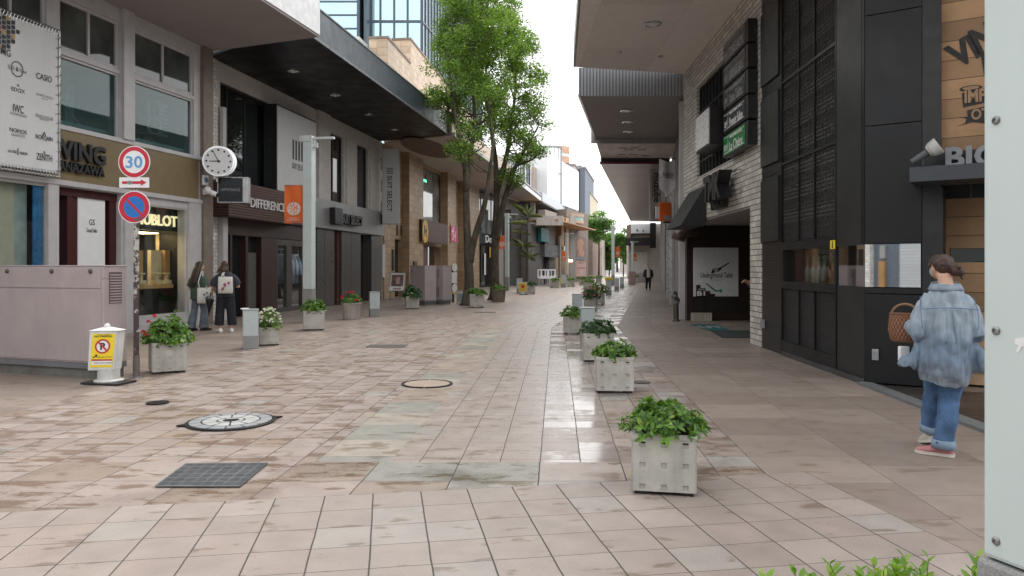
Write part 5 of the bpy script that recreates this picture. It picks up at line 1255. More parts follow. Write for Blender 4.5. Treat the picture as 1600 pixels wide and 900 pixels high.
m = MB(); m.prism([pz(x, y) for x, y in ((1102, 443.5), (1103.5, 442), (1117.5, 453), (1124, 453), (1124, 450.5), (1128.5, 454.5), (1124, 457.8), (1124, 455.5), (1116.5, 455.5))], .045, .048, Bw); m.build('arrow', pm('green_print', (.02, .22, .07), .5, bump=0), t)
m = MB(); m.textfit('B1', Bw, Bw.u(1088.7), Bw.u(1101), Bw.z(1095, 458.5), .048, .17, bold=.03); m.build('light_print', M_signwhite, t); m = MB(); m.textfit('THIS IS', Bw, Bw.u(1089.5), Bw.u(1099.5), Bw.z(1095, 452.3), .048, .055, bold=.01); m.build('light_print', M_signwhite, t)
# mats
q = [G(1078, 507.5), G(1118, 507.5), G(1142, 517), G(1108, 517)]
t = thing('door_mat', 'teal mat with pale lettering before the basement entrance', 'mat', (sum((v for v in q), Vector()))/4)
m = MB(); m.slab([(v.x, v.y) for v in q], .004, .016); m.build('pile', pm('teal_mat', (.012, .10, .10), .9, bump=.4, bscale=200), t)
mf = Frame((q[0]+q[3])/2, (q[1]-q[0])); V, F_ = text_data('UT', .04); m = MB(); c_ = (q[0]+q[1]+q[2]+q[3])/4; dx = (q[1]-q[0]).normalized(); dy = (q[0]-q[3]).normalized()
V = V.copy(); V[:, 0] -= (V[:, 0].max()+V[:, 0].min())/2; V[:, 1] -= (V[:, 1].max()+V[:, 1].min())/2
m.mesh([c_+dx*(x*.42)+dy*(y*.8)+Vector((0, 0, .0175+q_*.002)) for x, y, q_ in V], F_); m.build('lettering', M_paleink, t)
q = [G(1110, 517.3), G(1170, 517.3), G(1178, 528), G(1128, 528)]
m = MB(); m.slab([(v.x, v.y) for v in q], .004, .016); tag(m.build('door_mat', pm('dark_mat', (.03, .033, .036), .95, bump=.5, bscale=200)), 'dark grey mat beside the teal mat at the basement entrance', 'mat')
# lettering and awning
t = thing('shop_sign', 'thick black raised letters on white brick above the basement entrance', 'sign', B1.P(ub(1112), .2, 3.3))
m = MB(); l0, l1 = zb(1112, 322), zb(1112, 279.5)
g0, g1 = ub(1100.5, .35), ub(1127, .35); zc0 = (zb(1103, 307, .35)+zb(1103, 284, .35))/2
m.textfit('TMK', B1, g0, g1, zc0-.02, .12, .72, depth=.26, bold=.05); m.build('large_letters', M_blackletter, t)
m = MB(); m.textfit('YAGUCHI', B1, ub(1111, .1), ub(1131.5, .1), zb(1121, 319, .1), .03, .27, depth=.10, bold=.03); m.build('small_letters', M_blackletter, t)
m = MB()
for z_ in (zc0+.22, zc0-.18): m.tube([B1.P(g0, .10, z_), B1.P(g1+.25, .10, z_)], .015, 6); m.tube([B1.P(g1+.25, .10, z_), B1.P(g1+.25, .0, z_)], .015, 6)
m.build('rails', M_steel, t)
t = thing('awning', 'small black sloping awning beside the white brick facade', 'awning', B1.P(uL, .3, 3)); az1, az0 = zb(1101, 290), 2.45
ea0, ea1 = ub(1085)-.6, ub(1104, .0)
m = MB()
P = [B1.P(ea0, .02, az1), B1.P(ea1, .02, az1), B1.P(ea1, .62, az0), B1.P(ea0, .62, az0), B1.P(ea1, .02, az0), B1.P(ea0, .02, az0)]
m.poly([P[0], P[1], P[2], P[3]]); m.poly([P[1], P[4], P[2]]); m.poly([P[0], P[3], P[5]]); m.poly([P[3], P[2], P[4], P[5]]); m.poly([P[0], P[5], P[4], P[1]]); m.build('cloth', pm('awning_black', (.022, .022, .024), .7, bump=.1), t, weld=True)
# stacked floor signs
t = thing('sign_stack', 'stack of five dark tenant signs on the white brick facade, lowest one green', 'sign', B1.P(ub(1150), .2, 5))
pzs = [30, 69, 108.6, 148.5, 188, 229]; c0, c1 = ub(1130, .2), ub(1164.5, .2)
cols = [(.040, .039, .038), (.038, .037, .036), (.026, .028, .028), (.014, .020, .034), (.006, .17, .045)]
txt = [('SNACK', 'DREAM', 3), ('4F', 'LOUNGE BAR', 4), ('3F', 'Yum Tailor', 3), ('2F', 'Premier Salon', 2), ('1F', 'La Chère', 2)]
for k in range(5):
    zu, zd_ = B1.z(1164.5, pzs[k]+1.5, .2), B1.z(1164.5, pzs[k+1]-1.5, .2)
    m = MB(); m.box(c0, c1+.12, .02, .19, zd_, zu, B1); o = m.build('sign_box', M_black, t, bevel=.006)
    part('face', pm('tenant_face_%d' % k, cols[k], .3, var=.06, bump=0), o, B1, (c0+.02, c1-.03, .19, .20, zd_+.03, zu-.03))
    m = MB(); zc1 = (zu+zd_)/2; W_ = c1-c0
    m.textfit(txt[k][1], B1, c0+W_*.30, c1-W_*.12, zc1-.06, .20, .26, bold=.0, shear=.15 if k == 3 else 0); m.textfit(txt[k][0], B1, c0+W_*.06, c0+W_*.20, zc1-.05, .20, .16, bold=.01)
    if k > 1: m.textfit('BAR & DINING SALON', B1, c0+W_*.32, c1-W_*.14, zc1+.12, .20, .07)
    m.box(c0+.06, c1-.07, .20, .203, zu-.075, zu-.065, B1); m.box(c0+.06, c1-.07, .20, .203, zd_+.065, zd_+.075, B1); m.box(c0+W_*.23, c0+W_*.235, .20, .203, zd_+.075, zu-.075, B1)
    m.build('lettering', M_signwhite if k in (4, 3) else M_paleink, o)
t = thing('light_box', 'blank white light box with deep black side on the barred window', 'sign', B1.P(ub(1098), .3, 5))
d0, d1 = ub(1087, .42), ub(1108, .42); y0, y1 = B1.z(1108, 226, .42), B1.z(1108, 165, .42)
part('case', M_black, t, B1, (d0, d1+.03, .0, .41, y0, y1)); part('face', pm('lightbox_white', (.62, .63, .64), .3, var=.03), t, B1, (d0+.03, d1-.02, .41, .43, y0+.04, y1-.04))
# beige walkway roof
can = thing('canopy', 'wide beige roof over the right-hand walk, nearest the camera', 'canopy', (3, 14, ZR))
ce = [(.66, 3.0), (1.37, 14.8), (1.68, 19.7), (4.95, 20.45), (4.55, 13.4), (4.6, 9), (4.8, 3.0)]
m = MB(); m.slab(ce, ZR, ZR+.05); m.build('soffit', tilem('soffit_panels', 1.8, 3.0, [((.60, .555, .525), 1), ((.62, .575, .54), 1)], (.34, .31, .29), .005, rough=.7, bump=.1, grain=.03, swirl=.05), can)
m = MB(); m.slab([(.60, 2.95), (1.32, 14.8), (1.63, 19.75), (4.95, 20.5), (4.6, 13.4), (4.7, 9), (4.9, 2.95)], ZR+.055, ZR+.62); m.build('fascia', M_white, can)
m = MB(); m.tube([(.62, 3, ZR+.02), (1.34, 14.8, ZR+.02), (1.655, 19.7, ZR+.02)], .03, 8); m.build('gutter', M_steel, can)
for px, py, r_ in ((1019, 37, .20), (968, 81, .07), (1032, 87.5, .07)):
    Y_ = (ZR-HC)*FPX/(HY-py); downlight(can, Vector(((px-CX)/FPX*Y_, Y_, ZR)), r_)
# grey corrugated roof
can = thing('canopy', 'grey roof with corrugated front fascia, second along the right-hand walk', 'canopy', (4, 24, 6.2))
m = MB(); m.slab([(1.86, 20.55), (5.1, 20.55), (6.5, 27.2), (3.05, 27.2)], 6.19, 6.23); m.build('soffit', pm('dim_soffit', (.23, .21, .215), .7, var=.06), can)
m = MB(); m.box(1.84, 5.1, 20.50, 20.55, 6.19, 6.97, WF); m.build('fascia', stripem('corrugated_grey', .09, (.30, .31, .33), (.13, .135, .145), .4, 0, .45, var=.04, bump=1.0, streak=.1), can)
m = MB(); m.slab([(2.0, 20.56), (5.1, 20.56), (6.5, 27.2), (3.2, 27.2)], 6.24, 6.9); m.build('roof', M_lgrey, can)
m = MB(); m.tube([(1.86, 20.55, 6.22), (3.05, 27.2, 6.22)], .05, 6); m.build('edge_trim', M_steel, can)
for px, py in ((979, 172.5), (981, 190), (982, 205)): Y_ = (6.19-HC)*FPX/(HY-py); downlight(can, Vector(((px-CX)/FPX*Y_, Y_, 6.19)), .19, M_chrome)
can = thing('canopy', 'short pale roof panel with dark slots, third along the right-hand walk', 'canopy', (4.5, 29, 6))
m = MB(); m.slab([(3.1, 27.25), (6.4, 27.25), (7.0, 31), (3.72, 31)], 6.02, 6.06); m.build('soffit', tilem('slotted_panels', .95, 1.9, [((.50, .44, .42), 1), ((.54, .48, .46), 1)], (.25, .2, .2), .012, rough=.5, swirl=.25), can)
m = MB()
for px, py in ((968, 219), (983, 219), (973, 231), (982, 234), (991, 231), (1003, 234), (971, 241), (989, 241), (1008, 243)):
    Y_ = (6.02-HC)*FPX/(HY-py); x_ = (px-CX)/FPX*Y_; m = MB(); m.box(x_-.16, x_+.16, Y_-.05, Y_+.05, 6.008, 6.019); m.build('slot', M_black, can)
part('fascia', M_lgrey, can, WF, (2.9, 6.6, 27.21, 27.26, 6.0, 6.6))
can = thing('canopy', 'long pale ribbed metal roof with red front edge over the right-hand walk', 'canopy', (7, 50, 5.8))
rw = [(3.70, 31.1), (6.6, 31.1), (14.2, 70.5), (11.1, 69.5)]
m = MB(); nR = 20
for i in range(nR):
    a, c = i/nR, (i+1)/nR; L_ = 40
    l0, r0 = Vector((*rw[0], 5.8)).lerp(Vector((*rw[3], 5.8)), a), Vector((*rw[1], 5.8)).lerp(Vector((*rw[2], 5.8)), a)
    l1, r1 = Vector((*rw[0], 5.8)).lerp(Vector((*rw[3], 5.8)), c), Vector((*rw[1], 5.8)).lerp(Vector((*rw[2], 5.8)), c)
    m.poly([l0, r0, r1, l1], [(0, a*L_), (3, a*L_), (3, c*L_), (0, c*L_)])
m.build('soffit', stripem('pale_ribs', .95, (.44, .395, .385), (.26, .23, .225), .10, 1, .33, metal=.25, var=.06, bump=.6), can, weld=True)
m = MB(); m.slab(rw, 5.86, 6.3); m.build('fascia', M_lgrey, can)
m = MB(); m.box(3.66, 6.6, 31.02, 31.1, 5.78, 5.86, WF); m.build('red_edge', pm('dark_red_trim', (.12, .012, .03), .4), can)
m = MB(); m.box(3.75, 6.6, 31.03, 31.12, 5.87, 6.3, WF); m.build('front_fascia', M_black, can)

# ================================================================== row of shops under the long roof
C1 = Frame((4.78, 20.75), (-.187, -1)); ur = C1.u
b = thing('shop_building', 'grey shop row with dark openings under the long ribbed roof', 'shop', C1.P(-20, -3, 0))
part('core', M_dgrey, b, C1, (-50, -.01, -8, -.35, 0, 8.0))
m = MB(); 
segs = [(-.55, 0, M_wframe), (-1.15, -.56, M_lgrey), (-3.2, -1.2, M_lgrey), (-3.4, -3.22, M_black), (-5.6, -3.42, M_lgrey), (-6.1, -5.62, M_black), (-10.5, -6.4, M_greymetal), (-12.5, -10.52, M_black), (-20, -12.55, M_lgrey), (-24, -20.1, M_black), (-34, -24.1, M_greymetal), (-50, -34.1, M_lgrey)]  # black segments paint the darkness of openings between grey panels
for k, (a, c, mt) in enumerate(segs): part('front_panel' if k > 2 else 'column', mt, b, C1, (a, c, -.35, (.10 if k == 0 else .0 if k % 2 else .05), 0, 6.1 if k < 3 else 5.7))
part('upper_opening', M_black, b, C1, (-2.9, -1.3, .0, .07, 3.2, 5.9))
for q in (-8.5, -14): part('downpipe', M_steel, b, C1, (q, q+.12, .06, .18, 0, 5.6))
t = thing('pennant_banner', 'white pointed cloth banner hanging under the roofs at right', 'banner', W(1042, 250, 25)); pF = Frame((W(1030, 0, 25).x, 25), (1, .1)); pw = 25/1160*25
y1, y0, ym = W(0, 248, 25).z, W(0, 306, 25).z, W(0, 294, 25).z
m = MB(); nx = 10
for i in range(nx):
    a, c = i/nx, (i+1)/nx; f = lambda s_: pF.P(pw*s_, .05*math.sin(s_*7), 0)
    g_ = lambda s_: y0+(ym-y0)*abs(2*s_-1)
    for r0, r1 in ((0, .5), (.5, 1)):
        def pt(s_, r_): zt = y1-.10*math.sin(s_*3.14); zbt = g_(s_); p_ = f(s_); return Vector((p_.x, p_.y+.06*math.sin(r_*3+s_*5), zbt+(zt-zbt)*r_))
        m.poly([pt(a, r0), pt(c, r0), pt(c, r1), pt(a, r1)])
m.build('cloth', pm('banner_cloth', (.52, .51, .52), .8), t, smooth=True)
m = MB(); m.textfit('Roberta', pF, pw*.15, pw*.85, W(0, 272, 25).z, .10, .2, shear=.3); m.textfit('company', pF, pw*.3, pw*.8, W(0, 276, 25).z-.05, .10, .14, shear=.3); m.build('lettering', M_ink, t); m = MB(); m.tube([pF.P(-.05, 0, y1), pF.P(pw+.7, 0, y1+.02)], .015, 6); m.build('rod', M_dark, t)
t = thing('box_sign', 'orange box sign with cutlery bracket above the right-hand walk', 'sign', W(1040, 330, 27)); oF = Frame((W(1029, 0, 27).x, 27), (1, .2)); ow = 22/1160*27; y0, y1 = W(0, 345, 27).z, W(0, 316, 27).z
part('box', M_orange, t, oF, (.05, ow, -.2, 0, y0, y1), bevel=.03); part('bracket', M_dark, t, oF, (ow*.4, ow*1.5, -.1, -.04, y0-.08, y0-.02)); part('badge', M_signwhite, t, oF, (-.07, .05, -.15, -.05, y0+.1, y1-.15)); part('plate', M_paleink, t, oF, (ow*.45, ow*.9, .0, .02, y0+.03, y0+.2))
t = thing('blade_sign', 'tall pale blade sign with sideways black word under the ribbed roof', 'sign', W(1024, 300, 33)); vF = Frame((W(1016, 0, 33).x, 33), (1, .1)); y0, y1 = W(0, 346, 33).z, W(0, 253, 33).z; vw = .50
part('box', pm('pale_sign_grey', (.42, .42, .425)), t, vF, (0, vw, -.2, 0, y0, y1)); m = MB(); m.text('muzube', vF, vw*.62, (W(0, 268, 33).z+W(0, 318, 33).z)/2, 0, .42, vertical=True, bold=.02); m.text('HAIR', vF, vw*.45, W(0, 333, 33).z, 0, .2, vertical=True, bold=.02); m.text('SALON & SPA STUDIO', vF, vw*.2, (W(0, 285, 33).z+W(0, 300, 33).z)/2, 0, .1, vertical=True); m.build('lettering', M_blackletter, t)
# bright lamps seen beyond the banner
# shop closing the row
b = thing('shop_building', 'far right shop with white fascia box and black awning', 'shop', (13, 76, 0)); E = Frame((W(980, 0, 72).x, 72), (1, -.187)); ez = lambda py: W(0, py, 72).z; eu = lambda px: W(px, 0, 72).x-E.O.x
part('wall', pm('cream_shop_wall', (.42, .38, .34), .7), b, E, (eu(982), 6, -9, -.2, 0, ez(350))); part('fascia_box', M_wpanel, b, E, (eu(986), eu(1024), -.2, .4, ez(365), ez(350.5))); part('brown_end', pm('brown_end', (.22, .15, .13), .7), b, E, (eu(979), eu(986), -.2, .3, ez(372), ez(352)))
part('awning', M_black, b, E, (eu(978), eu(1018), -.2, 1.4, ez(384), ez(372.5))); part('front_panel', pm('pale_shutter', (.52, .50, .48), .6), b, E, (eu(990), eu(1011), -.15, -.1, .9, ez(394))); part('base', M_lgrey, b, E, (eu(990), eu(1012), -.15, .02, 0, .9)); part('sign_column', M_black, b, E, (eu(1015), eu(1024), .4, .6, ez(388), ez(349)))
part('fascia_lamp', M_dark, b, E, (eu(994.5), eu(996.5), .4, .55, ez(361), ez(359)), (eu(1003.5), eu(1005.5), .4, .55, ez(362), ez(360)))
block('right-hand grey block past the black awning', 979, 990, 96, 16, 6.2, (.38, .35, .33), (2, 2, 2.6, 2))
# building across the street behind the camera (seen only in the mirror band)
b = thing('shop_building', 'pale weatherboarded building across the street behind the viewer', 'building', (-6, -9, 0))
part('wall', stripem('white_siding', .12, (.42, .43, .44), (.25, .25, .25), .10, 1, .5, var=.04), b, WF, (-8.95, -2.0, -16, -7, 0, 9), (4.0, 12, -18, -9, 0, 9)); part('grey_wing', pm('slate_wing', (.10, .125, .155), .6), b, WF, (-2.0, 4, -16, -8, 0, 7), (-24, -8.96, -16, -7.2, 0, 8)); part('ochre_panel', pm('ochre_panel', (.35, .19, .07), .6), b, WF, (-10.0, -9.72, -7.2, -7.1, 0, 1.7)); part('pale_panel', M_lgrey, b, WF, (-9.95, -9.72, -7.2, -7.12, 1.8, 2.3)); part('brick_strip', M_whitebrick, b, WF, (-10.75, -10.30, -7.2, -7.0, 0, 5))

# ------------------------------------------------------------------ leaves and flowers
def leafmesh(name, P, D, U, Lg, Wd, mat, parent=None, curl=.25):
    P, D, U = [np.asarray(a, float) for a in (P, D, U)]
    D = D/np.linalg.norm(D, axis=1)[:, None]; Sd = np.cross(D, U); Sd /= np.maximum(np.linalg.norm(Sd, axis=1), 1e-6)[:, None]; Un = np.cross(Sd, D)
    Lg = np.broadcast_to(np.asarray(Lg, float), (len(P),))[:, None]; Wd = np.broadcast_to(np.asarray(Wd, float), (len(P),))[:, None]
    c = curl
    V = np.stack([P, P+D*Lg*.30+Sd*Wd*.42+Un*Lg*.06*c*4, P+D*Lg*.68+Sd*Wd*.40+Un*Lg*.02, P+D*Lg-Un*Lg*.18*c*2, P+D*Lg*.68-Sd*Wd*.40+Un*Lg*.02, P+D*Lg*.30-Sd*Wd*.42+Un*Lg*.06*c*4], 1).reshape(-1, 3)
    n = len(P); b = (np.arange(n)*6)[:, None]
    F = np.concatenate([b+np.array([[0, 1, 2, 3]]), b+np.array([[0, 3, 4, 5]])], 1).reshape(-1, 4)
    if parent is not None and '_w' in parent: V = V-np.array(tuple(parent['_w']))
    me = bpy.data.meshes.new(name); me.vertices.add(len(V)); me.vertices.foreach_set('co', V.ravel())
    me.loops.add(F.size); me.loops.foreach_set('vertex_index', F.ravel().astype(np.int32))
    me.polygons.add(len(F)); me.polygons.foreach_set('loop_start', (np.arange(len(F))*4).astype(np.int32))
    me.update(calc_edges=True); me.materials.append(mat)
    return link(name, me, parent)
def rv(rs, n):
    v = rs.normal(size=(n, 3)); return v/np.linalg.norm(v, axis=1)[:, None]
def shrub(name, label, loc, seed, ax=.27, ay=.27, h=.20, nros=150, leaf=(.055, .026), mat=None, flowers=None, group='plants in the planter boxes', stray=.12, per=6):
    rs = np.random.RandomState(seed); t = thing(name, label, 'plant', loc, group); L0 = np.array(loc)
    d = rv(rs, nros); d[:, 2] = np.abs(d[:, 2])*1.0-.10
    rr = rs.uniform(.45, 1.0, nros)**.6; rr = np.where(rs.rand(nros) < stray, rr*rs.uniform(1.05, 1.35, nros), rr)
    c = d*np.array([ax, ay, h])*rr[:, None]+np.array([0, 0, .03]); lump = 1+.22*np.sin(c[:, 0]*17+seed)*np.cos(c[:, 1]*15+seed*2); c[:, 2] *= lump
    m = MB()
    for k in range(0, nros, 2):
        e = Vector(c[k]+L0); s_ = Vector((loc[0]+c[k][0]*.3, loc[1]+c[k][1]*.3, loc[2]-.05)); m.tube([s_, (s_+e)/2+Vector((0, 0, .03)), e], [.004, .003, .002], 4, cap=False)
    m.build('stems', pm('stem_brown', (.06, .05, .02), .7, bump=0), t)
    P, D, U, S_ = [], [], [], []
    out = d*np.array([1, 1, .7])+np.array([0, 0, .45])
    for k in range(nros):
        o = out[k]/np.linalg.norm(out[k]); a = np.cross(o, [0.3, .2, 1.0]); a /= np.linalg.norm(a)+1e-6; bb = np.cross(o, a); ph = rs.rand()*6.28; tilt = rs.uniform(.25, .9); sc = rs.uniform(.65, 1.25)
        for q in range(per):
            an = ph+6.283*q/per+rs.uniform(-.3, .3); r_ = a*math.cos(an)+bb*math.sin(an); tl = tilt*rs.uniform(.6, 1.3)
            P.append(c[k]+L0+o*rs.uniform(-.012, .012)); D.append(r_+o*tl); U.append(o+rs.normal(size=3)*.2); S_.append(sc*rs.uniform(.7, 1.1))
    S_ = np.array(S_); leafmesh('foliage', P, D, U, S_*leaf[0], S_*leaf[1], mat or M_leaf, t)
    if flowers:
        col, nf, fr, fh = flowers
        m = MB(); P, D, U = [], [], []
        for k in range(nf):
            dd = rv(rs, 1)[0]; dd[2] = abs(dd[2])*.8+.15
            p0 = dd*np.array([ax*.95, ay*.95, h*fh])+L0+np.array([0, 0, .04])
            m.tube([Vector(p0)-Vector((0, 0, .07)), Vector(p0)], .003, 4, cap=False)
            for q in range(14): r_ = rv(rs, 1)[0]; r_[2] = abs(r_[2]); P.append(p0+r_*fr*.3); D.append(r_); U.append(np.cross(r_, rv(rs, 1)[0]))
        leafmesh('blossoms', P, D, U, fr, fr*.9, col, t)
    return t
M_fred = leafm('red_petal', (.50, .02, .03), (.70, .05, .07), None, .2); M_fwhite = leafm('white_petal', (.70, .72, .62), (.85, .85, .80), None, .2); M_fpink = leafm('pink_petal', (.62, .10, .14), (.70, .30, .32), None, .2)

# ------------------------------------------------------------------ planters
def make_planter(label, w=.42, h=.395):
    t = thing('planter_box', label, 'planter', (0, 0, 0), 'square concrete planter boxes')
    m = MB(); hw = w/2; i_ = .010
    m.box(-hw+i_, hw-i_, -hw+i_, hw-i_, .03, h-.06)
    hs_ = []
    for px in (-.33, 0, .33):
        for pz_ in (.14, .50, .84): hs_.append((px*w-.019, px*w+.019, pz_*h-.017, pz_*h+.017))
    for O, d in (((0, -hw), (1, 0)), ((hw, 0), (0, 1)), ((0, hw), (-1, 0)), ((-hw, 0), (0, -1))):
        m.wall(-hw+i_, hw-i_, .025, h, -i_, -.0005, hs_, Frame(O, d))
        m.box(-hw+.0, hw-.0, -.035, .004, h-.03, h, Frame(O, d))
    m.build('box', M_concrete, t)
    m = MB(); m.box(-hw+.03, hw-.03, -hw+.03, hw-.03, h-.06, h-.02); m.build('soil', M_soil, t)
    m = MB()
    for x in (-1, 1):
        for y in (-1, 1): m.box(x*(hw-.06)-.04, x*(hw-.06)+.04, y*(hw-.06)-.04, y*(hw-.06)+.04, 0, .03)
    m.build('feet', M_black, t); return t
def make_round(label, mat):
    t = thing('planter_pot', label, 'planter', (0, 0, 0), 'round planter pots')
    m = MB(); m.lathe([(.20, 0), (.205, .02), (.235, .36), (.25, .38), (.25, .42), (.215, .42), (.205, .36), (0, .36)], (0, 0, 0), 28); m.build('pot', mat, t, smooth=False)
    m = MB(); m.lathe([(.205, .37), (0, .385)], (0, 0, 0), 20); m.build('soil', M_soil, t); return t
def place(mk, first, loc, rz, sc, label):
    if not first:
        t = mk(label); t.location = loc; t.rotation_euler = (0, 0, rz); t.scale = (sc,)*3; first.append(t); return t
    return dup(first[0], loc, rz, label, scale=sc)
sq, rd, rdw = [], [], []
PL = [  # x, y, yaw, scale, planter label, plant label, plant args
 (1.00, 4.90, -.19, .97, 'nearest square concrete planter, with dimpled sides and spreading green shrub', 'bright green spreading shrub in the nearest planter', dict(seed=3, ax=.285, ay=.25, h=.175, nros=190, leaf=(.060, .028))),
 (1.20, 8.76, -.07, 1.04, 'second nearest square concrete planter on the right of the roadway', 'low green shrub in the second nearest right-hand planter', dict(seed=5, ax=.27, ay=.25, h=.15, nros=130, leaf=(.058, .028))),
 (1.34, 11.6, -.05, 1.10, 'third square concrete planter on the right, partly behind the second', 'dark green shrub in the third right-hand planter', dict(seed=6, ax=.29, ay=.27, h=.20, nros=150, leaf=(.06, .03), mat=M_leafdark)),
 (1.33, 16.4, -.05, .95, 'square planter mostly hidden behind the first right-hand bollard', 'bright green shrub peeking out left of the first right-hand bollard', dict(seed=7, ax=.27, ay=.25, h=.22, nros=120, leaf=(.06, .03))),
 (2.68, 25.4, -.18, 1.05, 'square planter with pale flowers behind the second right-hand bollard', 'flowering plant behind the second right-hand bollard', dict(seed=8, ax=.34, ay=.34, h=.32, nros=120, leaf=(.08, .04), mat=M_leafdark, flowers=(M_fpink, 18, .035, 1.1))),
 (3.42, 29.4, -.18, 1.15, 'square planter with dark bush at the bend of the right-hand row', 'tall dark bush in the planter at the bend of the right-hand row', dict(seed=9, ax=.40, ay=.40, h=.40, nros=130, leaf=(.09, .045))),
 (-4.80, 10.35, .55, 1.06, 'square concrete planter beside the traffic sign pole', 'green plant with red flowers beside the traffic sign pole', dict(seed=10, ax=.33, ay=.33, h=.36, nros=230, leaf=(.07, .04), flowers=(M_fred, 8, .03, 1.18), stray=.05)),
 (-4.56, 13.95, .35, .84, 'small planter beside the front left bollard, with white flowers', 'bushy white flowers beside the front left bollard', dict(seed=11, ax=.23, ay=.23, h=.36, nros=110, leaf=(.05, .03), flowers=(M_fwhite, 80, .020, 1.0), stray=.03)),
 (-4.62, 17.3, .30, 1.14, 'square concrete planter in front of the first left lamp post', 'dense green shrub in front of the first left lamp post', dict(seed=12, ax=.30, ay=.30, h=.26, nros=200, leaf=(.06, .035), stray=.05)),
 (-3.52, 26.2, .2, 1.10, 'square concrete planter in front of the tall pink twin cabinets', 'dark leafy plant in front of the tall pink twin cabinets', dict(seed=13, ax=.34, ay=.30, h=.34, nros=140, leaf=(.09, .05), mat=M_leafdark, flowers=(M_fwhite, 2, .04, 1.0))),
 (-1.28, 27.0, .1, 1.25, 'square concrete planter in front of the left street tree', 'low green plant in front of the left street tree', dict(seed=14, ax=.36, ay=.33, h=.20, nros=140, leaf=(.08, .04))),
 (.98, 40.4, -.1, 1.25, 'square planter beside the small yellow notice stand down the street', 'low dark plant beside the small yellow notice stand down the street', dict(seed=16, ax=.34, ay=.34, h=.20, nros=100, leaf=(.09, .05), mat=M_leafdark)),
]
for x, y, rz, sc, pl, sl_, kw in PL:
    place(make_planter, sq, (x, y, .004), rz, sc, pl); shrub('planter_shrub', sl_, (x, y, .395*sc-.02), **kw)
M_pot = pm('pot_concrete', (.36, .33, .29), .85, var=.2, bump=.2, streak=.4, fine=.1)
place(lambda l: make_round(l, M_pot), rd, (-4.50, 20.8, 0), 0, 1.12, 'round concrete planter pot left of the far left bollard')
shrub('planter_shrub', 'plant with red and white flowers left of the far left bollard', (-4.50, 20.8, .44), 21, .30, .30, .26, 150, (.06, .035), None, (M_fred, 9, .045, 1.15), stray=.05)
place(lambda l: make_round(l, pm('pot_brown', (.17, .135, .105), .85, var=.25, bump=.2)), rdw, (-.57, 31.3, 0), 0, 1.30, 'round brown planter pot in front of the right street tree')
shrub('planter_shrub', 'low green plant in front of the right street tree', (-.57, 31.3, .50), 22, .36, .33, .18, 120, (.08, .04))
# far planters along the left edge and in the right row, smaller than their detail
far = [(3.0, 52.5, 'first'), (4.4, 55.5, 'second'), (5.7, 60, 'third'), (6.9, 65, 'fourth'), (8.3, 71, 'fifth')]
for k, (x, y, o_) in enumerate(far):
    place(make_planter, sq, (x, y, 0), -.2, 1.25 if k else 1.4, '%s planter from the front of the far left row before the teal shop' % o_)
    shrub('planter_shrub', 'low plant in the %s planter of the far left row before the teal shop' % o_, (x, y, .48), 40+k, .36, .34, .18, 60, (.11, .055))
for x, y, l_ in ((4.6, 44.5, 'wide planter left of the bollard with the yellow notice'), (11.6, 70, 'round looking planter by the far right pink pillar')):
    place(make_planter, sq, (x, y, 0), -.2, 1.4, l_); shrub('planter_shrub', 'low plant in the '+l_, (x, y, .52), int(y), .36, .34, .18, 60, (.11, .055))
# bright leaves poking up at the bottom edge: planter right beside the viewer
place(make_planter, sq, (1.02, 1.95, .004), -.15, 1.25, 'square concrete planter right beside the viewer below the frame')
t = thing('planter_shrub', 'fresh bright green shoots at the bottom edge of the picture', 'plant', (1.02, 1.95, .47), 'plants in the planter boxes')
rs = np.random.RandomState(5); P, D, U, S_ = [], [], [], []; m = MB()
for k in range(120):
    x, y = rs.uniform(-.31, .36), rs.uniform(-.24, .24); tx, ty = x*1.05+rs.uniform(-.03, .03), y*1.1+rs.uniform(-.03, .03); hgt = rs.uniform(.055, .135)
    if abs(x-.31) < .06: hgt *= 1.0
    b0 = np.array([1.02+x, 1.97+y, .455]); e = np.array([1.02+tx, 1.97+ty, .455+hgt]); m.tube([b0, (b0+e)/2+np.array([.006, 0, 0]), e], [.0028, .0022, .0014], 5, cap=False)
    for q in range(8):
        f = .35+.65*q/7; an = q*2.4+k; p_ = b0+(e-b0)*f; P.append(p_); D.append([math.cos(an), math.sin(an), .55+.7*f]); U.append([-.3*math.cos(an), -.3*math.sin(an), 1]); S_.append((1.15-.5*f)*rs.uniform(.8, 1.15))
S_ = np.array(S_); m.build('stems', pm('stem_green', (.14, .17, .04), .6, bump=0), t); leafmesh('foliage', P, D, U, S_*.056, S_*.028, leafm('fresh_leaf', (.10, .22, .02), (.25, .40, .05), (.38, .50, .08), .4), t)

# ------------------------------------------------------------------ trees
def branch(m, a, b_, r0, r1, bow, rs, n=7):
    a, b_ = Vector(a), Vector(b_); pts = []
    for i in range(n+1):
        s_ = i/n; p_ = a.lerp(b_, s_)+Vector(bow)*math.sin(math.pi*s_); 
        if 0 < i < n: p_ += Vector(rs.normal(size=3)*(b_-a).length*.012)
        pts.append(p_)
    m.tube(pts, [r0+(r1-r0)*i/n for i in range(n+1)], 8, cap=True); return pts
def crown_leaves(rs, cents, per, rad, L_, Wd):
    P, D, U = [], [], []
    for c in cents:
        k = int(per*rs.uniform(.6, 1.3)); sp = rv(rs, k)*(rs.rand(k)**.45)[:, None]*np.array([rad, rad, rad*.62])*rs.uniform(.7, 1.25)
        d = rv(rs, k); d[:, 2] *= .45; d += sp/rad*.5; P.append(c+sp); D.append(d); u = rs.normal(size=(k, 3))*.45; u[:, 2] += 1; U.append(u)
    P, D, U = [np.concatenate(a) for a in (P, D, U)]; n = len(P); return P, D, U, L_*rs.uniform(.65, 1.25, n), Wd*rs.uniform(.7, 1.2, n)
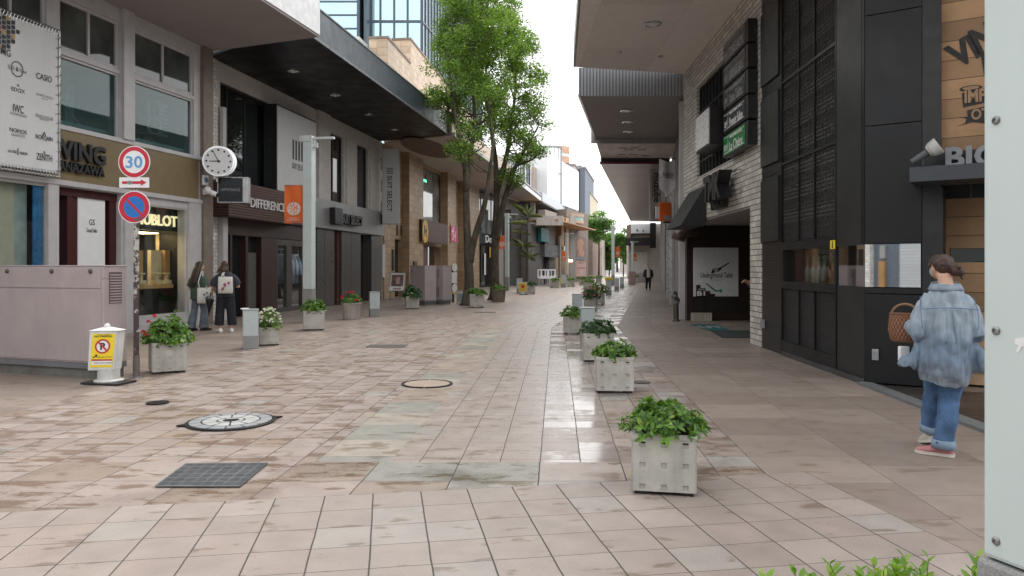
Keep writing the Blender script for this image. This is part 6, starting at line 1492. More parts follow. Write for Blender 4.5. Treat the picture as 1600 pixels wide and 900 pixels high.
def street_tree(label, base, limbs, outline, Y0, Y1, seed, ncl, per, rad, L_, Wd, trunk_r):
    """limbs: lists of (px,py,Y) way points from the trunk; outline: (py, px_left, px_right) rows bounding the crown"""
    rs = np.random.RandomState(seed); t = thing('street_tree', label, 'tree', base, 'zelkova trees beside the left walk'); m = MB(); ends = []
    for way, r0 in limbs:
        pts = [W(*w_) for w_ in way]; dense = []
        for i in range(len(pts)-1):
            p0, p1, p2, p3 = pts[max(i-1, 0)], pts[i], pts[i+1], pts[min(i+2, len(pts)-1)]
            for s_ in (0, .25, .5, .75): dense.append(.5*((2*p1)+(p2-p0)*s_+(2*p0-5*p1+4*p2-p3)*s_*s_+(3*p1-p0-3*p2+p3)*s_**3))
        dense.append(pts[-1]); n = len(dense); rr = [max(r0*(1-.86*i/(n-1)), .015) for i in range(n)]
        m.tube(dense, rr, 12); ends.append((dense, rr))
    b0 = Vector(base); m.lathe([(trunk_r*1.9, -.02), (trunk_r*1.45, .10), (trunk_r*1.12, .35), (trunk_r, .6)], b0, 14)
    rows = outline; cents = []
    while len(cents) < ncl:
        py = rs.uniform(rows[0][0], rows[-1][0]); i = max(k for k in range(len(rows)-1) if rows[k][0] <= py); f = (py-rows[i][0])/(rows[i+1][0]-rows[i][0])
        l, r_ = rows[i][1]+f*(rows[i+1][1]-rows[i][1]), rows[i][2]+f*(rows[i+1][2]-rows[i][2])
        if rs.rand() > (r_-l)/190: continue
        x = rs.uniform(l, r_); mid = (l+r_)/2; wd_ = math.sqrt(max(0.05, 1-((x-mid)/((r_-l)/2+1e-6))**2)); Y = (Y0+Y1)/2+rs.uniform(-1, 1)*wd_*(Y1-Y0)/2
        cents.append(np.array(W(x, py, Y)[:]))
    allp = [(p_, r_) for d, rr in ends for p_, r_ in zip(d[len(d)//4:], rr[len(d)//4:])]
    for c in cents:
        c_ = Vector(c); best = min(allp, key=lambda q: (q[0]-c_).length+max(0, q[0].z-c_.z+.6)*1.6); r0 = min(best[1]*.55, .045)
        pts = branch(m, best[0], c_, max(r0, .014), .006, (0, 0, (c_-best[0]).length*-.10), rs, 5)
        for q in range(2): e = c_+Vector(rv(rs, 1)[0])*rad*.8; branch(m, pts[3], e, .009, .003, (0, 0, .05), rs, 3)
    m.build('trunk', barkm(), t, smooth=True)
    P, D, U, l_, w_ = crown_leaves(rs, cents, per, rad, L_, Wd); leafmesh('crown', P, D, U, l_, w_, M_treeleaf, t)
    return t
gA = G(732.5, 477); gB = G(774, 468.5)
street_tree('left of the two big street trees, its trunk forked low', tuple(gA),
    [([(733, 476, 28.5), (733, 430, 28.5), (731, 390, 28.5), (729, 330, 28.5), (727, 262, 28.5), (716, 205, 28.2), (706, 150, 28), (700, 95, 27.8)], .205),
     ([(734, 410, 28.5), (742, 370, 28.4), (757, 320, 28.2), (765, 270, 28), (770, 215, 28), (762, 150, 28.2)], .15),
     ([(728, 300, 28.5), (735, 240, 28.7), (742, 180, 29), (735, 110, 29.2), (742, 40, 29)], .13),
     ([(727, 270, 28.5), (718, 232, 28), (712, 200, 27.6)], .07)],
    [(-40, 700, 780), (0, 690, 795), (45, 684, 800), (90, 680, 800), (140, 674, 790), (180, 676, 780), (215, 700, 770), (245, 706, 745)], 26.2, 31, 2, 130, 250, .52, .125, .058, .21)
street_tree('right of the two big street trees, leaning limb toward the road', tuple(gB),
    [([(774, 468, 33), (773, 420, 33), (774, 370, 33), (776, 310, 33), (774, 250, 33), (766, 190, 33), (760, 120, 33), (758, 40, 33)], .22),
     ([(775, 375, 33), (784, 330, 32.8), (795, 290, 32.6), (808, 255, 32.4), (826, 225, 32.2), (842, 195, 32)], .17),
     ([(776, 300, 33), (790, 250, 33), (800, 190, 33), (806, 120, 33), (800, 60, 33)], .14),
     ([(808, 258, 32.4), (830, 250, 32), (845, 238, 31.8)], .07)],
    [(-30, 745, 790), (20, 735, 812), (60, 730, 838), (100, 735, 846), (140, 740, 852), (180, 750, 858), (215, 770, 856), (245, 785, 848), (275, 792, 832), (292, 800, 815)], 30.2, 35.6, 4, 150, 240, .55, .135, .062, .22)
# slim tropical looking tree further on
p = G(823, 455.5); t = thing('slim_tree', 'thin stemmed tree with long spiky leaves before the dark grey shop', 'tree', tuple(p)); rs = np.random.RandomState(8); m = MB()
zt_ = W(823, 340, p.y).z; m.tube([p, p+Vector((.03, 0, zt_*.5)), p+Vector((.05, 0, zt_))], [.10, .075, .05], 8); m.build('trunk', barkm(), t)
P, D, U, L_ = [], [], [], []
for c, n, sc in ((Vector(p)+Vector((.05, 0, zt_)), 10, 1.15), (Vector(p)+Vector((.1, 0, zt_-.5)), 5, 1.0), (Vector(p)+Vector((-.3, 0, zt_-1.0)), 3, .8), (Vector(p)+Vector((.15, 0, 1.9)), 9, .8), (Vector(p)+Vector((-.2, 0, 2.6)), 8, .8)):
    for k in range(n): d = rv(rs, 1)[0]; d[2] = abs(d[2])*1.6+.15; P.append(np.array(c)+d*.05); D.append(d); U.append([0, 0, 1]); L_.append(sc*rs.uniform(.6, 1.2))
L_ = np.array(L_); leafmesh('crown', P, D, U, L_, L_*.05, leafm('palm_leaf', (.09, .11, .04), (.24, .27, .14), None, .3), t, curl=.8)
# tree in the middle of the far street, and the greenery at its end
def small_tree(label, base, zc, rx, rz_, n, seed, leaf, group='far street trees', per=150, mat=None, tr=.12, zlow=None):
    rs = np.random.RandomState(seed); t = thing('street_tree', label, 'tree', base, group); b0 = Vector(base); m = MB(); top = Vector((b0.x, b0.y, zc)); m.tube([b0, b0.lerp(top, .5)+Vector((.05, 0, 0)), top], [tr, tr*.8, tr*.45], 8)
    d = rv(rs, n); cents = d*(rs.rand(n)**.4)[:, None]*np.array([rx, rx, rz_])+np.array(top[:])
    for c in cents: branch(m, top-Vector((0, 0, rz_*.55)), Vector(c), tr*.3, .01, (0, 0, .1), rs, 3)
    m.build('trunk', barkm(), t, smooth=True); P, D, U, l_, w_ = crown_leaves(rs, list(cents), per, rx*.34, leaf, leaf*.5); leafmesh('crown', P, D, U, l_, w_, mat or M_fartree, t)
small_tree('round crowned tree standing alone in the far street', tuple(G(935.5, 437)), W(940, 353, 88).z, 1.65, 1.8, 60, 31, .26, tr=.13)
small_tree('long drooping green tree at the far end left of the far lamp post', (16.5, 126, 0), 4.2, 1.5, 3.0, 60, 32, .5, per=120)
small_tree('pale green tree at the far end right of the far lamp post', (18.3, 122, 0), 5.2, 1.7, 2.4, 50, 33, .45, per=120)
small_tree('second pale tree at the far end beside the black awning shop', (20.3, 128, 0), 4.4, 1.4, 2.4, 40, 34, .45, per=120)
small_tree('small green tree low at the far end of the street', (17.9, 150, 0), 3.2, 1.6, 1.9, 30, 35, .45, per=100)

# ------------------------------------------------------------------ bollards
def make_bollard(label):
    t = thing('light_bollard', label, 'bollard', (0, 0, 0), 'frosted glass bollards')
    h, b_ = .705, .23; hw = .135
    m = MB(); m.box(-hw, hw, -hw, hw, 0, b_); m.build('base', M_postbase, t, bevel=.006)
    m = MB(); m.box(-hw+.006, hw-.006, -hw+.006, hw-.006, b_, h-.02); m.build('lamp_body', M_frost, t, bevel=.004)
    m = MB()
    for x in (-1, 1):
        for y in (-1, 1): m.box(x*(hw-.006)-.006, x*(hw-.006)+.006, y*(hw-.006)-.006, y*(hw-.006)+.006, b_, h-.02)
    m.build('corner_trim', M_steel, t); m = MB(); m.box(-hw-.004, hw+.004, -hw-.004, hw+.004, h-.022, h); m.build('cap', pm('bollard_cap', (.33, .35, .35), .4, metal=.3), t, bevel=.004); return t
bo = []
for x, y, rz, sc, lab in ((-4.70, 13.35, .35, 1.0, 'front left bollard beside the white flowers'), (-4.06, 21.9, .3, 1.05, 'far left bollard right of the red and white flowers'),
    (1.42, 13.95, -.05, 1.0, 'first right-hand bollard, between planters'), (1.78, 20.2, -.1, 1.05, 'second right-hand bollard before the pale flowers'), (5.10, 39.2, -.18, 1.12, 'right-hand bollard with a yellow notice on top'),
    (6.62, 46.9, -.18, 1.1, 'right-hand bollard just beyond the yellow topped one'), (7.82, 52.8, -.18, 1.1, 'farthest right-hand bollard near the pink pillar'), (.42, 41.5, 0, 1.2, 'bollard behind the yellow notice stand on the left side'), (3.75, 54, 0, 1.3, 'bollard in the far left row before the white chairs')):
    place(make_bollard, bo, (x, y, 0), rz, sc, lab)
m = MB(); p = Vector((5.1, 39.2, .79)); m.box(p.x-.19, p.x+.19, p.y-.13, p.y+.13, p.z, p.z+.14); tag(m.build('notice_block', M_yellow, bevel=.02), 'yellow notice block lying on a right-hand bollard', 'notice')
m = MB(); p = Vector((-4.74, 13.32, .705)); m.box(p.x-.10, p.x+.02, p.y-.10, p.y+.03, p.z, p.z+.018); o = tag(m.build('paper_cup_lid', M_signwhite, bevel=.005), 'small white paper packet left on the front left bollard', 'litter')

# ------------------------------------------------------------------ lamp posts
def make_post(label, near=False):
    t = thing('lamp_post', label, 'lamp post', (0, 0, 0), 'square aqua lamp posts'); hw = .125; H_ = 4.75
    m = MB(); m.box(-hw-.008, hw+.008, -hw-.008, hw+.008, 0, .88); m.build('base', M_postbase, t, bevel=.008)
    m = MB(); m.box(-hw, hw, -hw, hw, .883, H_); m.build('post', M_post, t, bevel=.010)
    m = MB(); dd = []
    for fr in (Frame((0, -hw), (1, 0)), Frame((hw, 0), (0, 1)), Frame((0, hw), (-1, 0)), Frame((-hw, 0), (0, -1))):
        for k in range(10):
            z_ = .922+.406*k
            if z_ > H_-.1: continue
            for x in (-.096, .096): m.lathe([(.0085, .0005), (.0085, .002), (.0065, .0045), (.004, .005), (.0038, .002), (.001, .002)], fr.P(x, 0, z_), 14, (fr.d, Vector((0, 0, 1)), fr.n))
    m.build('bolts', pm('bolt_grey', (.26, .26, .26), .4, metal=.7, bump=0), t)
    m = MB(); m.box(-.22, .13, -.13, .13, H_+.003, H_+.17); m.build('lamp_head', pm('head_white', (.56, .58, .57), .4), t, bevel=.012)
    m = MB(); m.box(.13, .70, -.06, .06, H_+.075, H_+.135); m.box(.02, .24, -.05, .05, H_-.14, H_-.005); o = m.build('arm', pm('head_white', (.56, .58, .57)), t, bevel=.006)
    m = MB(); m.box(.18, .66, -.045, .045, H_+.068, H_+.0745); m.build('lens', M_frost, o); return t
po = []
place(make_post, po, (-5.36, 19.62, 0), -.17, 1, 'first lamp post on the left, carrying an orange banner')
place(make_post, po, (-.31, 46.2, 0), -.17, .98, 'second lamp post on the left, past the two big trees')
place(make_post, po, (1.085, 1.3855, 0), .35, 1, 'lamp post cropped by the right edge of the picture, close to the viewer')
place(make_post, po, (8.1, 59.5, 0), -.17, .98, 'far slender lamp post right of the round crowned tree')
place(make_post, po, (4.85, 66, 0), -.17, .92, 'far lamp post before the two huge posters')
place(make_post, po, (10.05, 62, 0), -.17, .74, 'short lamp post on the pink pillar at right')
place(make_post, po, (6.9, 82, 0), -.17, .9, 'farthest left lamp post beside the small pale shop')
p = Vector((9.98, 61.8, 0)); m = MB(); m.box(p.x-.28, p.x+.28, p.y-.28, p.y+.28, 0, 1.12); tag(m.build('pillar', pm('pink_pillar', (.36, .25, .23), .6), bevel=.02), 'pink stone pillar around the foot of the short lamp post', 'pillar')
# sticker scrap on the near post
f = Frame((.925, 1.46), (.343, -.939)); q = [f.uz(x, y) for x, y in ((1587, 529), (1600, 527), (1612, 532), (1610, 545), (1598, 541), (1592, 551), (1588, 549), (1592, 540), (1586, 537))]
m = MB(); m.prism(q, .0005, .0013, f); tag(m.build('torn_sticker', M_signwhite), 'torn white sticker scrap on the close lamp post', 'sticker')
# orange banners
def orange_banner(label, post, Y, px0, px1, py0, py1):
    fr = Frame((W(px0, 0, Y).x, Y), (1, .05)); w_ = (px1-px0)/FPX*Y; y1, y0 = W(0, py0, Y).z, W(0, py1, Y).z
    t = thing('street_banner', label, 'banner', fr.P(w_/2, 0, y0), 'orange street banners'); m = MB(); nx, nz = 8, 10
    for i in range(nx):
        for j in range(nz):
            g_ = lambda i, j: fr.P(w_*i/nx, .012*math.sin(i*.9+j*.4), y0+(y1-y0)*j/nz)
            m.poly([g_(i, j), g_(i+1, j), g_(i+1, j+1), g_(i, j+1)])
    m.build('cloth', M_orange, t, smooth=True, weld=True)
    m = MB(); uc_, zc_2, r = w_*.5, y0+(y1-y0)*.38, w_*.36; lines = [(-.9, .25, .2, .6), (-.6, -.6, .1, .15), (.0, -.9, .15, .2), (.1, .2, .9, -.1), (-.1, .95, .15, .1), (-.95, -.1, -.2, .1), (.3, -.75, .55, .55), (.55, .6, .2, .1), (-.5, .75, -.2, .1)]
    m.disc(fr, uc_, zc_2, r, .014, .018, 28); m.textfit('KATAMACHI', fr, w_*.28, w_*.72, y0+(y1-y0)*.13, .015, .05); m.textfit('SHOPPING ST.', fr, w_*.14, w_*.86, y0+(y1-y0)*.085, .015, .07); m.build('emblem', pm('banner_print', (.66, .55, .50), .7, bump=0), t)
    m = MB()
    for x0, z0, x1, z1 in lines:
        a, c = Vector((x0, z0))*r, Vector((x1, z1))*r; nrm = Vector((-(c-a).y, (c-a).x)).normalized()*r*.045
        m.prism([(uc_+v.x, zc_2+v.y) for v in (a+nrm, a-nrm, c-nrm, c+nrm)], .018, .0195, fr)
    m.build('emblem_lines', M_orange, t)
    m = MB()
    for z_ in (y0+.02, y1-.02): m.tube([fr.P(-.02, 0, z_), fr.P(w_+.22, 0, z_)], .010, 6)
    m.build('rods', M_steel, t)
orange_banner('orange banner with white round emblem on the first left lamp post', None, 19.6, 444.5, 473.5, 289, 349)
orange_banner('orange banner with white round emblem on the second left lamp post', None, 46.1, 779, 790, 368, 390)
orange_banner('small orange banner before the honey wooden column far down the left side', None, 64, 878, 884, 392, 408)
orange_banner('red orange banner on the far slender lamp post', None, 59.5, 961.5, 969, 385.5, 402)
orange_banner('small orange banner beside the short lamp post at right', None, 62, 989.5, 995, 396, 408)

# ------------------------------------------------------------------ traffic sign pole
p = G(213, 590.5); pf = Frame((p.x, p.y-.05), (1, -.02)); zc = lambda py: W(0, py, p.y).z
t = thing('traffic_sign_pole', 'peeling pole with speed, arrow and no parking signs beside the planter', 'traffic sign', tuple(p))
def peel():
    m, tt, pr = mat0('peeling_pole'); tc = N(tt, 'ShaderNodeTexCoord'); n = noise_(tt, tc.outputs['Object'], 14, 6, .7); sp = N(tt, 'ShaderNodeSeparateXYZ'); tt.links.new(tc.outputs['Object'], sp.inputs[0])
    hi = rng(tt, sp.outputs[2], .2, 2.2, -.12, .10); f = rng(tt, math_(tt, 'ADD', n, hi), .50, .56, 0, 1)
    tt.links.new(mixc(tt, f, (.055, .035, .035), (.45, .43, .40)), pr.inputs['Base Color']); pr.inputs['Roughness'].default_value = .7; bump_(tt, pr, f, .5, .004); return m
m = MB(); m.tube([p, p+Vector((0, 0, .30))], .042, 14); m.build('sleeve', pm('sleeve_grey', (.16, .14, .135), .5, metal=.3), t)
m = MB(); m.tube([p+Vector((0, 0, .30)), p+Vector((0, 0, zc(236)))], .034, 14); m.build('pole', peel(), t)
m = MB(); m.lathe([(.09, 0), (.09, .01), (.05, .018)], p, 16); m.build('foot', M_steel, t)
def sign_disc(zc_, r, cols, w=.0):
    m = MB(); m.disc(pf, 0, zc_, r, w, w+.006, 40); o = m.build('sign', M_signwhite, t); return o
r = 25/1160*p.y
z30 = zc(254); o = sign_disc(z30, r, None)
def ring(o, z_, ra, rb, w, mat, name):
    m = MB(); n = 48
    for k in range(n):
        a, c = 6.283*k/n, 6.283*(k+1)/n; m.poly([pf.P(q*math.cos(x), w, z_+q*math.sin(x)) for q, x in ((ra, a), (rb, a), (rb, c), (ra, c))])
    m.build(name, mat, o, weld=True)
M_sred = pm('sign_red', (.50, .018, .04), .4, var=.06, bump=0)
ring(o, z30, r*.70, r*.95, .0075, M_sred, 'red_ring'); m = MB(); m.textfit('30', pf, -r*.52, r*.52, z30, .007, r*1.02, bold=.012); m.build('number', M_skyblue, o)
zA = zc(286); aw, ah = 23.5/1160*p.y, 8/1160*p.y; m = MB(); m.box(-aw, aw, 0, .006, zA-ah, zA+ah, pf); o = m.build('sign', M_signwhite, t, bevel=.0025)
m = MB(); m.prism([(-aw*.8, zA-ah*.26), (aw*.45, zA-ah*.26), (aw*.45, zA-ah*.62), (aw*.84, zA), (aw*.45, zA+ah*.62), (aw*.45, zA+ah*.26), (-aw*.8, zA+ah*.26)], .006, .0085, pf); m.build('arrow', M_sred, o); m = MB(); m.disc(pf, -aw*.28, zA, aw*.20, .0086, .0105, 18, ry=ah*.36); m.build('smudge', pm('smudge_grey', (.22, .21, .21), .7), o)
zN = zc(324); o = sign_disc(zN, r, None); ring(o, zN, r*.66, r*.95, .0075, M_sred, 'red_ring'); ring(o, zN, .0, r*.66, .0068, M_blue, 'blue_field')
m = MB(); q = r*.70*.7071; k = r*.075; m.prism([(-q-k*.7, zN+q-k*.7), (-q+k*.7, zN+q+k*.7), (q+k*.7, zN-q+k*.7), (q-k*.7, zN-q-k*.7)], .007, .0082, pf); m.build('slash', M_sred, o)
m = MB(); m.prism([(-.02, zN-r*.78), (.05, zN-r*.66), (.12, zN-r*.60), (.11, zN-r*.72), (.03, zN-r*.88)], .0083, .0095, pf); m.build('scuff', pm('scuff_brown', (.12, .10, .09), .8), o)
m = MB()
for z_ in (z30, zA, zN): m.box(-.05, .05, -.05, -.001, z_-.015, z_+.015, pf)
m.build('clamps', M_steel, t)

# ------------------------------------------------------------------ no parking stand
p = G(170, 599); nf = Frame((p.x, p.y-.10), (1, .10)); zc = lambda py: W(0, py, p.y-.08).z
t = thing('notice_stand', 'leaning white stand with yellow no parking notice before the pink cabinet', 'notice stand', tuple(p))
m = MB(); fr0 = Frame((p.x, p.y), (1, -.25)); m.box(-.27, .27, -.17, .17, .004, .028, fr0); m.build('base_plate', M_black, t, bevel=.006)
m = MB(); m.lathe([(.17, .028), (.175, .045), (.13, .06), (.125, .20), (.10, .215)], p, 24); m.build('foot', pm('scuffed_white', (.52, .52, .50), .6, streak=.4), t, smooth=False)
lean = lambda z_: -.035*(1-(z_-.18)/.5)
def lb(u, w, z_): return nf.P(u+lean(z_), w, z_)
z0_, z1_ = .175, .665; hw0, hw1 = .165, .175
m = MB(); pts = [lb(-hw0, 0, z0_), lb(hw0-.02, 0, z0_), lb(hw0+.01, -.16, z0_), lb(-hw0+.04, -.16, z0_), lb(-hw1, 0, z1_), lb(hw1-.02, 0, z1_), lb(hw1+.01, -.16, z1_), lb(-hw1+.04, -.16, z1_)]
for f_ in ((0, 1, 5, 4), (1, 2, 6, 5), (2, 3, 7, 6), (3, 0, 4, 7), (4, 5, 6, 7), (3, 2, 1, 0)): m.poly([pts[i] for i in f_])
m.build('case', pm('stand_white', (.62, .62, .60), .5, streak=.35), t, weld=True, bevel=.008)
m = MB(); c_ = lb(.0, -.08, z1_); pts2 = [lb(-hw1-.01, .012, z1_+.003), lb(hw1, .012, z1_+.003), lb(hw1+.02, -.17, z1_+.003), lb(-hw1+.03, -.17, z1_+.003)]; ap = c_+Vector((0, 0, .055))
for i in range(4): m.poly([pts2[i], pts2[(i+1) % 4], ap])
m.poly(pts2[::-1]); m.ball(ap, .035, 14, 10); m.build('lid', M_signwhite, t, weld=True)
def plate(m, pts, w): 
    n = len(pts); m.poly([lb(u, w, z_) for u, z_ in pts])
m = MB(); plate(m, [(-.135, .215), (.125, .215), (.135, .63), (-.135, .63)], .0035); m.build('notice_sheet', M_yellow, t)
m = MB(); plate(m, [(-.12, .245), (.115, .245), (.12, .295), (-.12, .295)], .005); cz_ = .475; plate(m, [(.072*math.cos(a*.2618)-.005, cz_+.072*math.sin(a*.2618)) for a in range(24)], .005); m.build('white_print', M_signwhite, t)
m = MB(); plate(m, [(-.125, .297), (.12, .297), (.12, .315), (-.125, .315)], .006)
for k in range(32):
    a, c = 6.283*k/32, 6.283*(k+1)/32; m.poly([lb(q*math.cos(x)-.005, .0065, cz_+q*math.sin(x)) for q, x in ((.070, a), (.090, a), (.090, c), (.070, c))])
plate(m, [(-.065, cz_+.045), (-.05, cz_+.06), (.055, cz_-.045), (.04, cz_-.06)], .0075); m.build('red_print', M_redprint, t)
m = MB(); lf = Frame((nf.P(lean(.475), 0, 0)), nf.d); m.text('P', lf, -.004, cz_, .0052, .115, depth=.002, bold=.04); lf = Frame(nf.P(lean(.6), 0, 0), nf.d); m.textfit('NO PARKING', lf, -.11, .10, .598, .0038, .03, depth=.002, bold=.02); m.textfit('PARKING PROHIBITED', lf, -.07, .08, .617, .0038, .012, depth=.002)
lf = Frame(nf.P(lean(.35), 0, 0), nf.d); m.textfit('KEEP CLEAR OF STREET', lf, -.06, .115, .342, .0038, .014, depth=.002, bold=.01); m.textfit('TOW AWAY ZONE', lf, -.10, .11, .27, .0055, .02, depth=.002)
for a, c in (((-.115, .335), (-.09, .35)), ((-.09, .345), (-.06, .375))): m.prism([a, (c[0], a[1]), c, (a[0]+.01, c[1])], .004, .006, lf)
m.build('dark_print', M_ink, t)
# second small yellow stand down the street, and two beyond
for px, Y, py0, py1, lab in ((817, 39.5, 457, 443, 'small yellow notice stand beside a planter down the left side'), (880.5, 57, 446, 434, 'tiny yellow notice stand in the far left planter row'), (924, 76, 441, 433, 'farthest tiny yellow notice stand near the lone far tree')):
    fr = Frame((W(px, 0, Y).x, Y), (1, 0)); a0, a1 = W(0, py1, Y).z, W(0, py0, Y).z; a0, a1 = min(a0, a1), max(a0, a1); h_ = 6.2/1160*Y if px < 900 else .2
    t = thing('notice_stand', lab, 'notice stand', fr.P(0, 0, 0), 'small yellow notice stands'); part('case', pm('stand_white', (.62, .62, .60)), t, fr, (-h_-.02, h_+.02, -.15, 0, .12, .66)); part('notice_sheet', pm('yellow_dull', (.62, .46, .06), .5), t, fr, (-h_, h_, .0, .01, .18, .62)); m = MB(); m.disc(fr, 0, .44, .10, .01, .014, 20); m.build('emblem', M_redprint, t); part('base_plate', M_black, t, fr, (-h_, h_, -.2, .05, 0, .03)); part('foot', M_signwhite, t, fr, (-.12, .12, -.13, -.01, .03, .119))

# ------------------------------------------------------------------ pink utility cabinets
def cabinet(name, label, c0, c1, depth, z0, z1, loc_, plinth=.2, **k):
    fr = Frame(c0, (c1[0]-c0[0], c1[1]-c0[1])); w_ = math.hypot(c1[0]-c0[0], c1[1]-c0[1]); t = thing(name, label, 'utility cabinet', fr.P(w_/2, -depth/2, 0), 'pink utility cabinets')
    part('plinth', pm('plinth_concrete', (.16, .155, .14), .85, var=.3, streak=.5), t, fr, (.03, w_-.03, -depth+.02, -.03, 0, plinth-.003)); part('skirt', pm('skirt_grey', (.16, .16, .17), .5), t, fr, (.0, w_, -depth, .004, plinth, plinth+.07)); return t, fr, w_
g0, g1, g2 = Vector((-7.35, 10.33)), Vector((-5.27, 9.58)), None
t, fr, w_ = cabinet('utility_cabinet', 'large pink grey utility cabinet behind the yellow notice stand', g0, g1, .36, .2, 1.47, None, .13)
m = MB(); m.box(0, w_, -.36, 0, .202, 1.30, fr); m.box(0, w_, -.36, 0, 1.303, 1.465, fr); m.box(-.01, w_+.008, -.365, .006, 1.466, 1.48, fr)
m.build('body', M_pinkpaint, t, bevel=.006)
sf = Frame(fr.P(w_, 0, 0), -fr.n)
part('door_panel', M_pinkpaint, t, fr, (.02, fr.u(158), .0, .012, .225, 1.165), (.02, fr.u(158), .0, .012, 1.18, 1.455), bevel=.004)
m = MB()
for px in (13, 82.5, 143): m.lathe([(.030, 0), (.030, .012), (.018, .025), (0, .028)], fr.P(fr.u(px), .012, 1.40), 14, (fr.d, Vector((0, 0, 1)), fr.n))
m.build('lock_knob', pm('knob_dark', (.10, .085, .085), .45, metal=.5), t)
for z0_, z1_ in ((.99, 1.38), (.30, .64)):
    m = MB(); n = 11
    for k in range(n): a = z0_+(z1_-z0_)*k/n; m.prism([(.09, a), (.27, a), (.27, a+(z1_-z0_)/n*.5), (.09, a+(z1_-z0_)/n*.5)], .002, .010, sf)
    o = m.build('vent', pm('vent_pink', (.36, .29, .30), .5), t); part('vent_back', pm('vent_dark', (.10, .075, .08), .7), t, sf, (.08, .28, .0005, .003, z0_-.01, z1_+.01))
# twin tall cabinets before the tiled building
ca, cb = G(640.5, 474.5), G(662, 478)
ca2, cb2 = G(671, 472.5), G(686, 475)
for lab, a, c, dep, vent in (('left of the twin tall pink cabinets before the tiled building', Vector((-3.98, 29.0)), Vector((-3.32, 28.3)), .55, False), ('right of the twin tall pink cabinets, with slotted vents', Vector((-3.22, 29.3)), Vector((-2.68, 28.9)), .5, True)):
    t, fr, w_ = cabinet('utility_cabinet', lab, a, c, dep, .2, 1.5, None, .12)
    part('body', M_pinkpaint, t, fr, (0, w_, -dep, 0, .192, 1.50), bevel=.008); part('roof', M_pinkpaint, t, fr, (-.012, w_+.012, -dep-.012, .012, 1.503, 1.53), bevel=.004)
    m = MB(); m.lathe([(.03, 0), (.03, .02), (0, .022)], fr.P(.13, .001, 1.33), 12, (fr.d, Vector((0, 0, 1)), fr.n)); m.build('lock_knob', pm('knob_dark', (.1, .085, .085)), t)
    if vent:
        for z0_, z1_ in ((1.05, 1.40), (.32, .68)):
            m = MB()
            for k in range(4): m.box(.12+.10*k, .165+.10*k, .001, .010, z0_, z1_, fr)
            m.build('vent', pm('vent_shade', (.20, .16, .165), .6), t)
# sandwich board, cone, banded pole, tree box
bf = Frame((W(607, 0, 32.6).x, 32.6), (1, .10)); wz = lambda py: W(0, py, 32.6).z
t = thing('sandwich_board', 'silver framed menu board leaning before the tiled building', 'board', bf.P(.36, 0, 0)); sh = lambda z_: .10*z_/1.2
m = MB()
def lean_bar(u0, z0, u1, z1, r=.02): m.tube([bf.P(u0, -.25*z0/1.2, z0), bf.P(u1, -.25*z1/1.2, z1)], r, 6)
lean_bar(.0, .0, .10, 1.22); lean_bar(.66, .0, .72, 1.22); lean_bar(.10, 1.22, .72, 1.22); lean_bar(.01, .10, .66, .10); lean_bar(.05, .42, .68, .42)
m.tube([bf.P(.05, -.55, 0), bf.P(.10, -.26, 1.22)], .018, 6); m.tube([bf.P(.68, -.55, 0), bf.P(.72, -.26, 1.22)], .018, 6); m.build('frame', M_steel, t)
def lp(u, z_, w=.0): return bf.P(u+.085*(z_/1.22), -.25*z_/1.2+w, z_)
m = MB(); m.poly([lp(.02, .42), lp(.62, .42), lp(.62, 1.2), lp(.02, 1.2)]); m.poly([lp(.02, 1.2, -.02), lp(.62, 1.2, -.02), lp(.62, .42, -.02), lp(.02, .42, -.02)]); m.build('panel', M_signwhite, t)
m = MB(); m.poly([lp(.06, .62, .006), lp(.58, .62, .006), lp(.58, 1.14, .006), lp(.06, 1.14, .006)]); m.build('picture', pm('menu_brown', (.14, .07, .05), .5, var=.8, scale=9), t); m = MB(); m.poly([lp(.26, .72, .012), lp(.42, .72, .012), lp(.42, 1.02, .012), lp(.26, 1.02, .012)]); m.poly([lp(.15, .48, .008), lp(.5, .48, .008), lp(.5, .56, .008), lp(.15, .56, .008)]); m.build('print', pm('menu_pink', (.45, .27, .23), .5), t)
p = G(699, 473.5); t = thing('traffic_cone', 'slim white cone beside the tall pink cabinets', 'cone', tuple(p)); m = MB(); m.lathe([(.085, .03), (.075, .1), (.032, .66), (.0, .70)], p, 18); m.build('cone', M_signwhite, t); m = MB(); m.lathe([(.15, 0), (.15, .03), (.09, .04)], p, 16); m.build('base', M_signwhite, t)
p = G(708, 472.5); t = thing('banded_pole', 'black pole with yellow band and stacked round signs near the cone', 'sign pole', tuple(p)); m = MB(); m.tube([p, p+Vector((0, 0, 1.55))], .045, 10); m.build('pole', M_black, t); m = MB(); m.tube([p+Vector((0, 0, .36)), p+Vector((0, 0, .46))], .048, 10); m.build('band', M_yellow, t)
pfr = Frame((p.x, p.y), (.55, .8)); m = MB()
for z_, r_ in ((1.45, .17), (.60, .17)): m.disc(pfr, .03, z_, r_, .05, .06, 20)
m.box(-.16, .18, .05, .06, .80, 1.25, pfr); m.build('sign', M_signwhite, t); part('sign_back', M_dark, t, pfr, (-.17, -.03, .045, .049, .5, 1.55))
p = G(720, 475); t = thing('junction_box', 'low grey junction box at the foot of the left street tree', 'utility box', tuple(p)); m = MB(); m.box(p.x-.17, p.x+.17, p.y, p.y+.3, .10, .44); m.build('case', pm('junction_grey', (.22, .25, .25), .5), t, bevel=.01); m = MB(); m.box(p.x-.19, p.x+.19, p.y-.01, p.y+.31, 0, .10); m.build('foot', M_concrete, t)
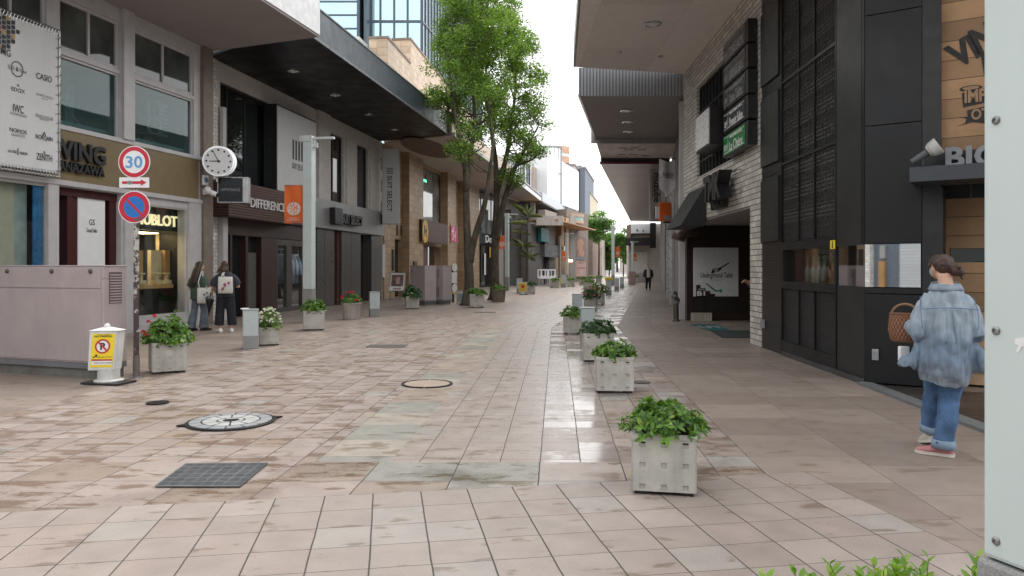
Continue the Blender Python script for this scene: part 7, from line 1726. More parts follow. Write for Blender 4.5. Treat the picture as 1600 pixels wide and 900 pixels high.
# twin headed standpipe on the right
p = G(1056.5, 502); p.x += .0; t = thing('standpipe', 'twin headed fire standpipe by the grey column at right', 'standpipe', tuple(p)); m = MB(); m.tube([p, p+Vector((0, 0, .52))], .075, 14); m.lathe([(.11, 0), (.11, .03), (.08, .05)], p, 16); m.build('pipe', pm('pipe_dull', (.10, .09, .08), .45, metal=.5), t)
m = MB(); q = p+Vector((0, 0, .56)); m.ball(q, .105); m.tube([q, q+Vector((-.11, -.16, .09))], .062, 12); m.tube([q+Vector((.0, 0, .06)), q+Vector((-.06, -.16, .20))], .06, 12); m.build('head', M_steel, t, smooth=True); m = MB(); m.tube([q+Vector((-.11, -.16, .09)), q+Vector((-.125, -.185, .10))], .05, 12); m.tube([q+Vector((-.06, -.16, .20)), q+Vector((-.065, -.185, .215))], .048, 12); m.build('outlet', M_black, t)
# white chairs and rope before the grey salon
def make_chair(label):
    t = thing('cafe_chair', label, 'chair', (0, 0, 0), 'white chairs outside the far salon'); m = MB(); m.box(-.28, .28, -.25, .25, .45, .49); m.build('seat', M_signwhite, t, bevel=.01); m = MB(); m.wall(-.28, .28, .5, 1.05, -.02, .02, [(-.20, -.02, .58, .97), (.02, .20, .58, .97)], Frame((0, .25), (1, .0))); m.build('backrest', M_signwhite, t)
    for x in (-.25, .25):
        for y in (-.22, .22): m = MB(); m.tube([(x, y, 0), (x, y, .45)], .02, 6); m.build('leg', M_signwhite, t)
    return t
ch = []
for px, l_ in ((848, 'left of the three white chairs outside the far salon'), (853, 'middle of the three white chairs outside the far salon'), (863, 'right of the three white chairs outside the far salon')): q = W(px, 440, 58.5); place(make_chair, ch, (q.x, 58.5, 0), .2, 1.25, l_)
m = MB(); a, c = W(843, 0, 57.3), W(870, 0, 57.3); m.tube([(a.x, 57.3, .80), ((a.x+c.x)/2, 57.3, .74), (c.x, 57.3, .80)], .035, 8); tag(m.build('barrier_rope', M_signwhite), 'pale barrier rope strung before the three white chairs', 'rope')

# ------------------------------------------------------------------ people
def weave():
    m, t, p = mat0('woven_bark'); tc = N(t, 'ShaderNodeTexCoord'); sp = N(t, 'ShaderNodeSeparateXYZ'); uvn = N(t, 'ShaderNodeUVMap'); t.links.new(uvn.outputs[0], sp.inputs[0])
    a = math_(t, 'SINE', math_(t, 'MULTIPLY', sp.outputs[0], 6.283*26)); c = math_(t, 'SINE', math_(t, 'MULTIPLY', sp.outputs[1], 6.283*1.5)); h = math_(t, 'MULTIPLY', a, c)
    t.links.new(mixc(t, rng(t, math_(t, 'ADD', h, math_(t, 'MULTIPLY', noise_(t, tc.outputs['Object'], 40, 3), .8)), -.8, 1.4, 0, 1), (.07, .028, .014), (.27, .115, .055)), p.inputs['Base Color']); p.inputs['Roughness'].default_value = .6; bump_(t, p, h, .8, .006); return m
def denim(name, col, var=.35, scale=7):
    m, t, p = mat0(name); tc = N(t, 'ShaderNodeTexCoord'); ob = tc.outputs['Object']; n = noise_(t, ob, scale, 5, .6); f = noise_(t, ob, 320, 2)
    c = mixc(t, 1.0, col, mixc(t, rng(t, n, .3, .7, 0, 1), (1-var,)*3, (1+var,)*3), 'MULTIPLY'); c = mixc(t, 1.0, c, mixc(t, rng(t, f, .35, .65, 0, 1), (.88,)*3, (1.12,)*3), 'MULTIPLY')
    t.links.new(c, p.inputs['Base Color']); p.inputs['Roughness'].default_value = .85; bump_(t, p, noise_(t, ob, 30, 4), .25, .01); return m
M_hair = pm('dark_brown_hair', (.030, .016, .012), .42, var=.5, scale=25, bump=.6, bscale=120)
M_hair2 = pm('red_brown_hair', (.055, .025, .016), .42, var=.5, scale=25, bump=.6, bscale=120)
M_eye = pm('eye_dark', (.02, .015, .012), .2, bump=0); M_lip = pm('lip', (.38, .13, .11), .45, bump=0)

class Body:
    def __init__(s, loc, yaw, k=1.0):
        s.loc = Vector(loc); s.k = k; s.M = Matrix.Translation(s.loc) @ Matrix.Rotation(yaw, 4, 'Z') @ Matrix.Scale(k, 4)
    def w(s, p): return s.M @ Vector(p)
    def mb(s, m):       # local points of an MB into the world
        m.v = [tuple(s.w(p)) for p in m.v]; return m
def limb(m, pts, rad, n=12, sub=3):
    P, Q = [], []; pts = [Vector(p) for p in pts]
    for i in range(len(pts)-1):
        for q in range(sub): f = q/sub; P.append(pts[i].lerp(pts[i+1], f)); Q.append(rad[i]+(rad[i+1]-rad[i])*f)
    P.append(pts[-1]); Q.append(rad[-1]); m.tube(P, Q, n)
def hand(m, wrist, d, up, side, curl=.6, s=1.0):
    """palm, four unequal bent fingers and a thumb leaving the side of the palm"""
    d, up = Vector(d).normalized(), Vector(up).normalized(); sd = d.cross(up).normalized(); w = Vector(wrist)
    m.loft([(w, sd*.022*s, up*.016*s), (w+d*.03*s, sd*.034*s, up*.015*s), (w+d*.085*s, sd*.039*s, up*.013*s), (w+d*.095*s, sd*.034*s, up*.010*s)], 12)
    for q, l in ((-1.5, .062), (-.5, .074), (.5, .070), (1.5, .056)):
        b0 = w+d*.082*s+sd*(q*.0195*s); a1 = curl*.7; a2 = curl*1.7
        p1 = b0+(d*math.cos(a1)-up*math.sin(a1))*l*.5*s; p2 = p1+(d*math.cos(a2)-up*math.sin(a2))*l*.35*s; p3 = p2+(d*math.cos(a2+.5)-up*math.sin(a2+.5))*l*.25*s
        m.tube([b0, p1, p2, p3], [.0095*s, .009*s, .0085*s, .006*s], 8)
    b0 = w+d*.028*s+sd*(side*.026*s); p1 = b0+(d*.6+sd*side*.7-up*.25).normalized()*.036*s; p2 = p1+(d*.9+sd*side*.25-up*.4).normalized()*.032*s; m.tube([b0, p1, p2], [.0125*s, .0105*s, .008*s], 8)
def head(b, m, c, yaw, pitch, parent_eyes):
    """skull, jaw, nose, ears; returns the head's own matrix"""
    Hm = Matrix.Translation(Vector(c)) @ Matrix.Rotation(yaw, 4, 'Z') @ Matrix.Rotation(-pitch, 4, 'X') @ Matrix.Scale(.93, 4)
    h = MB(); h.ball((0, -.012, .02), 1, 16, 12, .074, .092, .092)
    h.loft([((0, .03, -.105), (.026, 0, 0), (0, .022, .004)), ((0, .028, -.085), (.045, 0, 0), (0, .045, 0)), ((0, .018, -.05), (.060, 0, 0), (0, .066, 0)), ((0, .008, 0), (.068, 0, 0), (0, .080, 0)), ((0, .0, .05), (.066, 0, 0), (0, .082, 0))], 18)
    h.loft([((0, .088, -.030), (.016, 0, 0), (0, .012, 0)), ((0, .092, -.018), (.013, 0, 0), (0, .014, 0)), ((0, .086, .012), (.008, 0, 0), (0, .008, 0))], 8)
    for sx in (-1, 1): h.ball((sx*.072, -.008, -.008), 1, 8, 8, .010, .018, .030)
    h.loft([((0, .082, -.058), (.018, 0, 0), (0, .006, 0)), ((0, .083, -.052), (.020, 0, 0), (0, .007, 0)), ((0, .080, -.047), (.014, 0, 0), (0, .005, 0))], 8)
    h.v = [tuple(Hm @ Vector(p)) for p in h.v]; o = len(m.v); m.v += h.v; m.f += [tuple(o+i for i in f) for f in h.f]; m.uv += h.uv
    return Hm
def face_bits(b, Hm, t):
    m = MB()
    for sx in (-1, 1): m.ball((sx*.030, .073, .004), 1, 8, 6, .013, .010, .007)
    for sx in (-1, 1): m.tube([(sx*.016, .086, .026), (sx*.032, .084, .031), (sx*.048, .072, .024)], .0035, 5)
    m.v = [tuple(b.w(Hm @ Vector(p))) for p in m.v]; m.build('eyes', M_eye, t)
    m = MB(); m.loft([((-.022, .084, -.054), (0, .004, 0), (0, 0, .002)), ((0, .090, -.054), (0, .006, 0), (0, 0, .007)), ((.022, .084, -.054), (0, .004, 0), (0, 0, .002))], 8); m.v = [tuple(b.w(Hm @ Vector(p))) for p in m.v]; m.build('mouth', M_lip, t)
def person(label, loc, yaw, k, arms, legs, hd, voxel, skin=True):
    """arms: {-1:(shoulder,elbow,wrist,hand dir,hand up),1:...}, legs: {-1:(hip,knee,ankle,toe dir),...}, hd: (centre, yaw, pitch)"""
    b = Body(loc, yaw, k); t = thing('person', label, 'person', tuple(loc), 'people in the street'); m = MB()
    m.loft([((0, 0, .82), (.13, 0, 0), (0, .095, 0)), ((0, 0, .90), (.155, 0, 0), (0, .105, 0)), ((0, 0, 1.02), (.128, 0, 0), (0, .092, 0)), ((0, .0, 1.15), (.135, 0, 0), (0, .09, 0)), ((0, .0, 1.24), (.115, 0, 0), (0, .075, 0)), ((0, -.005, 1.31), (.07, 0, 0), (0, .058, 0))], 20)
    hc = Vector(hd[0]); m.tube([(0, -.01, 1.26), (hc.x*.3, hc.y*.3-.01, 1.38), tuple(hc+Vector((0, -.01, -.05)))], [.056, .052, .05], 14)
    Hm = head(b, m, *hd, t)
    for sx, (sh, el, wr, hdir, hup) in arms.items():
        limb(m, [(0.06*sx, 0, 1.24), sh, el, wr], [.045, .042, .038, .026]); hand(m, wr, hdir, hup, sx, .75)
    for sx, (hp, kn, an, td) in legs.items():
        limb(m, [hp, kn, an], [.085, .055, .038]); a = Vector(an); d = Vector(td).normalized()
        m.loft([(a-d*.05+Vector((0, 0, -.03)), d.cross(Vector((0, 0, 1)))*.028, (0, 0, .03)), (a+d*.05+Vector((0, 0, -.035)), d.cross(Vector((0, 0, 1)))*.036, (0, 0, .026)), (a+d*.16+Vector((0, 0, -.05)), d.cross(Vector((0, 0, 1)))*.034, (0, 0, .014))], 10)
    b.mb(m); o = remeshed('body', off(m, t), voxel, M_skin, t, smooth_it=1); face_bits(b, Hm, t)
    return b, t, Hm
def off(m, t):
    w_ = Vector(t['_w']); m.v = [tuple(Vector(p)-w_) for p in m.v]; return m
def cloth(name, b, t, m, voxel, mat, amp=.006, fr=(9, 9, 3), sm=2, post=None):
    if post: m.v = [tuple(post(Vector(p))) for p in m.v]
    b.mb(m); off(m, t)
    def dp(co, n): q = Vector((co.x*fr[0], co.y*fr[1], co.z*fr[2])); return amp*(mnoise.noise(q)+.6*mnoise.noise(q*2.3))
    return remeshed(name, m, voxel, mat, t, dp, sm)
def shoe(name, b, t, an, td, mat, sole, L_=.25, toe=None):
    a = Vector(an); d = Vector(td).normalized(); s_ = d.cross(Vector((0, 0, 1))).normalized(); up = s_.cross(d); g = a+up*(-.075)
    m = MB(); m.loft([(g-d*.075+up*.030, s_*.030, up*.028), (g-d*.05+up*.045, s_*.038, up*.042), (g+d*.02+up*.052, s_*.040, up*.048), (g+d*.09+up*.036, s_*.044, up*.030), (g+d*(L_-.085)+up*.026, s_*.036, up*.020), (g+d*(L_-.07)+up*.022, s_*.02, up*.012)], 14); b.mb(m); o = m.build(name, mat, t, smooth=True)
    m = MB(); m.loft([(g-d*.082+up*.0, s_*.032, d*.004), (g-d*.082+up*.022, s_*.033, d*.004)], 10); m = MB()
    pts = [(-.085, .024), (-.06, .036), (.02, .038), (.09, .046), (L_-.09, .040), (L_-.065, .018)]
    top = [g+d*x+s_*y for x, y in pts]+[g+d*x-s_*y for x, y in reversed(pts)]; m.poly([p+up*.024 for p in top]); m.poly([p+up*.0 for p in reversed(top)])
    for i in range(len(top)): j = (i+1) % len(top); m.poly([top[i], top[j], top[j]+up*.024, top[i]+up*.024])
    b.mb(m); m.build('sole', sole, o, weld=True); return o
def tote(label, b, fr, w_, h_, print_mat, straps, seed):
    """soft cotton bag; fr gives its own little frame"""
    t = thing('tote_bag', label, 'bag', tuple(fr.P(0, 0, 0)), 'white cotton tote bags'); m = MB(); rings = []
    for f, th in ((0, .02), (.06, .045), (.35, .05), (.75, .038), (1, .012)): rings.append((fr.P(0, 0, h_*f), fr.d*(w_*.5*(1-.08*abs(f-.3))), fr.n*th))
    n = 20; mm = MB()
    for c, a, bb in rings:
        for k in range(n):
            an = 6.283*k/n; cx_, sx_ = math.cos(an), math.sin(an); e = .45; mm.v.append(tuple(Vector(c)+Vector(a)*(abs(cx_)**e*(1 if cx_ > 0 else -1))+Vector(bb)*(abs(sx_)**e*(1 if sx_ > 0 else -1))))
    for i in range(len(rings)-1):
        for k in range(n): k2 = (k+1) % n; mm.f.append((i*n+k, i*n+k2, (i+1)*n+k2, (i+1)*n+k)); mm.uv.append([(0, 0)]*4)
    mm.f.append(tuple(range(n))[::-1]); mm.uv.append([(0, 0)]*n); mm.f.append(tuple((len(rings)-1)*n+k for k in range(n))); mm.uv.append([(0, 0)]*n)
    mm.build('cloth', pm('cotton_white', (.58, .56, .51), .85, var=.10, scale=9, bump=.35, bscale=14), t, smooth=True)
    m = MB()
    for st in straps: m.tube(st, .013, 6)
    m.build('strap', pm('cotton_white', (.58, .56, .51)), t, smooth=True)
    rs = np.random.RandomState(seed); m = MB()
    for k in range(5): u, z_ = rs.uniform(-.05, .09), h_*(.25+.1*k)+rs.uniform(-.01, .01); m.disc(fr, u, z_, rs.uniform(.018, .034), .044, .056, 12)
    m.build('print', print_mat, t); return t

# --- woman walking away at right, denim shirt and basket
YW = 5.72; LW = (W(1478, 0, YW).x, YW, 0.0)
fx = Vector((math.sin(.75)*-1, math.cos(.75), 0))
b, t, Hm = person('woman in oversized denim shirt and wide jeans walking away with a basket', LW, R(-20), 1.0,
    {-1: ((-.125, -.01, 1.15), (-.205, -.06, .955), (-.245, .16, 1.00), (-.1, .75, .25), (.1, -.25, .95)), 1: ((.125, -.01, 1.15), (.22, -.03, .97), (.15, .20, .97), (-.6, .7, .1), (0, -.2, 1))},
    {-1: ((-.085, .01, .80), (-.055, .17, .44), (-.05, .34, .115), (-.25, .95, -.30)), 1: ((.075, 0, .80), (.02, .05, .43), (-.02, -.02, .080), (-.92, .30, 0))},
    ((-.02, .060, 1.448), R(20), R(-20)), .0085)
sh = MB()
sh.loft([((0, .01, .555), (.180, 0, 0), (0, .150, 0)), ((0, .0, .64), (.203, 0, 0), (0, .170, 0)), ((0, -.005, .76), (.206, 0, 0), (0, .175, 0)), ((0, -.01, .89), (.202, 0, 0), (0, .18, 0)), ((0, -.01, 1.00), (.192, 0, 0), (0, .165, 0)), ((0, -.01, 1.11), (.188, 0, 0), (0, .150, 0)), ((0, -.005, 1.19), (.176, 0, 0), (0, .130, 0)), ((0, 0, 1.255), (.135, 0, 0), (0, .112, 0)), ((0, .01, 1.30), (.118, 0, 0), (0, .100, 0)), ((0, .015, 1.325), (.098, 0, 0), (0, .090, 0))], 32)
limb(sh, [(-.10, -.005, 1.20), (-.172, -.015, 1.12), (-.215, -.06, .95), (-.235, .02, .945), (-.25, .10, .985)], [.080, .074, .070, .066, .052], 16, 4)
limb(sh, [(.10, -.005, 1.20), (.172, -.015, 1.12), (.215, -.035, .95), (.20, .06, .945), (.18, .15, .965)], [.080, .074, .070, .066, .052], 16, 4)
for sx, e in ((-1, (-.315, .03, .70)), (1, (.30, .0, .69))):
    e = Vector(e); sh.loft([((sx*.18, .02, .90), (.03, 0, 0), (0, .06, 0)), ((sx*.22, .02, .80), (.045, 0, .0), (0, .09, 0)), ((e.x*.84, e.y, .70), (.065, 0, .04*sx), (0, .09, 0)), ((e.x*.92, e.y, .645), (.055, 0, .035*sx), (0, .08, 0))], 14)
def hemcurve(p):
    if p.z < .72 and abs(p.x) < .27: f = (.72-p.z)/.17; p.z += f*(.075*(p.x/.22)**2)-.02*f
    return p
def ombre():
    m, tt, p = mat0('faded_denim_shirt'); tc = N(tt, 'ShaderNodeTexCoord'); ob = tc.outputs['Object']; sp = N(tt, 'ShaderNodeSeparateXYZ'); tt.links.new(ob, sp.inputs[0])
    mp = N(tt, 'ShaderNodeMapping'); mp.inputs['Scale'].default_value = (22, 22, 2.0); tt.links.new(ob, mp.inputs[0]); n = noise_(tt, mp.outputs[0], 1.0, 5, .6)
    c = mixc(tt, rng(tt, math_(tt, 'ADD', sp.outputs[2], math_(tt, 'MULTIPLY', noise_(tt, ob, 5, 4), .12)), .92, 1.12, 0, 1), (.150, .205, .275), (.255, .305, .355))
    c = mixc(tt, rng(tt, sp.outputs[2], .55, .75, .75, 0), c, (.20, .22, .245))
    c = mixc(tt, 1.0, c, mixc(tt, rng(tt, n, .3, .7, 0, 1), (.74,)*3, (1.26,)*3), 'MULTIPLY'); c = mixc(tt, 1.0, c, mixc(tt, rng(tt, noise_(tt, ob, 380, 2), .35, .65, 0, 1), (.88,)*3, (1.12,)*3), 'MULTIPLY')
    tt.links.new(c, p.inputs['Base Color']); p.inputs['Roughness'].default_value = .85; bump_(tt, p, n, .5, .03); return m
def folds(b, t, sh, mat):
    sh.v = [tuple(hemcurve(Vector((p[0]*.93, p[1]*.92, p[2])))) for p in sh.v]; inv = b.M.inverted(); b.mb(sh); off(sh, t); w_ = Vector(t['_w'])
    def dp(co, n):
        l = inv @ (co+w_); a = l.z
        v = .019*math.sin(l.x*27+2.2*mnoise.noise(Vector((l.x*3, l.y*3, a*2)))*2)*max(0, min(1, (1.15-a)/.25))*max(.25, min(1, (a-.45)/.3))
        q = Vector((l.x*9, l.y*9, a*6)); return v+.019*(abs(mnoise.noise(q))*1.6-.4)+.009*mnoise.noise(q*2.4)
    return remeshed('shirt', sh, .008, mat, t, dp, 2)
shirt = folds(b, t, sh, ombre())
M_seam = denim('denim_seam', (.12, .17, .25))
m = MB(); 
for ring_ in range(1):
    m.loft([((0, .012, 1.280), (.092, 0, 0), (0, .090, .006)), ((0, .018, 1.326), (.088, 0, 0), (0, .084, .014)), ((0, .016, 1.331), (.097, 0, 0), (0, .094, .014)), ((0, .003, 1.282), (.124, 0, 0), (0, .116, .004)), ((0, .003, 1.276), (.118, 0, 0), (0, .110, .004))], 28)
b.mb(m); m.build('collar', denim('collar_denim', (.20, .245, .295)), t, smooth=True)
m = MB(); m.tube([(-.182+.364*q/20, -.150-.016*math.cos((q-10)/10*1.5), 1.135+.012*math.cos((q-10)/10*1.57)) for q in range(21)], .0042, 6); b.mb(m); m.build('yoke_seam', M_seam, t)
for sx in (-1, 1):
    m = MB(); m.tube([(sx*(.178+.012*math.sin(q*.35)), -.02-.125*math.sin(q*.23), 1.225-.030*q) for q in range(9)], .0035, 5); b.mb(m); m.build('armhole_seam', M_seam, t)
    m = MB(); m.tube([(sx*.025, -.158, 1.13), (sx*.028, -.172, 1.02), (sx*.034, -.186, .88)], .0055, 5); b.mb(m); m.build('pleat', denim('pleat_denim', (.19, .245, .30)), t, smooth=True)
jm = MB()
limb(jm, [(.065, 0, .82), (.075, .005, .72), (.03, .045, .43), (-.018, -.015, .105), (-.02, -.018, .085)], [.092, .090, .074, .076, .080], 18, 4); limb(jm, [(-.065, 0, .82), (-.07, .02, .72), (-.055, .17, .45), (-.05, .305, .16), (-.05, .312, .14)], [.092, .088, .072, .072, .076], 18, 4)
jm.loft([((0, 0, .74), (.135, 0, 0), (0, .105, 0)), ((0, 0, .86), (.135, 0, 0), (0, .105, 0))], 20)
cloth('jeans', b, t, jm, .0095, denim('blue_jeans', (.055, .115, .225), .5, 6), .011, (13, 13, 5), 2)
m = MB(); limb(m, [(-.017, -.0165, .125), (-.021, -.018, .062)], [.084, .086], 20, 2); b.mb(m); m.build('hem', denim('pale_hem', (.20, .27, .36)), t, smooth=True); m = MB(); limb(m, [(-.05, .297, .185), (-.05, .316, .128)], [.080, .082], 20, 2); b.mb(m); m.build('hem', denim('pale_hem', (.20, .27, .36)), t, smooth=True)
M_pinkshoe = pm('pink_canvas', (.42, .17, .18), .7, bump=.2); M_sole = pm('off_white_sole', (.56, .52, .46), .6, streak=.2)
shoe('shoe', b, t, (-.03, -.02, .078), (-.92, .30, 0), M_pinkshoe, M_sole); shoe('shoe', b, t, (-.052, .335, .10), (-.25, .95, -.25), M_sole, M_sole)
hm = MB(); hm.ball((0, -.022, .036), 1, 18, 12, .081, .096, .088); hm.loft([((0, -.085, -.045), (.030, 0, 0), (0, .018, 0)), ((0, -.065, .02), (.072, 0, 0), (0, .045, 0))], 14); hm.ball((.052, -.125, .022), 1, 12, 8, .050, .046, .050); hm.ball((.082, -.145, .012), 1, 10, 8, .028, .022, .036); hm.ball((.05, -.145, .062), 1, 10, 8, .020, .024, .020); hm.tube([(.07, -.14, .0), (.09, -.16, -.03), (.092, -.165, -.055)], [.014, .010, .003], 6); hm.tube([(.055, .075, .045), (.075, .06, 0), (.076, .055, -.06)], [.012, .011, .004], 6); hm.tube([(-.055, .075, .045), (-.075, .055, 0), (-.072, .05, -.05)], [.014, .012, .004], 6); hm.tube([(.0, .075, .08), (-.03, .088, .055), (-.05, .084, .03)], [.02, .016, .006], 8)
hm.v = [tuple(Hm @ Vector(p)) for p in hm.v]; cloth('hair', b, t, hm, .006, pm('brown_hair', (.045, .019, .013), .38, var=.55, scale=22, bump=.7, bscale=110), .004, (60, 60, 30), 1)
mm = MB(); mm.loft([((0, .055, -.095), (.040, 0, 0), (0, .026, 0)), ((0, .050, -.06), (.062, 0, 0), (0, .038, 0)), ((0, .052, -.025), (.062, 0, 0), (0, .036, 0)), ((0, .056, -.008), (.04, 0, 0), (0, .030, 0))], 18); mm.v = [tuple(b.w(Hm @ Vector(p))) for p in mm.v]; mm.build('face_mask', pm('grey_mask', (.33, .36, .39), .8), t, smooth=True)
# basket hung on the bent arm
bc = b.w((-.255, .17, .85)); d_ = (b.w((-.255-.6, .17+.25, .85))-bc).normalized(); bf_ = Frame((bc.x, bc.y, bc.z), (d_.x, d_.y)); bk = thing('basket', 'brown woven basket carried on the arm of the woman in denim', 'basket', tuple(bc))
m = MB(); prof = [(.0, .095, .050), (.02, .113, .060), (.10, .130, .070), (.19, .122, .060), (.225, .117, .053), (.226, .108, .046), (.19, .110, .05), (.05, .10, .054), (.03, .0, .0)]
m.loft([(bf_.P(0, 0, z_), bf_.d*max(a, .001), bf_.n*max(c, .001)) for z_, a, c in prof], 36); m.build('body', weave(), bk, smooth=True)
m = MB(); m.loft([(bf_.P(0, 0, z_), bf_.d*a, bf_.n*c) for z_, a, c in ((.218, .115, .052), (.226, .122, .058), (.234, .118, .055), (.228, .109, .046))], 30); m.build('rim', pm('rim_brown', (.14, .055, .028), .6), bk, smooth=True)
m = MB(); m.tube([bf_.P(.106*math.cos(a), 0, .20+.105*math.sin(a)) for a in [math.pi*q/12 for q in range(13)]], .011, 8); m.build('handle', pm('handle_tan', (.22, .12, .06), .6), bk, smooth=True)
m = MB(); pw_ = b.w((-.27, .15, .78)); m.box(pw_.x-.04, pw_.x+.04, pw_.y-.02, pw_.y+.02, pw_.z-.09, pw_.z+.04); tag(m.build('paper_bag', M_signwhite, bevel=.01), 'small white paper bag below the woven basket', 'bag')

# --- two women at the watch shop corner
def simple_clothes(b, t, top_rings, sleeves, top_mat, leg_pts, leg_rad, leg_mat, vox=.014, amp=.008):
    m = MB(); m.loft(top_rings, 28)
    for pts, rad in sleeves: limb(m, pts, rad, 14, 3)
    cloth('shirt', b, t, m, vox, top_mat, amp); m = MB()
    for pts in leg_pts: limb(m, pts, leg_rad, 16, 3)
    m.loft([((0, 0, .74), (.15, 0, 0), (0, .115, 0)), ((0, 0, .90), (.145, 0, 0), (0, .11, 0))], 18); cloth('trousers', b, t, m, vox, leg_mat, amp)
def R_(z_, a, c, y=0.0, x=0.0): return ((x, y, z_), (a, 0, 0), (0, c, 0))
L2 = (W(311, 0, 17.1).x, 17.1, 0)
b, t, Hm = person('woman with long dark hair in loose green shirt and flared jeans', L2, R(-28), 1.02,
    {-1: ((-.17, 0, 1.22), (-.235, -.06, 1.0), (-.26, .06, .80), (0, .3, -.9), (0, .95, .3)), 1: ((.17, 0, 1.22), (.225, -.02, 1.0), (.20, .20, .93), (-.3, .9, 0), (0, 0, 1))},
    {-1: ((-.08, 0, .82), (-.10, -.05, .45), (-.11, -.12, .09), (-.1, 1, 0)), 1: ((.08, 0, .82), (.09, .06, .45), (.10, .05, .08), (.15, 1, 0))}, ((0, .035, 1.45), R(-38), R(-4)), .012)
simple_clothes(b, t, [R_(.70, .21, .15), R_(.85, .215, .15), R_(1.05, .205, .14), R_(1.20, .19, .125), R_(1.27, .15, .105), R_(1.335, .085, .075)], [([(-.13, 0, 1.21), (-.20, -.02, 1.12), (-.24, -.05, .98)], [.08, .085, .09]), ([(.13, 0, 1.21), (.20, -.01, 1.12), (.235, -.02, .98)], [.08, .085, .09])], pm('dull_green_cloth', (.055, .085, .062), .85, var=.15, bump=.2), [[(-.08, 0, .80), (-.105, -.04, .45), (-.13, -.12, .06)], [(.08, 0, .80), (.095, .06, .45), (.105, .04, .06)]], [.095, .074, .108], denim('grey_blue_jeans', (.11, .135, .165)))
shoe('shoe', b, t, (-.11, -.12, .08), (-.1, 1, 0), M_black, M_black); shoe('shoe', b, t, (.10, .05, .08), (.15, 1, 0), pm('dark_shoe', (.04, .04, .045), .6), M_black)
m = MB(); m.ball((0, -.02, .03), 1, 16, 12, .084, .100, .094); m.v = [tuple(Hm @ Vector(p)) for p in m.v]; m.loft([R_(.98, .045, .03, -.165), R_(1.08, .105, .05, -.145), R_(1.25, .115, .065, -.105), R_(1.38, .095, .075, -.055), R_(1.47, .075, .07, -.01)], 18); cloth('hair', b, t, m, .011, M_hair, .006, (45, 45, 12), 1)
p0 = b.w((.26, -.08, .62)); tf = Frame((p0.x, p0.y, p0.z), (.96, .25)); shd = b.w((.13, -.02, 1.34))
tote('white cotton bag with blue print hanging from the green shirted woman', b, tf, .30, .36, pm('blue_dull_print', (.06, .10, .18), .7, bump=0), [[tf.P(-.09, .03, .35), Vector((shd.x-.05, shd.y-.10, shd.z-.25)), shd+Vector((0, -.03, .0))], [tf.P(.08, .03, .35), Vector((shd.x+.05, shd.y-.09, shd.z-.25)), shd+Vector((.02, -.02, .0))]], 4)
p0 = b.w((-.27, .09, .70)); m = MB(); m.lathe([(.034, -.05), (.042, .06), (.044, .065), (.0, .066)], p0, 14); tag(m.build('drink_cup', pm('pink_cup', (.55, .38, .35), .5), smooth=True), 'pale pink cup held low by the green shirted woman', 'cup')
L3 = (W(352, 0, 16.6).x, 16.6, 0)
b, t, Hm = person('woman in navy shirt and wide black trousers with white shoes', L3, R(14), 1.02,
    {-1: ((-.18, 0, 1.22), (-.25, .03, .98), (-.22, .22, .88), (0, 1, 0), (0, 0, 1)), 1: ((.18, 0, 1.22), (.27, .02, 1.0), (.14, .22, 1.02), (-.7, .6, .2), (0, 0, 1))},
    {-1: ((-.085, 0, .82), (-.10, .0, .45), (-.105, -.02, .08), (-.45, .9, 0)), 1: ((.085, 0, .82), (.11, .02, .45), (.125, .02, .08), (-.2, 1, 0))}, ((-.02, .035, 1.455), R(20), R(-8)), .012)
simple_clothes(b, t, [R_(.78, .185, .145), R_(.95, .195, .145), R_(1.10, .20, .14), R_(1.21, .195, .125), R_(1.28, .155, .105), R_(1.345, .085, .075)], [([(-.13, 0, 1.22), (-.21, .0, 1.13), (-.25, .02, 1.02)], [.08, .082, .085]), ([(.13, 0, 1.22), (.21, .0, 1.14), (.262, .02, 1.04)], [.08, .082, .085])], pm('navy_cloth', (.028, .033, .045), .85, var=.15, bump=.2), [[(-.08, 0, .82), (-.112, 0, .45), (-.125, -.02, .16)], [(.08, 0, .82), (.122, .01, .45), (.14, .02, .16)]], [.105, .096, .098], pm('black_cloth', (.010, .011, .015), .85, var=.2, bump=.2))
shoe('shoe', b, t, (-.105, -.03, .08), (-.5, .85, 0), M_signwhite, M_sole); shoe('shoe', b, t, (.125, .02, .08), (-.35, .95, 0), M_signwhite, M_sole)
m = MB(); m.ball((0, -.018, .028), 1, 16, 12, .086, .102, .096); m.v = [tuple(Hm @ Vector(p)) for p in m.v]; m.loft([R_(1.28, .06, .04, -.055, -.02), R_(1.36, .095, .07, -.04, -.02), R_(1.46, .088, .085, .01, -.02)], 18); limb(m, [(-.07, .0, 1.42), (-.14, .03, 1.36), (-.19, .05, 1.30)], [.04, .03, .01], 10); cloth('hair', b, t, m, .010, M_hair2, .006, (45, 45, 12), 1)
p0 = b.w((.03, -.215, .86)); tf = Frame((p0.x, p0.y, p0.z), (.98, .10)); shd = b.w((-.03, -.06, 1.335))
tote('white cotton bag with reddish print on the back of the navy shirted woman', b, tf, .32, .37, pm('reddish_print', (.30, .09, .11), .7, bump=0), [[tf.P(-.07, .02, .36), b.w((-.05, -.17, 1.26)), shd], [tf.P(-.02, .02, .36), b.w((-.02, -.17, 1.27)), shd+Vector((.03, 0, 0))]], 9)
# folded umbrella hanging between them
p1 = W(328, 466, 16.9); m = MB(); m.tube([p1, p1+Vector((0, 0, -.05)), p1+Vector((-.01, 0, -.20)), p1+Vector((-.02, 0, -.34)), p1+Vector((-.02, 0, -.42))], [.085, .095, .05, .018, .006], 12); u_ = thing('folded_umbrella', 'black folded umbrella hanging point down between the two women', 'umbrella', tuple(p1)); m.build('cloth', M_black, u_, smooth=True); m = MB(); m.tube([p1, p1+Vector((.02, 0, .14))], .012, 8); m.build('handle', M_dark, u_)
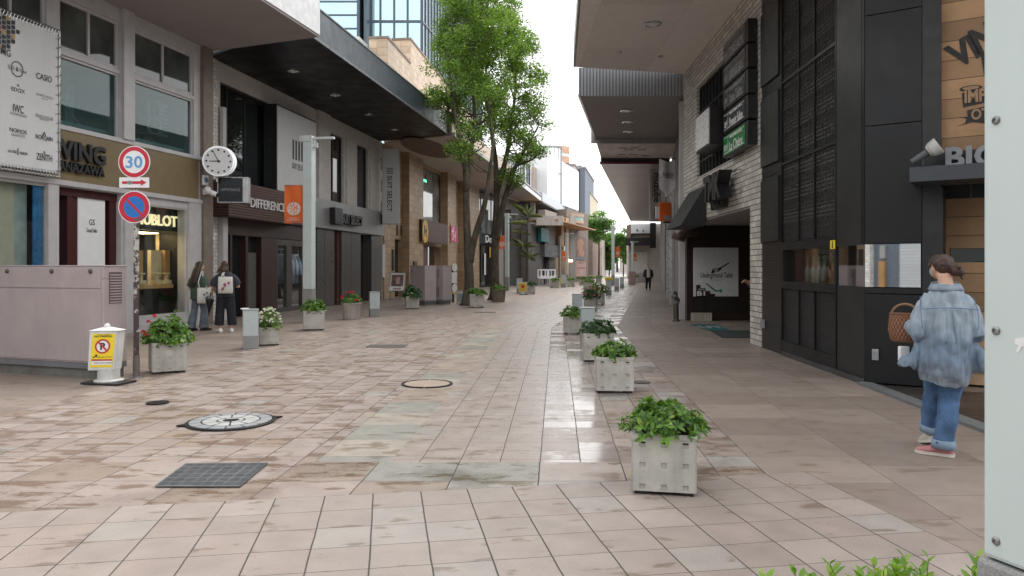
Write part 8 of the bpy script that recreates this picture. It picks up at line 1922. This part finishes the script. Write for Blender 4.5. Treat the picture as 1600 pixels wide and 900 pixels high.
# --- man walking toward the camera, far right-hand walk
LM = (W(1013, 0, 46.5).x, 46.5, 0)
b, t, Hm = person('man in open black jacket and white shirt walking toward the viewer', LM, R(175), 1.03,
    {-1: ((-.19, 0, 1.24), (-.25, -.04, 1.0), (-.24, .05, .80), (0, .2, -1), (0, 1, .2)), 1: ((.19, 0, 1.24), (.25, -.02, 1.0), (.24, .06, .80), (0, .2, -1), (0, 1, .2))},
    {-1: ((-.085, 0, .84), (-.09, .06, .46), (-.09, .06, .08), (0, 1, 0)), 1: ((.085, 0, .84), (.09, -.03, .46), (.09, -.18, .09), (0, 1, 0))}, ((0, .03, 1.47), 0, R(-4)), .016)
simple_clothes(b, t, [R_(.78, .165, .115), R_(1.0, .16, .12), R_(1.2, .17, .11), R_(1.29, .13, .10), R_(1.345, .075, .07)], [], pm('man_white_shirt', (.55, .55, .57), .8), [[(-.085, 0, .84), (-.09, .06, .46), (-.09, .06, .10)], [(.085, 0, .84), (.09, -.03, .46), (.09, -.18, .11)]], [.095, .075, .06], pm('black_cloth', (.010, .011, .015)), .02)
m = MB()
for sx in (-1, 1):
    m.loft([((sx*.15, -.01, .72), (.075, 0, 0), (0, .135, 0)), ((sx*.15, -.01, 1.0), (.07, 0, 0), (0, .135, 0)), ((sx*.14, -.01, 1.2), (.07, 0, 0), (0, .12, 0)), ((sx*.10, -.01, 1.31), (.05, 0, 0), (0, .085, 0))], 14); limb(m, [(sx*.15, 0, 1.24), (sx*.21, 0, 1.18), (sx*.255, -.03, 1.0), (sx*.245, .04, .83)], [.07, .072, .065, .055], 12, 3)
m.loft([R_(.72, .15, .05, -.10), R_(1.0, .15, .05, -.10), R_(1.25, .15, .05, -.07)], 14); cloth('jacket', b, t, m, .02, pm('jacket_black', (.014, .015, .02), .8, bump=.2), .008)
shoe('shoe', b, t, (-.09, .06, .08), (0, 1, 0), M_black, M_black); shoe('shoe', b, t, (.09, -.18, .085), (0, 1, -.15), M_black, M_black)
m = MB(); m.ball((0, -.022, .035), 1, 14, 10, .080, .094, .090); m.v = [tuple(Hm @ Vector(p)) for p in m.v]; cloth('hair', b, t, m, .014, M_hair, .004, (40, 40, 40), 1)
# --- person half hidden behind the white brick pier
LH = (5.43, 16.1, 0)
b, t, Hm = person('person half hidden by the white brick pier, holding a phone', LH, R(88), 1.0,
    {-1: ((-.17, 0, 1.22), (-.22, .10, 1.0), (-.12, .33, 1.15), (.2, .9, .3), (0, -.3, .95)), 1: ((.17, 0, 1.22), (.22, .08, 1.0), (.10, .30, 1.12), (-.2, .9, .3), (0, -.3, .95))},
    {-1: ((-.085, 0, .82), (-.09, .03, .45), (-.09, 0, .08), (0, 1, 0)), 1: ((.085, 0, .82), (.09, .03, .45), (.09, 0, .08), (0, 1, 0))}, ((0, .045, 1.45), 0, R(-20)), .014)
simple_clothes(b, t, [R_(.74, .18, .14), R_(.95, .185, .14), R_(1.12, .19, .135), R_(1.22, .185, .125), R_(1.28, .15, .105), R_(1.335, .085, .075)], [([(-.13, 0, 1.22), (-.20, .03, 1.13), (-.225, .10, 1.0), (-.16, .25, 1.09)], [.08, .08, .08, .055]), ([(.13, 0, 1.22), (.20, .03, 1.13), (.225, .08, 1.0), (.14, .24, 1.08)], [.08, .08, .08, .055])], pm('slate_blue_cloth', (.06, .07, .10), .85, bump=.2), [[(-.085, 0, .82), (-.09, .03, .45), (-.09, 0, .10)], [(.085, 0, .82), (.09, .03, .45), (.09, 0, .10)]], [.10, .09, .085], pm('black_cloth', (.01, .011, .015)), .016)
shoe('shoe', b, t, (-.09, 0, .08), (0, 1, 0), M_black, M_black); shoe('shoe', b, t, (.09, 0, .08), (0, 1, 0), M_black, M_black)
m = MB(); m.ball((0, -.02, .03), 1, 14, 10, .084, .10, .094); m.v = [tuple(Hm @ Vector(p)) for p in m.v]; cloth('hair', b, t, m, .012, M_hair, .004, (40, 40, 40), 1)
p0 = b.w((-.02, .42, 1.20)); m = MB(); m.box(p0.x-.075, p0.x+.075, p0.y-.035, p0.y+.035, p0.z-.006, p0.z+.006); tag(m.build('phone', M_black, bevel=.004), 'dark phone held by the half hidden person', 'phone')
p0 = b.w((-.22, .17, .74)); m = MB(); m.loft([(p0+Vector((0, 0, 0)), (.05, .02, 0), (0, .05, 0)), (p0+Vector((-.01, 0, .05)), (.13, .03, 0), (0, .08, 0)), (p0+Vector((0, 0, .17)), (.14, .03, 0), (0, .08, 0)), (p0+Vector((.02, 0, .25)), (.09, .02, 0), (0, .04, 0))], 16); bg_ = thing('shoulder_bag', 'mauve handbag at the side of the half hidden person', 'bag', tuple(p0)); m.build('cloth', pm('mauve_cloth', (.14, .085, .13), .7, bump=.2), bg_, smooth=True); m = MB(); sp_ = b.w((-.15, .02, 1.30)); m.tube([p0+Vector((-.03, 0, .24)), (p0+sp_)/2+Vector((-.04, -.03, .12)), sp_], .010, 6); m.build('strap', M_black, bg_)

for o in list(bpy.data.objects):
    if '_w' in o: del o['_w']
